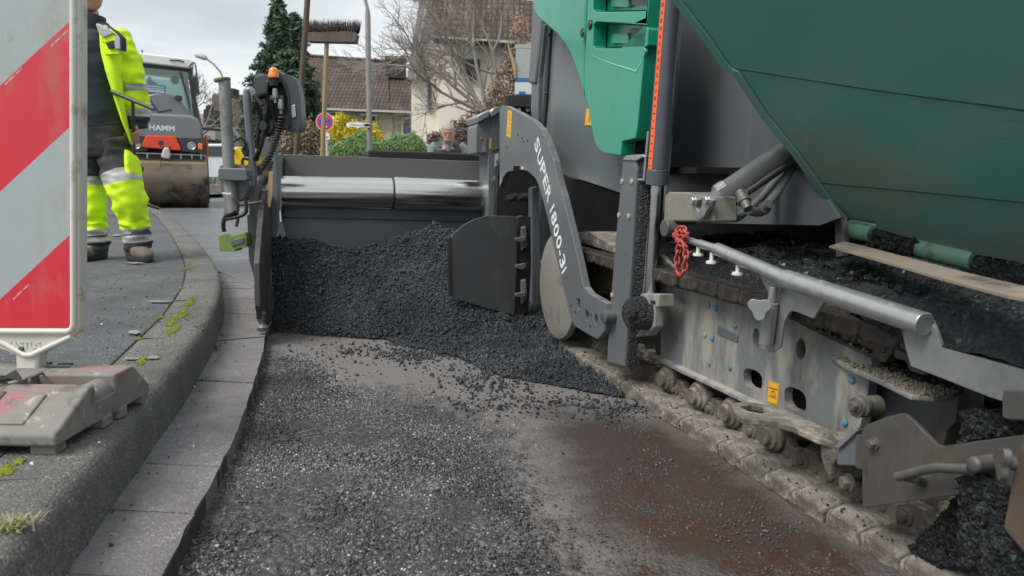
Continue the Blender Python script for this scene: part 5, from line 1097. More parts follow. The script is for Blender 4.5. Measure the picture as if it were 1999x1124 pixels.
# long low house
hx0,hx1=YP(575,300,32)[0],YP(812,300,32)[0]
hA=thing('long_house',((hx0+hx1)/2,34,.36),'long low cream house with brown tiled roof behind the yellow bush','house')
b=MB(); zE=YP(700,216,32)[2]; b.box(((hx0+hx1)/2,35.5,(.3+zE)/2),(hx1-hx0,6.6,zE-.3)); b.build('wall',m_plaster,hA)
rf=roofslab('roof',[(572,208),(760,215)],31.7,[(585,109),(757,121)],36.,m_tile,hA); roofslab('roof',[(760,215.5),(815,218)],31.72,[(757,148),(815,152)],35.,m_tile,hA)
rb_=MB(); rb_.prism([YP(u,v,36.) for u,v in [(585,109),(757,121),(760,150),(585,140)]],(0,.3,0)); rb_.build('roof_back',m_tile,hA)
part('eave_trim',[(572,208),(815,217),(815,221),(572,212)],31.6,.12,m_trim,hA); b=MB(); A=YP(585,108,36); B=YP(757,120,36); b.tube([A,B],.09,8); b.build('ridge',m_tile,hA)
ch=part('chimney',[(753,112),(787,112),(788,153),(753,151)],34.6,.9,m_brick,hA); part('chimney_cap',[(751,109),(789,109),(789,114),(751,114)],34.5,1.1,m_brick,hA)
b=MB(); b.tube([YP(u,v,31.9) for u,v in [(768,217),(767,290)]],.045,8); b.build('downpipe',mat('zinc_downpipe',(.2,.22,.22),.5,.3,.1,5),hA)
for q in ([(784,229),(804,230),(804,263),(784,262)],[(706,222),(735,223),(735,260),(706,259)],[(640,217),(668,218),(668,250),(640,250)]):
    u0_,v0_=q[0]; u1_,v1_=q[2]; w_=part('window',q,31.88,.3,m_trim,hA); part('pane',[(u0_+2.5,v0_+3),(u1_-2.5,v0_+3),(u1_-2.5,v1_-3),(u0_+2.5,v1_-3)],31.85,.05,m_glassd,w_)
part('shutter_box',[(638,216),(671,217),(671,221),(638,220)],31.8,.1,m_trim,hA); part('shutter_box',[(703,221),(737,222),(737,227),(703,226)],31.8,.1,m_trim,hA)
# tall gabled house
hB=thing('gabled_house',YP(930,340,25),'tall cream gabled house with brown mottled roof rising behind the bare tree','house')
part('wall',[(803,352),(803,150),(822,-4),(850,-150),(1150,-150),(1150,352)],24,8,m_plast2,hB)
part('verge',[(797,154),(806,154),(815,80),(831,-5),(850,-110),(843,-110),(822,-5),(806,80),(797,140)],23.6,8.6,m_vrg,hB)
part('verge_board',[(806,154),(811,154),(821,80),(837,-5),(856,-110),(850,-110),(831,-5),(815,80)],23.62,.1,m_trim,hB)
part('roof_side',[(795,156),(804,156),(829,-5),(848,-110),(842,-110),(820,-5)],23.9,8.4,m_tile2,hB)
roofslab('roof',[(847,70),(1160,92)],22.8,[(838,-170),(1160,-170)],27,m_tile2,hB,.2)
part('gutter_board',[(846,69),(1160,91),(1160,95),(846,73)],22.7,.12,m_trim,hB)
part('upper_wall',[(856,74),(1160,96),(1160,352),(858,352)],23.4,.6,m_plast2,hB)
w_=part('window',[(833,160),(843,160),(844,216),(834,217)],23.9,.2,m_trim,hB); part('pane',[(834.5,162),(841.5,162),(842.5,214),(835.5,215)],23.87,.05,m_glassd,w_)
w_=part('window',[(905,112),(940,113),(940,160),(905,160)],23.3,.2,m_trim,hB); part('pane',[(908,115),(937,116),(937,157),(908,157)],23.27,.05,m_glassd,w_)
# small houses far left
hC=thing('far_house',YP(460,320,48),'distant house with reddish brown roof seen left of the bent bar','house')
part('wall',[(418,246),(560,246),(560,335),(418,335)],48,6,m_plaster,hC); roofslab('roof',[(412,247),(566,251)],47.5,[(414,183),(560,186)],51,m_tile,hC); part('gutter_board',[(412,246),(566,250),(566,254),(412,250)],47.4,.2,m_trim,hC)
w_=part('window',[(428,258),(440,258),(440,278),(428,278)],47.9,.2,m_trim,hC); part('pane',[(430,260),(438,260),(438,276),(430,276)],47.85,.05,m_glassd,w_)
b=MB(); b.prism([YP(u,v,49) for u,v in [(449,172),(456,172),(456,190),(449,190)]],(0,1,0)); b.build('chimney',m_brick,hC)
hD=thing('far_garage',YP(405,320,44),'small distant outbuilding with brick gable and stub chimney left of the sensor mast','outbuilding')
part('wall',[(396,246),(420,246),(420,330),(396,330)],44,4,mat('pale_green_plaster',(.36,.4,.36),.9,0,.05,2),hD); part('gable',[(397,246),(397,214),(405,211),(417,214),(418,246)],43.9,3,m_brick,hD); b=MB(); pb(b,[(401,214),(402,205),(410,205),(410,214)],44.2,.5); b.build('chimney',m_brick,hD)
hE=thing('far_house',YP(385,320,60),'pale roofed distant house peeking between the roller and the outbuilding','house'); part('wall',[(360,240),(398,240),(398,335),(360,335)],60,5,m_trim,hE); part('roof',[(356,241),(398,244),(396,222),(372,218)],59.6,3,mat('pale_blue_roof',(.33,.36,.4),.6,0,.05,3),hE)
# low wall and greenish parked van body behind mast
# ---- trees ----
def tree_mesh(base,h,dirs,seed,levels=5,r0=.16,spread=.5,bias=(0,0,0),nb=3,lean=(0,0,1),tw=.006):
    rg=np.random.default_rng(seed); V=[];F_=[]; segs=[]
    def grow(p,d,l,r,lev):
        n_=3; q=p.copy()
        pts=[p.copy()]
        for i in range(n_):
            d=d+rg.normal(0,.12,3)+np.array(bias)*.08; d/=np.linalg.norm(d); q=q+d*l/n_; pts.append(q.copy())
        segs.append((pts,r,max(tw,r*.55),lev))
        if lev>=levels: return
        k=nb+(lev>2)
        for i in range(k):
            f=rg.uniform(.35,1.0) if i else 1.; j=min(n_,int(f*n_+.5)); c=pts[j]
            nd=d+rg.normal(0,spread,3)+np.array(bias)*.25+np.array([0,0,.12]); nd/=np.linalg.norm(nd); grow(c.copy(),nd,l*rg.uniform(.55,.82),max(tw,r*.6),lev+1)
    for d,l in dirs:
        d=np.array(d,float); grow(np.array(base,float)+np.array([0,0,h]),d/np.linalg.norm(d),l,r0*.62,1)
    return segs
def bare_tree(name,base,h,dirs,seed,label,r0=.16,**k):
    segs=tree_mesh(base,h,dirs,seed,r0=r0,**k); o=thing(name,base,label,'tree'); t=MB(); bs=np.array(base,float)
    t.tube([bs,bs+np.array([.02,0,h*.5]),bs+np.array([0,0,h])],[r0*1.2,r0,r0*.85],10); t.build('trunk',m_bark,o,smooth=60)
    V=[];Fq=[];n0=0
    for pts,ra,rb,lev in segs:
        n_=len(pts); sg=5 if lev<3 else 3
        for i,p in enumerate(pts):
            dd_=pts[min(i+1,n_-1)]-pts[max(i-1,0)]; dd_=dd_/np.linalg.norm(dd_); a=np.cross(dd_,[0,.3,1.]); a/=np.linalg.norm(a)+1e-9; c=np.cross(dd_,a); r=ra+(rb-ra)*i/(n_-1)
            for q in range(sg): th=6.283*q/sg; V.append(p+(a*math.cos(th)+c*math.sin(th))*r)
        for i in range(n_-1):
            for q in range(sg): Fq.append((n0+i*sg+q,n0+i*sg+(q+1)%sg,n0+(i+1)*sg+(q+1)%sg,n0+(i+1)*sg+q))
        n0+=n_*sg
    npmesh('crown',V,Fq,m_twig,o); return o
Yt=19.; tb=YP(950,330,Yt); tb[2]=.0
bare_tree('bare_tree',tb,2.3,[((-1,0,.75),1.6),((-.8,.2,1.3),1.7),((-.2,0,1.4),1.8),((.3,.2,1.3),1.6),((-1.2,-.2,.75),1.3),((-1,.1,1.1),1.7),((.9,0,1),1.2)],11,'wide bare tree with dense fine twigs in front of the gabled house',r0=.10,levels=6,spread=.42,bias=(-.20,0,.02),nb=3,tw=.0028)
tb=YP(397,330,42); tb[2]=0; bare_tree('bare_tree',tb,3.,[((-.4,0,1),1.4),((.3,0,1.2),1.4),((0,.2,1.2),1.5),((.8,0,.9),1.2)],5,'small distant bare tree beside the roller mirror',r0=.12,levels=5,spread=.5,nb=3,tw=.012)
tb=YP(1010,330,21); tb[2]=0; bare_tree('bare_tree',tb,1.5,[((-.3,0,1),1.8),((.3,0,1.2),1.8),((.0,.2,1.4),2.)],8,'reddish bare tree standing right of the wide one, close to the machine',r0=.09,levels=4,spread=.4,nb=3,tw=.007)
def cloud(name,m,par,cs,n_,ls,aspect=1.6,seed=1,up=.0,thin=False):
    """leaf faces spread through overlapping uneven clumps"""
    rg=np.random.default_rng(seed); V=[];k=0; cs=[(np.array(c),np.array(r)) for c,r in cs]; wt=np.array([np.prod(r)**(2/3) for c,r in cs]); wt/=wt.sum(); ci=rg.choice(len(cs),n_,p=wt)
    C=np.array([c for c,r in cs])[ci]; Rr=np.array([r for c,r in cs])[ci]; d=rg.normal(size=(n_,3)); d/=np.linalg.norm(d,axis=1,keepdims=True); P=C+d*Rr*(rg.uniform(.3,1.0,(n_,1))+np.abs(rg.normal(0,.14,(n_,1)))+.25*np.clip(np.sin(d[:,:1]*7+ci[:,None])*np.cos(d[:,2:]*6+ci[:,None]),0,1))
    a=rg.normal(size=(n_,3)); a[:,2]+=up; a/=np.linalg.norm(a,axis=1,keepdims=True); b_=np.cross(a,rg.normal(size=(n_,3))); b_/=np.linalg.norm(b_,axis=1,keepdims=True); s=ls*rg.uniform(.6,1.4,(n_,1))
    V=np.stack([P-a*s*aspect,P-b_*s,P+a*s*aspect,P+b_*s],1).reshape(-1,3); Fq=np.arange(n_*4).reshape(-1,4); return npmesh(name,V,Fq,m,par)
# conifer
Yc=26; base=YP(556,330,Yc); base[2]=.3; con_=thing('conifer_tree',base,'tall dark green conifer with pointed top behind the sensor console','tree')
b=MB(); topz=YP(553,2,Yc)[2]; b.tube([base,(base[0],Yc,topz)],[.2,.02],8); b.build('trunk',m_bark,con_,smooth=60)
rg=np.random.default_rng(4); V=[];Fq=[];k=0
def tip(cx,ztop,zb,rmax,nbr,seed):
    global k
    for i in range(nbr):
        f=rg.uniform(0,1)**.75; z=ztop-(ztop-zb)*f; L_=rmax*min(1,(.06+f*1.7))*rg.uniform(.55,1.12); a=rg.uniform(0,6.283); dd_=np.array([math.cos(a),math.sin(a),.0])
        dr=rg.uniform(-.15,.25); p0=np.array([cx,Yc,z]); nn_=int(10+L_*22)
        for j in range(nn_):
            t=(j+.5)/nn_; p=p0+dd_*L_*t+np.array([0,0,(dr*t-.28*t*t+.30*t**4)*L_]); 
            for _ in range(3):
                q=p+rg.normal(0,.05+.05*(1-t),3); x=rg.normal(size=3)+dd_*1.2+np.array([0,0,-.3]); x/=np.linalg.norm(x); y=np.cross(x,rg.normal(size=3)); y/=np.linalg.norm(y); s=rg.uniform(.06,.14)
                V.extend([q-x*s,q-y*s*.35,q+x*s,q+y*s*.35]); Fq.append((k,k+1,k+2,k+3)); k+=4
tip(base[0]-.05,topz,base[2]+.3,1.32,900,1); tip(base[0]+.52,topz-.5,2.,.8,260,2)
npmesh('crown',V,Fq,leafmat('conifer_needles',(.075,.12,.075)),con_)
def bush(name,label,cat,Y,ells,n_,ls,m,seed,aspect=1.6,up=0.,gp=None):
    cs=[]
    for (u,v,ru,rv) in ells: c=YP(u,v,Y); k_=Y/F; cs.append((c,(ru*k_,ru*k_*.8,rv*k_)))
    bs=cs[0][0].copy(); bs[2]=.35; o=thing(name,bs,label,cat,gp); b=MB(); 
    for c,r in cs[:3]: b.tube([bs+np.array([(c[0]-bs[0])*.2,0,0]),c],[.03,.012],5)
    b.build('stem',m_bark,o); cloud('foliage',m,o,cs,n_,ls,aspect,seed,up); return o
bush('yellow_bush','yellow variegated bush behind the no stopping sign','bush',22,[(655,262,22,30),(690,262,24,22),(640,280,20,22),(716,262,18,26),(735,275,12,22),(668,235,14,12),(610,290,16,18)],14000,.021,leafmat('yellow_leaf',(.7,.6,.05)),3)
bush('green_bush','bright green feathery bush below the street name plate','bush',20,[(690,290,20,24),(720,292,22,22),(665,300,24,20),(650,290,10,14),(705,282,14,26),(738,296,14,20)],14000,.013,leafmat('green_leaf',(.24,.38,.15)),5,3.2,1.2)
bush('green_bush','bright green feathery bush right of the lamp post','bush',20.5,[(785,288,18,20),(806,284,20,20),(760,292,18,16),(770,280,10,16),(822,294,12,16)],12000,.013,leafmat('green_leaf_two',(.25,.4,.16)),6,3.2,1.2)
bush('dry_bush','dry brown hedge below the conifer','bush',21,[(600,275,24,34),(570,280,24,30),(625,290,20,26)],6500,.020,leafmat('dry_leaf',(.26,.2,.14)),7,2.6,.6)
bush('dark_bush','dull green bush between the console and the pole','bush',22.5,[(548,285,18,22),(575,292,16,20)],3500,.028,leafmat('dull_leaf',(.08,.13,.06)),8)
bush('dry_leaved_bush','tall beech with dry brown leaves beside the white carton','bush',18.,[(988,160,26,44),(1010,130,24,40),(965,200,22,36),(1005,200,22,36),(1015,70,18,44)],3000,.022,leafmat('beech_leaf',(.30,.2,.14)),9)
bush('dry_bush','tangled leafless brown hedge behind the man in the vest','bush',17.,[(930,250,24,36),(900,262,26,26),(855,275,20,18),(960,240,22,34)],3600,.016,leafmat('twiggy_leaf',(.17,.12,.10)),10,4.,.5)
bush('olive_bush','olive green hedge beside the parked white car','bush',33,[(410,305,18,32),(435,300,18,28),(395,315,14,26)],3500,.04,leafmat('olive_leaf',(.10,.11,.05)),12)
# ---- street lamps ----
m_post=mat('grey_lamp_post',(.24,.235,.22),.6,.1,.12,5)
def lamp(Y,pole,arm_,head,label,r):
    base=YP(*pole[0],Y); base[2]=.02; o=thing('street_lamp',base,label,'street lamp'); b=MB(); b.tube([base]+[YP(u,v,Y) for u,v in pole[1:]]+[YP(u,v,Y) for u,v in arm_],[r*1.25]+[r]*(len(pole)-1)+[r*.6]*len(arm_),12); b.build('post',m_post,o,smooth=60)
    b=MB(); p,q=YP(*head[0],Y),YP(*head[1],Y); b.tube([p,p+(q-p)*.15,p+(q-p)*.8,q],[.05,.11,.12,.05],12); b.build('lamp_head',m_trim,o,smooth=60); return o
lamp(15.5,[(722,330),(721,250),(719,120),(718,30)],[(717,14),(713,0),(706,-12),(694,-26),(680,-35)],[(680,-35),(655,-42)],'grey street lamp post rising in front of the long low house',.055)
lamp(31,[(447,330),(441,250),(438,170)],[(436,155),(430,140),(418,126),(402,114)],[(404,114),(380,105)],'curved street lamp with pale head above the sensor mast',.06)
# ---- no stopping sign ----
Ys=17.5; c=YP(634,237.5,Ys); sg=thing('no_stopping_sign',(c[0],Ys,.02),'round red and blue no stopping sign on a white post with small plate','road sign')
b=MB(); b.tube([(c[0]+.03,Ys+.03,.02),(c[0]+.03,Ys+.03,c[2]+.22)],.03,10); b.build('post',m_trim,sg,smooth=60)
rs_=17/F*Ys; m_sred=mat('sign_red',(.6,.03,.06),.5,0,.03,5); m_sblue=mat('sign_blue',(.03,.09,.5),.5,0,.03,5)
b=MB(); b.lathe((c[0],Ys,c[2]),(0,-1,0),[(-.012,rs_),(.0,rs_)],36); pl=b.build('sign_plate',m_wht,sg); b=MB(); b.lathe((c[0],Ys-.001,c[2]),(0,-1,0),[(0,rs_*.93),(.003,rs_*.93)],36); b.build('red_ring',m_sred,pl); b=MB(); b.lathe((c[0],Ys-.005,c[2]),(0,-1,0),[(0,rs_*.68),(.003,rs_*.68)],36); b.build('blue_disc',m_sblue,pl)
b=MB(); 
for a in (R(45),R(-45)): b.box((c[0],Ys-.011,c[2]) if a>0 else (c[0],Ys-.0135,c[2]),(rs_*1.45,.004,rs_*.2),(math.cos(a),0,math.sin(a)),(0,1,0),(-math.sin(a),0,math.cos(a)))
b.build('red_cross',m_sred,pl)
for zz_ in (.55,-.55): b=MB(); b.box((c[0]+.03,Ys-.018,c[2]+rs_*zz_),(.05,.003,.04)); b.build('white_arrow',m_wht,pl)
b=MB(); b.prism([YP(u,v,Ys-.02) for u,v in [(633,262),(637,259),(643,260),(644,273),(634,272)]],(0,.01,0)); b.build('small_plate',m_wht,sg); b=MB(); b.prism([YP(u,v,Ys-.024) for u,v in [(636,266.5),(641,266.5),(641,268.2),(636,268.2)]],(0,.003,0)); b.build('plate_print',m_blk,sg)
# ---- street name plate on the lamp post ----
Yn=15.2; sn_=thing('street_name_plate',YP(697,330,Yn),'white street name plate fixed to the lamp post','street sign')
b=MB(); b.prism([YP(u,v,Yn) for u,v in [(676,240),(694,239),(698,236.5),(702,239),(722,241),(722,248),(704,247.5),(699,250),(692,247.5),(676,247)]],(0,.015,0)); b.build('plate',m_wht,sn_); b=MB(); b.box(YP(719,245,Yn+.12),(.12,.24,.05)); b.build('clamp',m_post,sn_)
b=MB(); O=YP(698,243.6,Yn); write(b,'Wilhelmstraße',O,YP(710,244,Yn)-O,(0,0,1),.058,ext=.004,sx=.92); b.build('lettering',mat('grey_print',(.12,.14,.15),.6),sn_,recalc=False)
# ---- white car parked far left ----
m_cw=mat('white_car_paint',(.62,.68,.7),.25,0,.03,3,clear=.6); m_tyre=mat('tyre_rubber',(.02,.02,.02),.8)
cy=26.; cx_=YP(440,340,cy)[0]; cr=thing('parked_car',(cx_,cy,.42),'small white car parked at the far kerb behind the sensor mast','car')
zk=.35
b=MB(); prof=[(-1.1,.3),(-1.15,.75),(-1.,.95),(-.65,1.0),(-.3,1.42),(1.,1.45),(1.7,1.0),(2.2,.9),(2.25,.35)]
b.prism([(cx_+x,cy-.8,zk+z) for x,z in prof],(0,1.6,0)); b.build('body',m_cw,cr,bevel=.08,seg=3,smooth=45)
b=MB(); b.prism([(cx_+x,cy-.83,zk+z) for x,z in [(-.5,1.0),(-.22,1.34),(.9,1.36),(1.45,1.02)]],(0,.05,0)); b.build('window',m_glassd,cr,bevel=.02)
for x in (-.62,1.55):
    b=MB(); b.lathe((cx_+x,cy-.68,zk+.3),(0,-1,0),[(0,.3),(.15,.31),(.19,.27)],24); wh=b.build('wheel',m_tyre,cr,smooth=40); b=MB(); b.lathe((cx_+x,cy-.86,zk+.3),(0,-1,0),[(0,.2),(.02,.18),(.03,.05)],16); b.build('rim',m_galv,wh,smooth=40)
b=MB(); b.box((cx_-.55,cy-.9,zk+.98),(.16,.2,.13)); b.build('mirror',m_plas,cr,bevel=.04)
b=MB(); b.ball((cx_-1.05,cy-.6,zk+.78),.12,10,8); b.build('headlight',m_galv,cr,smooth=60)
# ---- yellow compact machine ----
Yy=20.; ym=thing('compact_roller',(YP(468,330,Yy)[0],Yy,.06),'small yellow compaction machine standing behind the sensor mast','compact roller')
def yp(name,px,dy,th,m,bv=.02): b=MB(); b.prism([YP(u,v,Yy+dy) for u,v in px],(0,th,0)); return b.build(name,m,ym,bevel=bv,seg=3,smooth=40)
m_cy=mat('yellow_machine_paint',(.75,.5,.01),.35,0,.05,4,clear=.4)
yp('hood',[(453,291),(459,286),(476,287),(484,297),(490,310),(487,324),(453,321)],0,1.,m_cy,.05); yp('lower_body',[(450,320),(492,323),(492,345),(450,345)],.02,.9,m_tyre)
yp('seat',[(452,290),(470,290),(466,272),(455,270)],.3,.3,m_dk)
b=MB(); b.lathe((YP(470,330,Yy)[0]-.45,Yy+.3,.40),(1,0,0),[(0,.34),(.9,.34)],24); b.build('drum',m_steel,ym,smooth=40)
cable_y=MB(); cable_y.tube([YP(458,292,Yy-.05),YP(457,302,Yy-.05)],.02,6); cable_y.build('handle',m_tyre,ym)
# ---------------- tandem roller ----------------
YR=15.2; K=YR/F; 
def Q(u,v,dy=0.): p=YP(u,v,YR); return p+np.array([0,dy,0])   # nominal plane, parts set back by dy with their size kept
rl=thing('tandem_roller',(Q(322,400)[0],YR,.05),'large road roller with white cab roof and wide steel drum facing the camera','road roller')
m_hg=mat('grey_hood_paint',(.18,.19,.20),.35,0,.06,1,clear=.2); m_hd=mat('dark_machine_grey',(.04,.042,.046),.5,0,.1,2); m_gl=mat('cab_glass',(.55,.75,.72),.05,0,.02,1,trans=.85)
m_drum=mat('dirty_steel_drum',(.24,.19,.145),.38,.55,.12,1.5,dirt=[((.26,.22,.17),.60,1.4,(1,1,.35)),((.045,.04,.04),.5,1.1,(1,1,1.2))]); m_scr=mat('tan_scraper',(.55,.42,.2),.6,0,.08,3)
def q3(name,px,dy,th,m,par=None,bv=.02,sm=0,hol=()):
    px=Z_(240,80,3.121,*px); b=MB(); b.prism([Q(u,v,dy) for u,v in px],(0,th,0),[[Q(u,v,dy) for u,v in Z_(240,80,3.121,*h)] for h in hol]); return b.build(name,m,par or rl,bevel=bv,smooth=sm,seg=2)
mir=lambda p:[(512-x,y) for x,y in p[::-1]]   # mirrored about the machine's middle
dl,dr=Q(244,345),Q(398.5,345); rD=.61; dc=.05+rD
b=MB(); b.lathe((dl[0],YR,dc),(1,0,0),[(0,rD),(dr[0]-dl[0],rD)],64); drm=b.build('front_drum',m_drum,rl,smooth=40,bevel=.01)
b=MB(); b.lathe((dl[0]-.02,YR,dc),(1,0,0),[(0,rD*.85),(dr[0]-dl[0]+.04,rD*.85)],40); b.build('drum_rim',m_hd,drm,smooth=40)
b=MB(); b.lathe((dl[0],YR+3.2,dc),(1,0,0),[(0,rD),(dr[0]-dl[0],rD)],48); b.build('rear_drum',m_drum,rl,smooth=40)
q3('scraper_bar',[(15,728),(480,738),(483,765),(15,756)],-.55,.06,m_scr,bv=.01); q3('sprinkler_bar',[(10,682),(478,694),(478,702),(10,690)],-.58,.04,m_galv,bv=.005)
q3('front_frame',[(20,690),(475,700),(480,735),(20,728)],-.5,.3,m_hd)
for x in (55,160,340,400,450): q3('nozzle',[(x,690),(x+10,690),(x+8,722),(x+2,722)],-.6,.03,m_galv,bv=0)
q3('water_nozzle',[(255,655),(280,652),(290,700),(286,722),(242,718),(240,700)],-.72,.12,m_trim,bv=.03,sm=40); q3('nozzle_arm',[(238,650),(288,645),(290,662),(240,668)],-.68,.05,m_hd); q3('nozzle_hose',[(238,720),(242,720),(240,775),(236,775)],-.7,.02,m_hd,bv=0)
for p in ([(478,568),(490,570),(498,640),(496,800),(488,820),(484,700)],): q3('side_arm',p,-.4,.9,m_orr); q3('side_arm',mir(p),-.4,.9,m_orr)
q3('front_bumper',[(158,590),(170,585),(310,588),(322,600),(345,660),(342,672),(135,655),(138,640)],-.66,.5,m_orr,bv=.03)
lt=[(322,592),(460,602),(475,640),(478,692),(345,678)]; q3('light_housing',lt,-.62,.45,m_hd,bv=.03); q3('light_housing',mir(lt),-.62,.45,m_hd,bv=.03)
for x,s_ in ((403,1),(109,-1)):
    b=MB(); p=Q(*Z_(240,80,3.121,(x,645))[0],-.64); b.lathe(p,(0,-1,0),[(0,.078),(.03,.078),(.035,.066),(.02,.05)],24); b.build('headlight',m_galv,rl,smooth=40)
q3('indicator',[(438,624),(462,628),(463,666),(438,664)],-.66,.06,m_lens,bv=.015); q3('indicator',mir([(438,624),(462,628),(463,666),(438,664)]),-.66,.06,m_lens,bv=.015)
q3('hood_slot',[(225,615),(250,616),(250,642),(225,640)],-.672,.01,m_hd,bv=0)
hood_px=[(100,330),(130,325),(300,330),(345,365),(385,430),(392,458),(440,480),(462,530),(468,602),(44,592),(48,530),(70,480),(120,455)]
q3('hood',[(46,592),(50,525),(66,480),(118,452),(395,458),(438,478),(462,528),(468,602)],-.62,.9,m_hg,bv=.05,sm=40)
q3('hood_top',[(118,456),(395,460),(384,430),(345,365),(300,330),(212,326),(150,340),(128,430)],-.3,.7,m_hg,bv=.05,sm=40)
q3('hood_crease',[(160,350),(205,430),(218,448),(290,428),(292,418),(222,436),(168,350)],-.31,.02,m_hd,bv=0)
hm=[(150,345),(300,345),(340,380)]; 
b=MB(); O=Q(*Z_(240,80,3.121,(243,540))[0],-.622); write(b,'HAMM',O,(1,0,-.02),(0,0,1),.145,ext=.004,bold=.004,sx=1.08); b.build('lettering',m_wht,rl,recalc=False)
# cab
q3('cab_roof',[(60,85),(100,80),(390,100),(412,118),(415,145),(385,158),(60,135),(40,110)],-.1,2.1,mat('cab_roof_white',(.8,.8,.76),.5,0,.03,2),bv=.06,sm=40)
for p in ([(382,155),(402,158),(442,440),(445,475),(415,468),(395,300)],): q3('cab_post',p,0,.12,m_hd); q3('cab_post',mir(p),0,.12,m_hd); q3('cab_post',[(x-25,y) for x,y in p],1.7,.1,m_hd); q3('cab_post',[(x+25,y) for x,y in mir(p)],1.7,.1,m_hd)
q3('cab_header',[(100,135),(385,150),(388,175),(100,160)],0,.1,m_hd)
q3('windscreen',[(100,160),(372,172),(420,470),(90,460)],.04,.012,m_gl,bv=0); q3('rear_window',[(110,165),(360,172),(395,440),(110,440)],1.75,.012,m_gl,bv=0)
q3('cab_floor',[(60,455),(450,470),(450,600),(60,590)],.2,1.7,m_hd)
q3('wiper',[(330,180),(345,180),(398,400),(390,402)],-.02,.02,m_hd,bv=0)
b=MB(); b.ball(Q(*Z_(240,80,3.121,(306,222))[0],.3),.085,14,10,(1,.3,1)); b.build('cab_disc',m_hd,rl,smooth=60)
q3('driver_seat',[(135,320),(128,250),(150,222),(185,220),(212,248),(220,320)],.6,.25,m_tyre,bv=.04,sm=40)
q3('cab_sign',[(138,260),(255,268),(256,318),(138,312)],-.03,.015,mat('blue_sign',(.05,.24,.36),.5,0,.04,4),bv=0)
b=MB(); 
for y,w_ in ((274,95),(287,100)): p=[(150,y),(150+w_,y+5),(150+w_,y+11),(150,y+6)]; b.prism([Q(u,v,-.033) for u,v in Z_(240,80,3.121,*p)],(0,.002,0))
b.build('sign_print',m_trim,rl)
q3('cab_sign_strip',[(142,298),(250,304),(250,316),(142,310)],-.034,.003,m_trim,bv=0)
q3('hood_camera',[(303,345),(320,335),(345,338),(352,355),(345,366),(310,362)],-.4,.15,m_hd,bv=.02)
b=MB(); b.tube([Q(u,v,-.05) for u,v in Z_(240,80,3.121,(128,112),(127,62))],.014,8); b.build('antenna',m_hd,rl)
b=MB(); b.tube([Q(u,v,-.12) for u,v in Z_(240,80,3.121,(280,118),(330,114),(360,122))],.014,8); b.build('grab_rail',m_hd,rl)
b=MB(); b.tube([Q(u,v,-.1) for u,v in Z_(240,80,3.121,(388,150),(398,132),(418,122),(424,140),(444,318),(432,326),(420,322),(404,205),(432,200))],.016,8); b.build('mirror_frame',m_hd,rl,smooth=60)
b=MB(); b.prism([Q(u,v,-.1) for u,v in Z_(240,80,3.121,(404,210),(430,206),(444,310),(422,320))],(0,.05,0),[]); b.build('mirror',m_hd,rl,bevel=.01)
b=MB(); b.tube([Q(u,v,.4) for u,v in Z_(240,80,3.121,(435,440),(470,520),(600,528),(660,535),(668,590),(655,600),(480,598))],.028,8); b.build('side_rail',m_hd,rl,smooth=60)
b=MB(); b.box((Q(322,330)[0],YR+1.9,1.05),(1.3,3.0,.7)); b.build('chassis',m_hd,rl,bevel=.05)
rl.rotation_euler.z=R(23.5)
# ---------------- beacon plate and its foot ----------------
Yb=1.56; m_frame=mat('dirty_white_plastic',(.62,.61,.55),.45,0,.05,8,dirt=[((.40,.34,.24),.55,16,(1,1,1)),((.15,.13,.10),.70,45,(1,1,1))],bump=.08,bs=60)
def foil(name,col,hi): 
    m=mat(name,col,.38,0,.06,8,dirt=[(hi,.52,6,(1,1,.6)),((.26,.22,.17),.63,18,(1,1,.7)),((.1,.08,.06),.72,50,(1,1,1))],bump=0,clear=.2); t=m.node_tree; p=t.nodes['Principled BSDF']; L=t.links.new
    tc=[n for n in t.nodes if n.type=='TEX_COORD'][0]; v=N(t,'ShaderNodeTexVoronoi',i_Scale=420.,i_Randomness=.15); L(tc.outputs['Object'],v.inputs['Vector']); b=N(t,'ShaderNodeBump',i_Strength=.25,i_Distance=.001); L(v.outputs['Distance'],b.inputs['Height']); L(b.outputs[0],p.inputs['Normal']); return m
m_fr_=foil('red_reflective_sheet',(.62,.03,.05),(.48,.11,.11)); m_fw=foil('white_reflective_sheet',(.37,.415,.425),(.33,.335,.30))
bx=YP(50,700,Yb)[0]; bcn=thing('warning_beacon_plate',(bx,Yb,.265),'red and white diagonally striped beacon plate on a recycled foot at the kerb','beacon plate')
def B(px,Y=Yb): return [YP(u,v,Y) for u,v in px]
outer=[(-75,-160),(153,-160),(154,200),(154,638),(149,650),(142,655),(75,694),(73,724),(31,724),(29,692),(-60,660),(-68,650),(-70,640)]
b=MB(); b.prism(B(outer,Yb),(0,.035,0)); bf=b.build('frame',m_frame,bcn,bevel=.006,seg=3,smooth=35)
# raised rim
def rim(b,px,r): b.tube(B(px,Yb-.002),r,10)
b=MB(); rim(b,[(143,-160),(143,300),(144,632),(140,643),(132,647),(-60,646)],.007); b.build('rim',m_frame,bf,smooth=60)
b=MB(); rim(b,[(-20,655),(48,693),(62,693),(140,656)],.006); b.build('lower_rim',m_frame,bf,smooth=60)
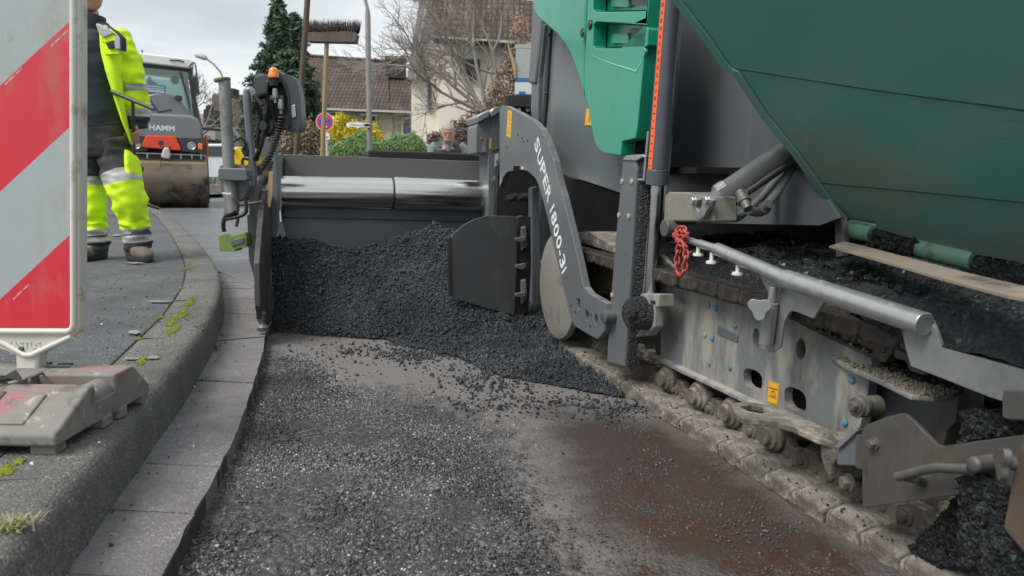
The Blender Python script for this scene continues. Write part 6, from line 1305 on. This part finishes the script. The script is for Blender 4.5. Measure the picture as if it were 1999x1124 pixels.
# stripes: clipped against the plate
X0,X1,YT,YBt=-60,135,-160,640
def stripe(off,hgt,m,name):
    # band between two lines v = off - .92*(u) 
    k=-.925; P=[]
    poly_=[(X0,off+k*X0),(X1,off+k*X1),(X1,off+hgt+k*X1),(X0,off+hgt+k*X0)]
    # clip to YT..YBt
    def clip(poly,f,inter):
        out=[]
        for i in range(len(poly)):
            a,c=poly[i],poly[(i+1)%len(poly)]
            if f(a): out.append(a)
            if f(a)!=f(c): out.append(inter(a,c))
        return out
    poly_=clip(poly_,lambda p:p[1]<=YBt,lambda a,c:(a[0]+(c[0]-a[0])*(YBt-a[1])/(c[1]-a[1]),YBt))
    if len(poly_)>2: poly_=clip(poly_,lambda p:p[1]>=YT,lambda a,c:(a[0]+(c[0]-a[0])*(YT-a[1])/(c[1]-a[1]),YT))
    if len(poly_)<3: return
    b=MB(); b.prism(B(poly_,Yb-.0025),(0,.003,0)); b.build(name,m,bf)
for k in range(-2,4):
    o=167+k*417; stripe(o,207,m_fr_,'red_stripe'); stripe(o+207,210,m_fw,'white_stripe')
b=MB(); b.disc(YP(42,681,Yb),(0,-1,0),.006,.004,12); b.build('rivet',m_steel,bf,smooth=40)
b=MB(); write(b,'WASTOS'[:0]+'WASIUS'[:0]+'WASYUS'[:0]+'MASTUS',YP(44,672,Yb),(1,0,-.01),(0,0,1),.022,ext=.002,bold=.0008); b.build('raised_lettering',m_frame,bf,recalc=False)
for (ua,va) in ((5,170),(95,95),(20,590)):
    mk=MB(); O=YP(ua+22,va-21,Yb-.003); write(mk,'EN 12899-1 / RA2 C',O,YP(ua+44,va-42,Yb)-YP(ua,va,Yb),YP(ua-3,va-3.3,Yb)-YP(ua,va,Yb),.0058,ext=.0008); mk.build('sheet_print',m_wht,bf,recalc=False)
# foot
m_foot=mat('recycled_plastic_foot',(.20,.19,.178),.75,0,.15,12,dirt=[((.36,.12,.13),.57,5,(1,1,1)),((.10,.095,.09),.53,16,(1,1,1)),((.46,.45,.42),.58,30,(1,1,1))],bump=.35,bs=70)
m_fshade=mat('shaded_foot_plastic',(.12,.115,.11),.85,0,.2,20)  # darkened foot colour, paints the shade in grooves and moulded line
ft=thing('beacon_foot',(-1.26,1.55,.165),'worn grey and reddish recycled plastic foot carrying the beacon plate, overhanging the kerb','beacon foot')
Zg=.172; xl=-1.66; TRm=lambda u,v,z: ZP(u,v,z)
zt=Zg+.092; qa,qb,qc,qd=ZP(109,874,Zg+.012),ZP(171,755,zt),ZP(249,712,zt),ZP(293,757,Zg+.02); yn,ys1,ys2,yf=qa[1],qb[1],qc[1],qd[1]; xr=(qa[0]+qd[0])/2; xk=(qd[0]-qa[0])/(yf-yn); ym=(yn+yf)/2; xr_at=lambda y: xr+xk*(y-ym)
def prof(y0,y1):   # side profile of the foot between two depths, ramps at both ends
    Y=[yn,yn,ys1,ys2,yf,yf]; Z=[Zg+.012,Zg+.035,zt,zt,Zg+.03,Zg+.012]; top=[(y0,np.interp(y0,Y[1:5],Z[1:5]))]+[(y,z) for y,z in zip(Y[2:4],Z[2:4]) if y0<y<y1]+[(y1,np.interp(y1,Y[1:5],Z[1:5]))]
    return top+[(y1,Zg+.012),(y0,Zg+.012)]
def xprism(x0,x1,y0,y1,name,dz=0.,m=None,bev=.006):
    b=MB(); b.prism([(x0,y,z+(dz if z>Zg+.02 else 0)) for y,z in prof(y0,y1)],(x1-x0,0,0)); b.v=[((xr_at(v[1]),v[1],v[2]) if abs(v[0]-x1)<1e-6 and x1>-.95 else v) for v in b.v]; return b.build(name,m or m_foot,ft,bevel=bev,seg=3,smooth=30)
xprism(xl,-1.0,yn,yf,'foot_body')
yh1=ys1+.02; yh2=yh1+.075; xprism(-1.002,xr,yn,yh1,'front_lobe'); xprism(-1.002,xr+.004,yh2,yf,'rear_lobe')
b=MB(); b.box((-.94,(yh1+yh2)/2,Zg+.035),(.13,.10,.02)); b.build('foot_floor',m_black,ft)
b=MB(); b.lathe((xr-.035,yh1-.006,Zg+.052),(0,1,0),[(0,.030),(.088,.030)],20); b.build('carry_handle',m_foot,ft,smooth=50)
b=MB(); b.box((xr-.02,(yh1+yh2)/2,Zg+.032),(.036,.09,.045)); b.build('handle_web',m_foot,ft,bevel=.004)
for (x,y) in ((xr-.03,yn+.02),(xr-.022,yn+.17),(xr-.022,yf-.14),(xr-.03,yf-.03),(xr-.5,yn+.02)): b=MB(); b.box((x,y+.01,Zg+.004),(.048,.035,.022)); b.build('foot_pad',m_foot,ft,bevel=.003)
for (u,v,w_,h_) in ((84,708,.030,.02),(112,716,.05,.012),(128,709,.028,.012),(-8,735,.07,.02)): p=ZP(u,v,zt+.0012); b=MB(); b.box((p[0],p[1],zt-.001),(w_,h_,.005)); b.build('slot',m_black,ft)
# pressed channel and rib on the front ramp
rdir=np.array([0,ys1-yn,zt-Zg-.035]); rdir/=np.linalg.norm(rdir); rn=np.array([0,-rdir[2],rdir[1]])
for x,w_ in ((-.995,.012),(-1.10,.008)): b=MB(); c_=np.array([x,(yn+ys1)/2,(zt+Zg+.035)/2]); b.box(c_+rn*.0005,(w_,.10,.006),(1,0,0),rdir,rn); b.build('ramp_groove',m_fshade,ft,bevel=.002)
b=MB(); c_=np.array([-.94,(yn+ys1)/2,(zt+Zg+.035)/2]); b.box(c_+rn*.001,(.07,.085,.007),(1,0,0),rdir,rn); b.build('ramp_rib',m_foot,ft,bevel=.003,seg=3)
b=MB(); b.box((-1.06,yn+.14,zt),(.10,.007,.004)); b.build('slot',m_black,ft)
b=MB(); b.tube([(-.99,1.52,zt+.001),(-.985,1.47,zt+.001),(-.965,1.44,zt+.001)],.003,6); b.build('moulded_line',m_fshade,ft)
b=MB(); P=[ZP(-10,742,zt+.01),ZP(10,738,zt+.012),ZP(30,727,zt+.025),ZP(42,744,zt+.012),ZP(30,742,zt+.006),ZP(-10,750,zt+.006)]; b.prism(P,(0,.003,.006)); tag(b.build('black_rubber_scrap',m_tyre,None,bevel=.001),'torn black rubber scrap lying on the beacon foot','scrap')
# second beacon further along the pavement, seen between the legs
Y2=9.5; b2=thing('warning_beacon_plate',(YP(192,372,Y2)[0],Y2,.165),'distant striped beacon plate seen between the legs of the worker','beacon plate')
b=MB(); b.prism([YP(u,v,Y2) for u,v in [(177,180),(209,180),(209,362),(177,362)]],(0,.03,0)); b.build('frame',m_frame,b2,bevel=.004)
for k in range(5):
    v=190+k*44; b=MB(); b.prism([YP(u,v_,Y2-.002) for u,v_ in [(179,v+28 if v+28<360 else 360),(207,v),(207,v+20),(179,min(360,v+48))]],(0,.003,0)); b.build('red_stripe',m_fr_,b2)
b=MB(); b.prism([YP(u,v,Y2-.15) for u,v in [(160,364),(230,364),(236,374),(155,374)]],(0,.3,0)); tag(b.build('beacon_foot',m_foot,None,bevel=.01),'distant flat foot under the beacon plate between the legs of the worker','beacon foot')
# ---------------- people ----------------
m_skin=mat('skin',(.50,.27,.19),.55,0,.08,30,bump=.08,bs=120); m_hair=mat('grey_hair',(.27,.26,.25),.8,0,.25,60,bump=.5,bs=200); m_hair2=mat('dark_hair',(.05,.04,.035),.8,0,.25,60)
m_hv=mat('high_vis_yellow',(.66,.98,.01),.75,0,.05,10,dirt=[((.40,.50,.06),.57,9,(1,1,1))],bump=.25,bs=35,bd=.006); m_ref=mat('reflective_band',(.42,.43,.42),.45,.1,.08,30,bump=.1,bs=60); m_navy=mat('navy_fabric',(.022,.03,.045),.85,0,.12,20,bump=.3,bs=60); m_grey=mat('dark_grey_trouser',(.04,.04,.046),.85,0,.2,10,dirt=[((.085,.08,.078),.58,8,(1,1,1))],bump=.3,bs=50,bd=.004)
m_boot=mat('muddy_boot',(.12,.105,.085),.8,0,.25,20,dirt=[((.27,.24,.2),.55,18,(1,1,1))],bump=.3,bs=60); m_vest=mat('quilted_dark_vest',(.03,.035,.045),.55,0,.15,20); m_shirt=mat('grey_shirt',(.19,.21,.23),.85,0,.1,20)
m_eye=mat('eye',(.03,.02,.015),.15); m_denim=mat('denim_cuff',(.03,.045,.075),.85,0,.2,60)
def ring(c,rx,ry,T=(0,0,1),X=None,n=28,fold=0.,ph=0.,sq=2.3):
    T=Vector(T).normalized(); X=Vector(X) if X is not None else Vector((1,0,0)); X=(X-T*X.dot(T)).normalized(); Y=T.cross(X); c=Vector(c); out=[]
    for k in range(n):
        a=2*math.pi*k/n; ca,sa=math.cos(a),math.sin(a); e=(abs(ca)**sq+abs(sa)**sq)**(-1/sq); w_=1+fold*math.sin(3*a+ph)+fold*.6*math.sin(7*a+ph*2.3)
        out.append(c+X*ca*e*rx*w_+Y*sa*e*ry*w_)
    return out
def cloth_loft(name,rows,m,par,n=36,fold=.02,mats=None,sub=1,th=0,T=None,disp=.008):
    """rows: (centre, rx, ry[, material]) top to bottom; resampled smoothly with folds"""
    K=6; R_=[]; P=[np.array(r[0],float) for r in rows]; nr_=len(rows); zi=[]
    cents=[];rx=[];ry=[];mi=[]
    for i in range(nr_-1):
        a,b_,c,d=P[max(i-1,0)],P[i],P[i+1],P[min(i+2,nr_-1)]
        for k in range(K):
            t=k/K; cents.append(.5*((2*b_)+(c-a)*t+(2*a-5*b_+4*c-d)*t*t+(3*b_-a-3*c+d)*t**3)); s=t*t*(3-2*t)*.5+t*.5; rx.append(rows[i][1]*(1-s)+rows[i+1][1]*s); ry.append(rows[i][2]*(1-s)+rows[i+1][2]*s); mi.append(rows[i][3] if len(rows[i])>3 else 0)
    cents.append(P[-1]); rx.append(rows[-1][1]); ry.append(rows[-1][2]); mi.append(mi[-1]); b=MB(); rings=[]
    for i,c in enumerate(cents):
        t=cents[min(i+1,len(cents)-1)]-cents[max(i-1,0)]; rg_=ring(c,rx[i],ry[i],t,n=n,fold=0)
        out=[]
        for p in rg_:
            q=Vector(p); d=(q-Vector(c)).normalized(); f=noise.noise(q*9+Vector((3,1,7)))*disp+noise.noise(Vector((q.x*14,q.y*14,q.z*34)))*disp*.7*fold/.02; out.append(q+d*f)
        rings.append(out)
    b.loft(rings); nf=len(b.f); fm=[]
    for i in range(len(rings)-1): fm+=[mi[i]]*n
    fm+=[mi[0],mi[-1]]; b.m=fm
    o=b.build(name,mats or m,par,smooth=180,sub=sub); return o
def head_shape(b,c,s,yaw=0.,pitch=0.):
    """head with brow, sockets, nose, lips, ears; c = chin-to-crown centre, s = head height; face looks to -Y"""
    Rm=Matrix.Rotation(yaw,3,'Z')@Matrix.Rotation(pitch,3,'X'); rows=[(-.5,.13,.16,-.10),(-.46,.22,.26,-.08),(-.38,.28,.31,-.05),(-.28,.31,.34,-.03),(-.16,.335,.38,-.01),(-.04,.35,.42,0),(.06,.355,.44,.01),(.16,.365,.46,.02),(.28,.355,.45,.03),(.38,.30,.39,.03),(.46,.19,.26,.03),(.5,.05,.08,.03)]
    n=32; rings=[]
    for z,rx,ry,dy in rows:
        out=[]
        for k in range(n):
            a=2*math.pi*k/n; x=math.cos(a)*rx; y=math.sin(a)*ry+dy; f=max(0,-math.sin(a))
            if f>.2:
                ax_=abs(x)
                if -.08<z<.09: y+=.045*math.exp(-((ax_-.14)/.07)**2)      # sockets
                if z==.16: y-=.02*f
                if -.42<z<-.3 and ax_<.14: y-=.015
            out.append(Vector((x,y,z))*s)
        rings.append([Vector(c)+Rm@p for p in out])
    b.loft(rings)
    def add(fn,*a): 
        m2=MB(); fn(m2,*a); b.add([Vector(c)+Rm@(Vector(v)*s) for v in m2.v],m2.f)
    add(lambda m:m.loft([[(-.035,-.40,.05),(.035,-.40,.05),(.03,-.38,.07),(-.03,-.38,.07)],[(-.05,-.43,-.06),(.05,-.43,-.06),(.03,-.50,-.04),(-.03,-.50,-.04)],[(-.07,-.36,-.13),(.07,-.36,-.13),(.05,-.49,-.11),(-.05,-.49,-.11)]]))
    for sx_ in (-1,1):
        add(lambda m:m.ball((sx_*.37,.04,-.02),.085,10,8,(.35,.8,1.25)))
    for z,w_ in ((-.225,.11),(-.265,.095)): add(lambda m:m.ball((0,-.36,z),w_,12,6,(1,.35,.22)))
    for sx_ in (-1,1): add(lambda m:m.ball((sx_*.14,-.37,.085),.075,10,6,(1.1,.3,.25)))
    return Rm
def face_parts(par,c,s,Rm,hm):
    for sx_ in (-1,1): b=MB(); p=Vector(c)+Rm@(Vector((sx_*.135,-.375,.02))*s); b.ball(p,.042*s,12,8); b.build('eye',m_eye,par,smooth=60)
    b=MB(); V=MB(); n=28; rows=[(-.05,.385,.47),(.08,.39,.485),(.2,.395,.49),(.32,.375,.47),(.43,.30,.39),(.5,.2,.27),(.535,.04,.06)]; rings=[]
    for z,rx,ry in rows:
        out=[]
        for k in range(n):
            a=2*math.pi*k/n; x=math.cos(a)*rx; y=math.sin(a)*ry+.03; 
            if math.sin(a)<-.1 and z<.3: y=max(y,-.12+.25*(0.3-z)); x*=.93
            out.append(Vector(c)+Rm@(Vector((x+random.uniform(-.008,.008),y,z+random.uniform(-.01,.01)))*s))
        rings.append(out)
    b.loft(rings); b.build('hair',hm,par,smooth=60)
def limb(b,pts,rs_,n=14):
    b.tube([Vector(p) for p in pts],rs_,n); 
    for p,r in zip(pts,rs_): b.ball(p,r*.99,n,8)
def fingers(b,wrist,palm_dir,side_dir,grip_c,grip_dir,rb,sz=1.):
    """palm plus five fingers closing around a bar"""
    w=np.array(wrist,float); pd=np.array(palm_dir)/np.linalg.norm(palm_dir); gd=np.array(grip_dir)/np.linalg.norm(grip_dir); sd_=np.array(side_dir)/np.linalg.norm(side_dir); gc=np.array(grip_c,float)
    kn=gc+sd_*(rb+.016)                # knuckle line beside the bar
    b.loft([[w+gd*x*.026*sz+sd_*y*.014 for x,y in ((-1,-1),(1,-1),(1,1),(-1,1))],[ (w+kn)/2+gd*x*.040*sz+sd_*y*.014 for x,y in ((-1,-1),(1,-1),(1,1),(-1,1))],[kn+gd*x*.042*sz+sd_*y*.012 for x,y in ((-1,-1),(1,-1),(1,1),(-1,1))]])
    f2=np.cross(gd,sd_); 
    if f2@pd<0: f2=-f2
    for i,(o,r) in enumerate(((-.031,.0078),(-.0105,.0088),(.0105,.0088),(.031,.0084))):
        c=gc+gd*o*sz*1.05; R0=rb+.009
        pts=[c+sd_*(R0+.008)-f2*.01]+[c+(sd_*math.cos(a)+f2*math.sin(a))*R0 for a in (R(25+i*3),R(75+i*4),R(130+i*3),R(190-i*4))]
        limb(b,pts,[r,r,r*.95,r*.88,r*.78],10)
    t0=w*.45+gc*.55+gd*.035+sd_*.01; limb(b,[t0,t0*.5+gc*.5+gd*.034-f2*.004,gc+gd*.030-sd_*(rb+.008)+f2*.004,gc+gd*.018-sd_*(rb+.007)+f2*.018],[.012,.011,.0095,.0085],10)
def body_build(b,name,par,vox,label=None):
    o=b.build(name,m_skin,par,recalc=True); r=o.modifiers.new('remesh','REMESH'); r.mode='VOXEL'; r.voxel_size=vox; r.use_smooth_shade=True
    s_=o.modifiers.new('smooth','SMOOTH'); s_.factor=.5; s_.iterations=3; return o
# ---- worker on the pavement ----
YW=4.55; kp=YW/F
def P(u,v,dy=0.): return YP(u,v,YW+dy)
wk=thing('person',P(225,508),'worker in high visibility yellow jacket and trousers standing on the pavement holding a bar','person')
b=MB(); hc=P(170,-22,-.03); hs_=.235; Rm=head_shape(b,hc,hs_,.25,.25)
limb(b,[P(172,25,.03),P(174,45,.02),P(176,66,.02)],[.058,.06,.075]); limb(b,[P(176,80),P(176,120),P(178,180),P(180,240)],[.085,.11,.11,.12],20)
limb(b,[P(122,80),P(110,150),P(104,220),P(112,262)],[.055,.048,.04,.03]); limb(b,[P(232,80),P(252,150),P(264,205),P(263,248,.0)],[.055,.045,.038,.028])
limb(b,[P(158,245),P(172,340),P(180,430),P(183,492)],[.09,.062,.05,.04]); limb(b,[P(212,245),P(243,345,-.03),P(256,430),P(266,492)],[.09,.062,.05,.04])
hand=P(262,268,-.07); bar_top=P(259,195,-.19); bar_bot=P(264,392,.13); bd=(bar_bot-bar_top)/np.linalg.norm(bar_bot-bar_top); gc_=bar_top+bd*((hand-bar_top)@bd)
fingers(b,P(265,246,.0),(0,-1,-.3),(1,-.35,0),gc_,-bd,.0095)
# second hand hanging by the thigh, hidden behind the beacon
limb(b,[P(112,262),P(113,275)],[.03,.03]); 
for i in range(4): limb(b,[P(108+i*3.6,278,-.01),P(108+i*3.6,288+i%2,-.02),P(110+i*3.4,296,-.03)],[.009,.0085,.0075],8)
limb(b,[P(118,268),P(122,280,-.02),P(121,288,-.03)],[.011,.01,.009],8)
bd_=body_build(b,'body',wk,.0052); face_parts(wk,hc,hs_,Rm,m_hair2)
k=kp
cloth_loft('sweater',[(P(176,42,.0),.062,.066),(P(176,60),.08,.08),(P(177,72),.15,.10),(P(177,95),.17,.125),(P(178,140),.165,.135),(P(182,190),.165,.14),(P(187,235),.165,.14),(P(190,252),.165,.14)],m_navy,wk,disp=.012)
# trousers: hips and two legs
tm=[m_grey,m_hv,m_ref]
cloth_loft('trouser_hip',[(P(187,238),.162,.138),(P(190,265),.170,.140),(P(193,292),.172,.135),(P(194,308),.155,.12)],m_grey,wk,disp=.012)
cloth_loft('trouser_leg',[(P(167,275),.10,.115,0),(P(171,310),.098,.11,0),(P(173,343),.09,.10,2),(P(174,362),.088,.10,1),(P(176,400,-.01),.082,.095,1),(P(180,430),.078,.085,1),(P(184,447),.075,.085,2),(P(185,458),.074,.083,0),(P(185,461),.076,.085,2),(P(186,472),.076,.085,0),(P(187,488),.070,.08,0)],None,wk,mats=tm,disp=.014,fold=.04)
cloth_loft('trouser_leg',[(P(217,272),.11,.12,0),(P(228,305),.105,.115,0),(P(238,340,-.03),.106,.11,2),(P(243,358,-.04),.104,.108,1),(P(253,395,-.04),.094,.10,1),(P(261,425,-.01),.084,.09,1),(P(264,443),.080,.088,2),(P(265,455),.076,.084,0),(P(266,458),.08,.088,2),(P(267,472),.078,.086,0),(P(270,488),.068,.08,0)],None,wk,mats=tm,disp=.015,fold=.04)
cloth_loft('hip_pocket',[(P(252,296,-.03),.012,.05),(P(257,312,-.04),.028,.07),(P(260,338,-.04),.034,.08),(P(262,348,-.04),.03,.07)],m_hv,wk,disp=.008)
# open jacket: right half wraps the side, left half mirrored
def shell(name,front,back,par,m,th=.012,mats=None,fm=None,disp=.01):
    """front, back: matching pixel rows -> a shell between them, rounded over the side; rows of (u0,v,u1) with depth"""
    b=MB(); rings=[]
    for (ui,uo,v,yf_,yb_) in front:
        c=[]; n_=12
        for i in range(n_+1):
            a=math.pi*i/n_; # from inner front, around the outer side, to inner back
            t=i/n_; u=ui+(uo-ui)*math.sin(min(a,math.pi/2) if t<.5 else math.pi-a)**.8 if True else 0; y=yf_+(yb_-yf_)*(1-math.cos(a))/2
            q=Vector(P(u,v,y)); q+=Vector((0,-1,0))*noise.noise(Vector((q.x*16,q.z*16,i*.4)))*disp; q.z+=0; c.append(q)
        rings.append(c)
    out=[]
    for c in rings:
        inn=[q+Vector((0,0,0))+(Vector((q.x*0+0,0,0))) for q in c]; cen=sum(c,Vector())/len(c); inn=[q+(cen-q).normalized()*th for q in c]; out.append(c+inn[::-1])
    b.loft(out); n=len(out[0])
    if fm: b.m=sum([[fm[i]]*n for i in range(len(out)-1)],[])+[fm[0],fm[-1]]
    return b.build(name,mats or m,par,smooth=60,sub=1)
J=[(190,205,42,-.06,.09),(189,214,50,-.10,.11),(192,232,62,-.14,.13),(193,240,80,-.165,.14),(196,243,110,-.18,.145),(205,243,140,-.185,.145),(215,243,170,-.19,.145),(224,244,200,-.19,.145),(236,249,235,-.19,.145),(249,256,265,-.18,.14),(255,260,285,-.15,.12)]
JJ=[]
for a,c in zip(J[:-1],J[1:]): JJ+=[a,tuple((x+y)/2 for x,y in zip(a,c))]
JJ.append(J[-1]); fmj=[1 if r[2]<54 else 0 for r in JJ[:-1]]
shell('jacket_side',JJ,None,wk,None,mats=[m_hv,m_navy],fm=fmj)
JL=[(176*2-a+ -14,176*2-b_-14+10,v,yf_,yb_) for a,b_,v,yf_,yb_ in JJ]; JL=[(min(a,158),b_,v,y1_,y2_) for a,b_,v,y1_,y2_ in JL]
shell('jacket_side',JL,None,wk,None,mats=[m_hv,m_navy],fm=fmj)
b=MB(); 
rows=[(P(205,48,-.13),P(196,50,-.14)),(P(216,68,-.185),P(205,72,-.19)),(P(226,88,-.20),P(214,92,-.20)),(P(231,98,-.2),P(222,100,-.2))]
b.loft([[a,c,c+np.array([0,.03,0]),a+np.array([0,.03,0])] for a,c in rows]); b.build('front_band',m_ref,wk,smooth=60,bevel=.003)
cloth_loft('collar',[(P(178,30,.0),.075,.075),(P(178,42,.0),.082,.08),(P(180,52,.01),.10,.09)],m_navy,wk,disp=.006)
for nm,m_,px in (('shoulder_band',m_ref,[(186,46),(191,45),(220,65),(203,73),(193,67)]),('shoulder_band',m_ref,[(227,65),(234,72),(235,96),(224,96),(222,76)]),('shoulder_seam',m_navy,[(208,50),(222,57),(238,72),(239,98),(235,98),(234,74),(225,64)])):
    b=MB(); b.prism([P(u,v,-.215) for u,v in px],(0,.05,0)); b.build(nm,m_,wk,bevel=.005,seg=3,smooth=60)
# pocket flaps
b=MB(); b.prism([P(u,v,-.205) for u,v in [(196,72),(222,66),(228,78),(200,84)]],(0,.03,0)); b.build('pocket_flap',m_hv,wk,bevel=.006,smooth=60)
b=MB(); b.prism([P(u,v,-.20) for u,v in [(202,90),(233,86),(236,106),(204,108)]],(0,.03,0)); b.build('chest_pocket',m_hv,wk,bevel=.010,smooth=60)
b=MB(); b.prism([P(u,v,-.214) for u,v in [(206,84),(222,81),(224,92),(212,96)]],(0,.01,0)); b.build('pocket_opening',m_navy,wk,bevel=.003)
# sleeves
sm_=[m_hv,m_ref,m_denim,m_navy]
cloth_loft('sleeve',[(P(226,64,.0),.058,.07,0),(P(234,80,.0),.07,.085,0),(P(246,115,.0),.078,.085,0),(P(255,145,-.01),.076,.08,0),(P(260,164,.0),.075,.08,1),(P(262,180,.0),.074,.08,0),(P(265,200,.0),.070,.072,0),(P(267,213,.0),.070,.068,1),(P(268,228,.0),.062,.060,2),(P(269,242,.0),.056,.054,2),(P(270,251,.0),.052,.05,2)],None,wk,mats=sm_,disp=.014,fold=.04)
cloth_loft('sleeve',[(P(128,68,.02),.058,.07,3),(P(120,82,.0),.07,.085,0),(P(111,120,.0),.076,.085,0),(P(106,150),.074,.08,0),(P(103,168),.073,.08,1),(P(102,184),.072,.078,0),(P(103,215),.066,.07,1),(P(105,230),.064,.068,2),(P(109,256),.055,.06,2)],None,wk,mats=sm_,disp=.02,fold=.03)
# boots
def boot(c,toe,par):
    c=np.array(c,float); t=np.array(toe,float)-c; L_=np.linalg.norm(t[:2]); d=np.array([t[0],t[1],0])/L_; b=MB(); rings=[]
    for f,hw,hh_,zc in ((-.36,.03,.03,.045),(-.24,.042,.045,.055),(0,.047,.06,.07),(.28,.047,.048,.058),(.55,.052,.036,.046),(.82,.048,.032,.042),(.98,.034,.024,.038),(1.05,.01,.012,.035)):
        rings.append(ring(c+d*L_*f+np.array([0,0,zc]),hw,hh_,d,X=np.cross(d,[0,0,1]),n=20,sq=2.6))
    b.loft(rings); o=b.build('boot',m_boot,par,smooth=60,sub=1)
    b=MB(); out=[]; 
    for a in np.linspace(0,6.283,24,endpoint=False): out.append(c+d*L_*(.34+.74*math.cos(a))+np.cross(d,[0,0,1])*.054*math.sin(a)+ez*.002)
    b.prism(out,(0,0,.022)); b.build('sole',m_tyre,o,bevel=.004)
    b=MB(); rings=[ring(c+np.array([0,0,z])+d*.0,.055,.06,(0,0,1),n=20) for z in (.08,.12,.16)]; b.loft(rings); b.build('boot_shaft',m_boot,o,smooth=60)
f1=P(186,500); f1[2]=.168; f2_=P(272,500); f2_[2]=.168
boot(f1+np.array([0,.02,0]),f1+np.array([-.02,-.20,0]),wk); boot(f2_+np.array([-.03,.0,0]),f2_+np.array([.125,-.13,0]),wk)
# T-handled bar held in the hand
tb_=thing('t_handle_bar',bar_bot*0+np.array([bar_bot[0],bar_bot[1],.17]),'dark steel bar with long cross handle held upright by the worker','hand tool')
foot_=bar_bot; b=MB(); b.tube([bar_top,foot_],.0095,12); b.build('shaft',m_rusty,tb_,smooth=50)
m_bar=mat('worn_steel_bar',(.11,.105,.095),.4,.6,.15,20); b=MB(); b.tube([P(217,178,-.19),P(301,213,-.20)],.0125,14); b.build('cross_handle',m_bar,tb_,smooth=50)
b=MB(); b.tube([P(255,389,.08),P(311,407,.15)],.010,10); b.build('foot_bar',m_bar,tb_,smooth=50)
# ---- man in the vest behind the screed ----
YM=9.8; 
def M_(u,v,dy=0.): return YP(u,v,YM+dy)
mn=thing('person',M_(875,438),'grey haired man in a dark vest leaning forward behind the screed','person')
mn.location.z=.05; OFF[mn.name]=(mn.location.x,mn.location.y,.05)
b=MB(); hc=M_(875.5,260,-.25); hs_=.218; Rm=head_shape(b,hc,hs_,.0,.28); limb(b,[M_(875,270,-.15),M_(875,284,-.02)],[.062,.07]); limb(b,[M_(875,292,.0),M_(875,320,.12),M_(875,352,.3)],[.13,.14,.14],18)
limb(b,[M_(850,290,.02),M_(843,325,-.02),M_(852,352,-.25)],[.055,.045,.036]); limb(b,[M_(901,290,.02),M_(908,325,-.02),M_(899,352,-.25)],[.055,.045,.036])
for u in (852,899):
    for i in range(5): limb(b,[M_(u-5+i*2.4,354,-.28),M_(u-5+i*2.4,358,-.33),M_(u-4+i*2.2,362,-.33)],[.0095,.009,.008],8)
limb(b,[M_(863,352,.3),M_(861,390,.1),M_(861,432,.3)],[.09,.065,.045]); limb(b,[M_(887,352,.3),M_(889,390,.1),M_(889,432,.3)],[.09,.065,.045])
body_build(b,'body',mn,.008); face_parts(mn,hc,hs_,Rm,m_hair)
b=MB(); Rm_=Rm; c_=Vector(hc)+Rm@(Vector((0,-.30,-.33))*hs_); b.ball(c_,.054,12,8,(1,.6,.5)); b.build('beard',mat('grey_stubble',(.25,.2,.18),.9,0,.1,50),mn,smooth=60)
cloth_loft('vest',[(M_(875,276,-.06),.085,.085),(M_(875,283,-.02),.16,.11),(M_(875,290,.0),.205,.14),(M_(875,305,.05),.20,.16),(M_(875,325,.15),.19,.16),(M_(875,350,.3),.18,.16)],m_vest,mn,disp=.014)
cloth_loft('shirt_front',[(M_(875,277,-.125),.04,.02),(M_(875,284,-.13),.035,.03),(M_(875,296,-.13),.02,.03)],m_shirt,mn,disp=.002)
for sx_,u0_ in ((-1,875),(1,875)):
    cloth_loft('shirt_sleeve',[(M_(875+sx_*22,283,.0),.06,.07),(M_(875+sx_*29,292,.01),.072,.08),(M_(875+sx_*33,310,-.01),.07,.075),(M_(875+sx_*31,330,-.1),.062,.065),(M_(875+sx_*25,350,-.24),.05,.05)],m_shirt,mn,disp=.012)
cloth_loft('trousers',[(M_(863,345,.3),.11,.13),(M_(861,390,.1),.085,.1),(M_(861,436,.3),.07,.08)],m_navy,mn); cloth_loft('trousers',[(M_(887,345,.3),.11,.13),(M_(889,390,.1),.085,.1),(M_(889,436,.3),.07,.08)],m_navy,mn)
for u in (861,889): f=M_(u,440,.32); f[2]=.05; boot(f,f+np.array([0,-.2,0]),mn)
b=MB(); b.prism([M_(u,v,-.17) for u,v in [(863,284),(868,284),(868,286),(863,286)]],(0,.02,0)); b.build('vest_badge',m_wht,mn)
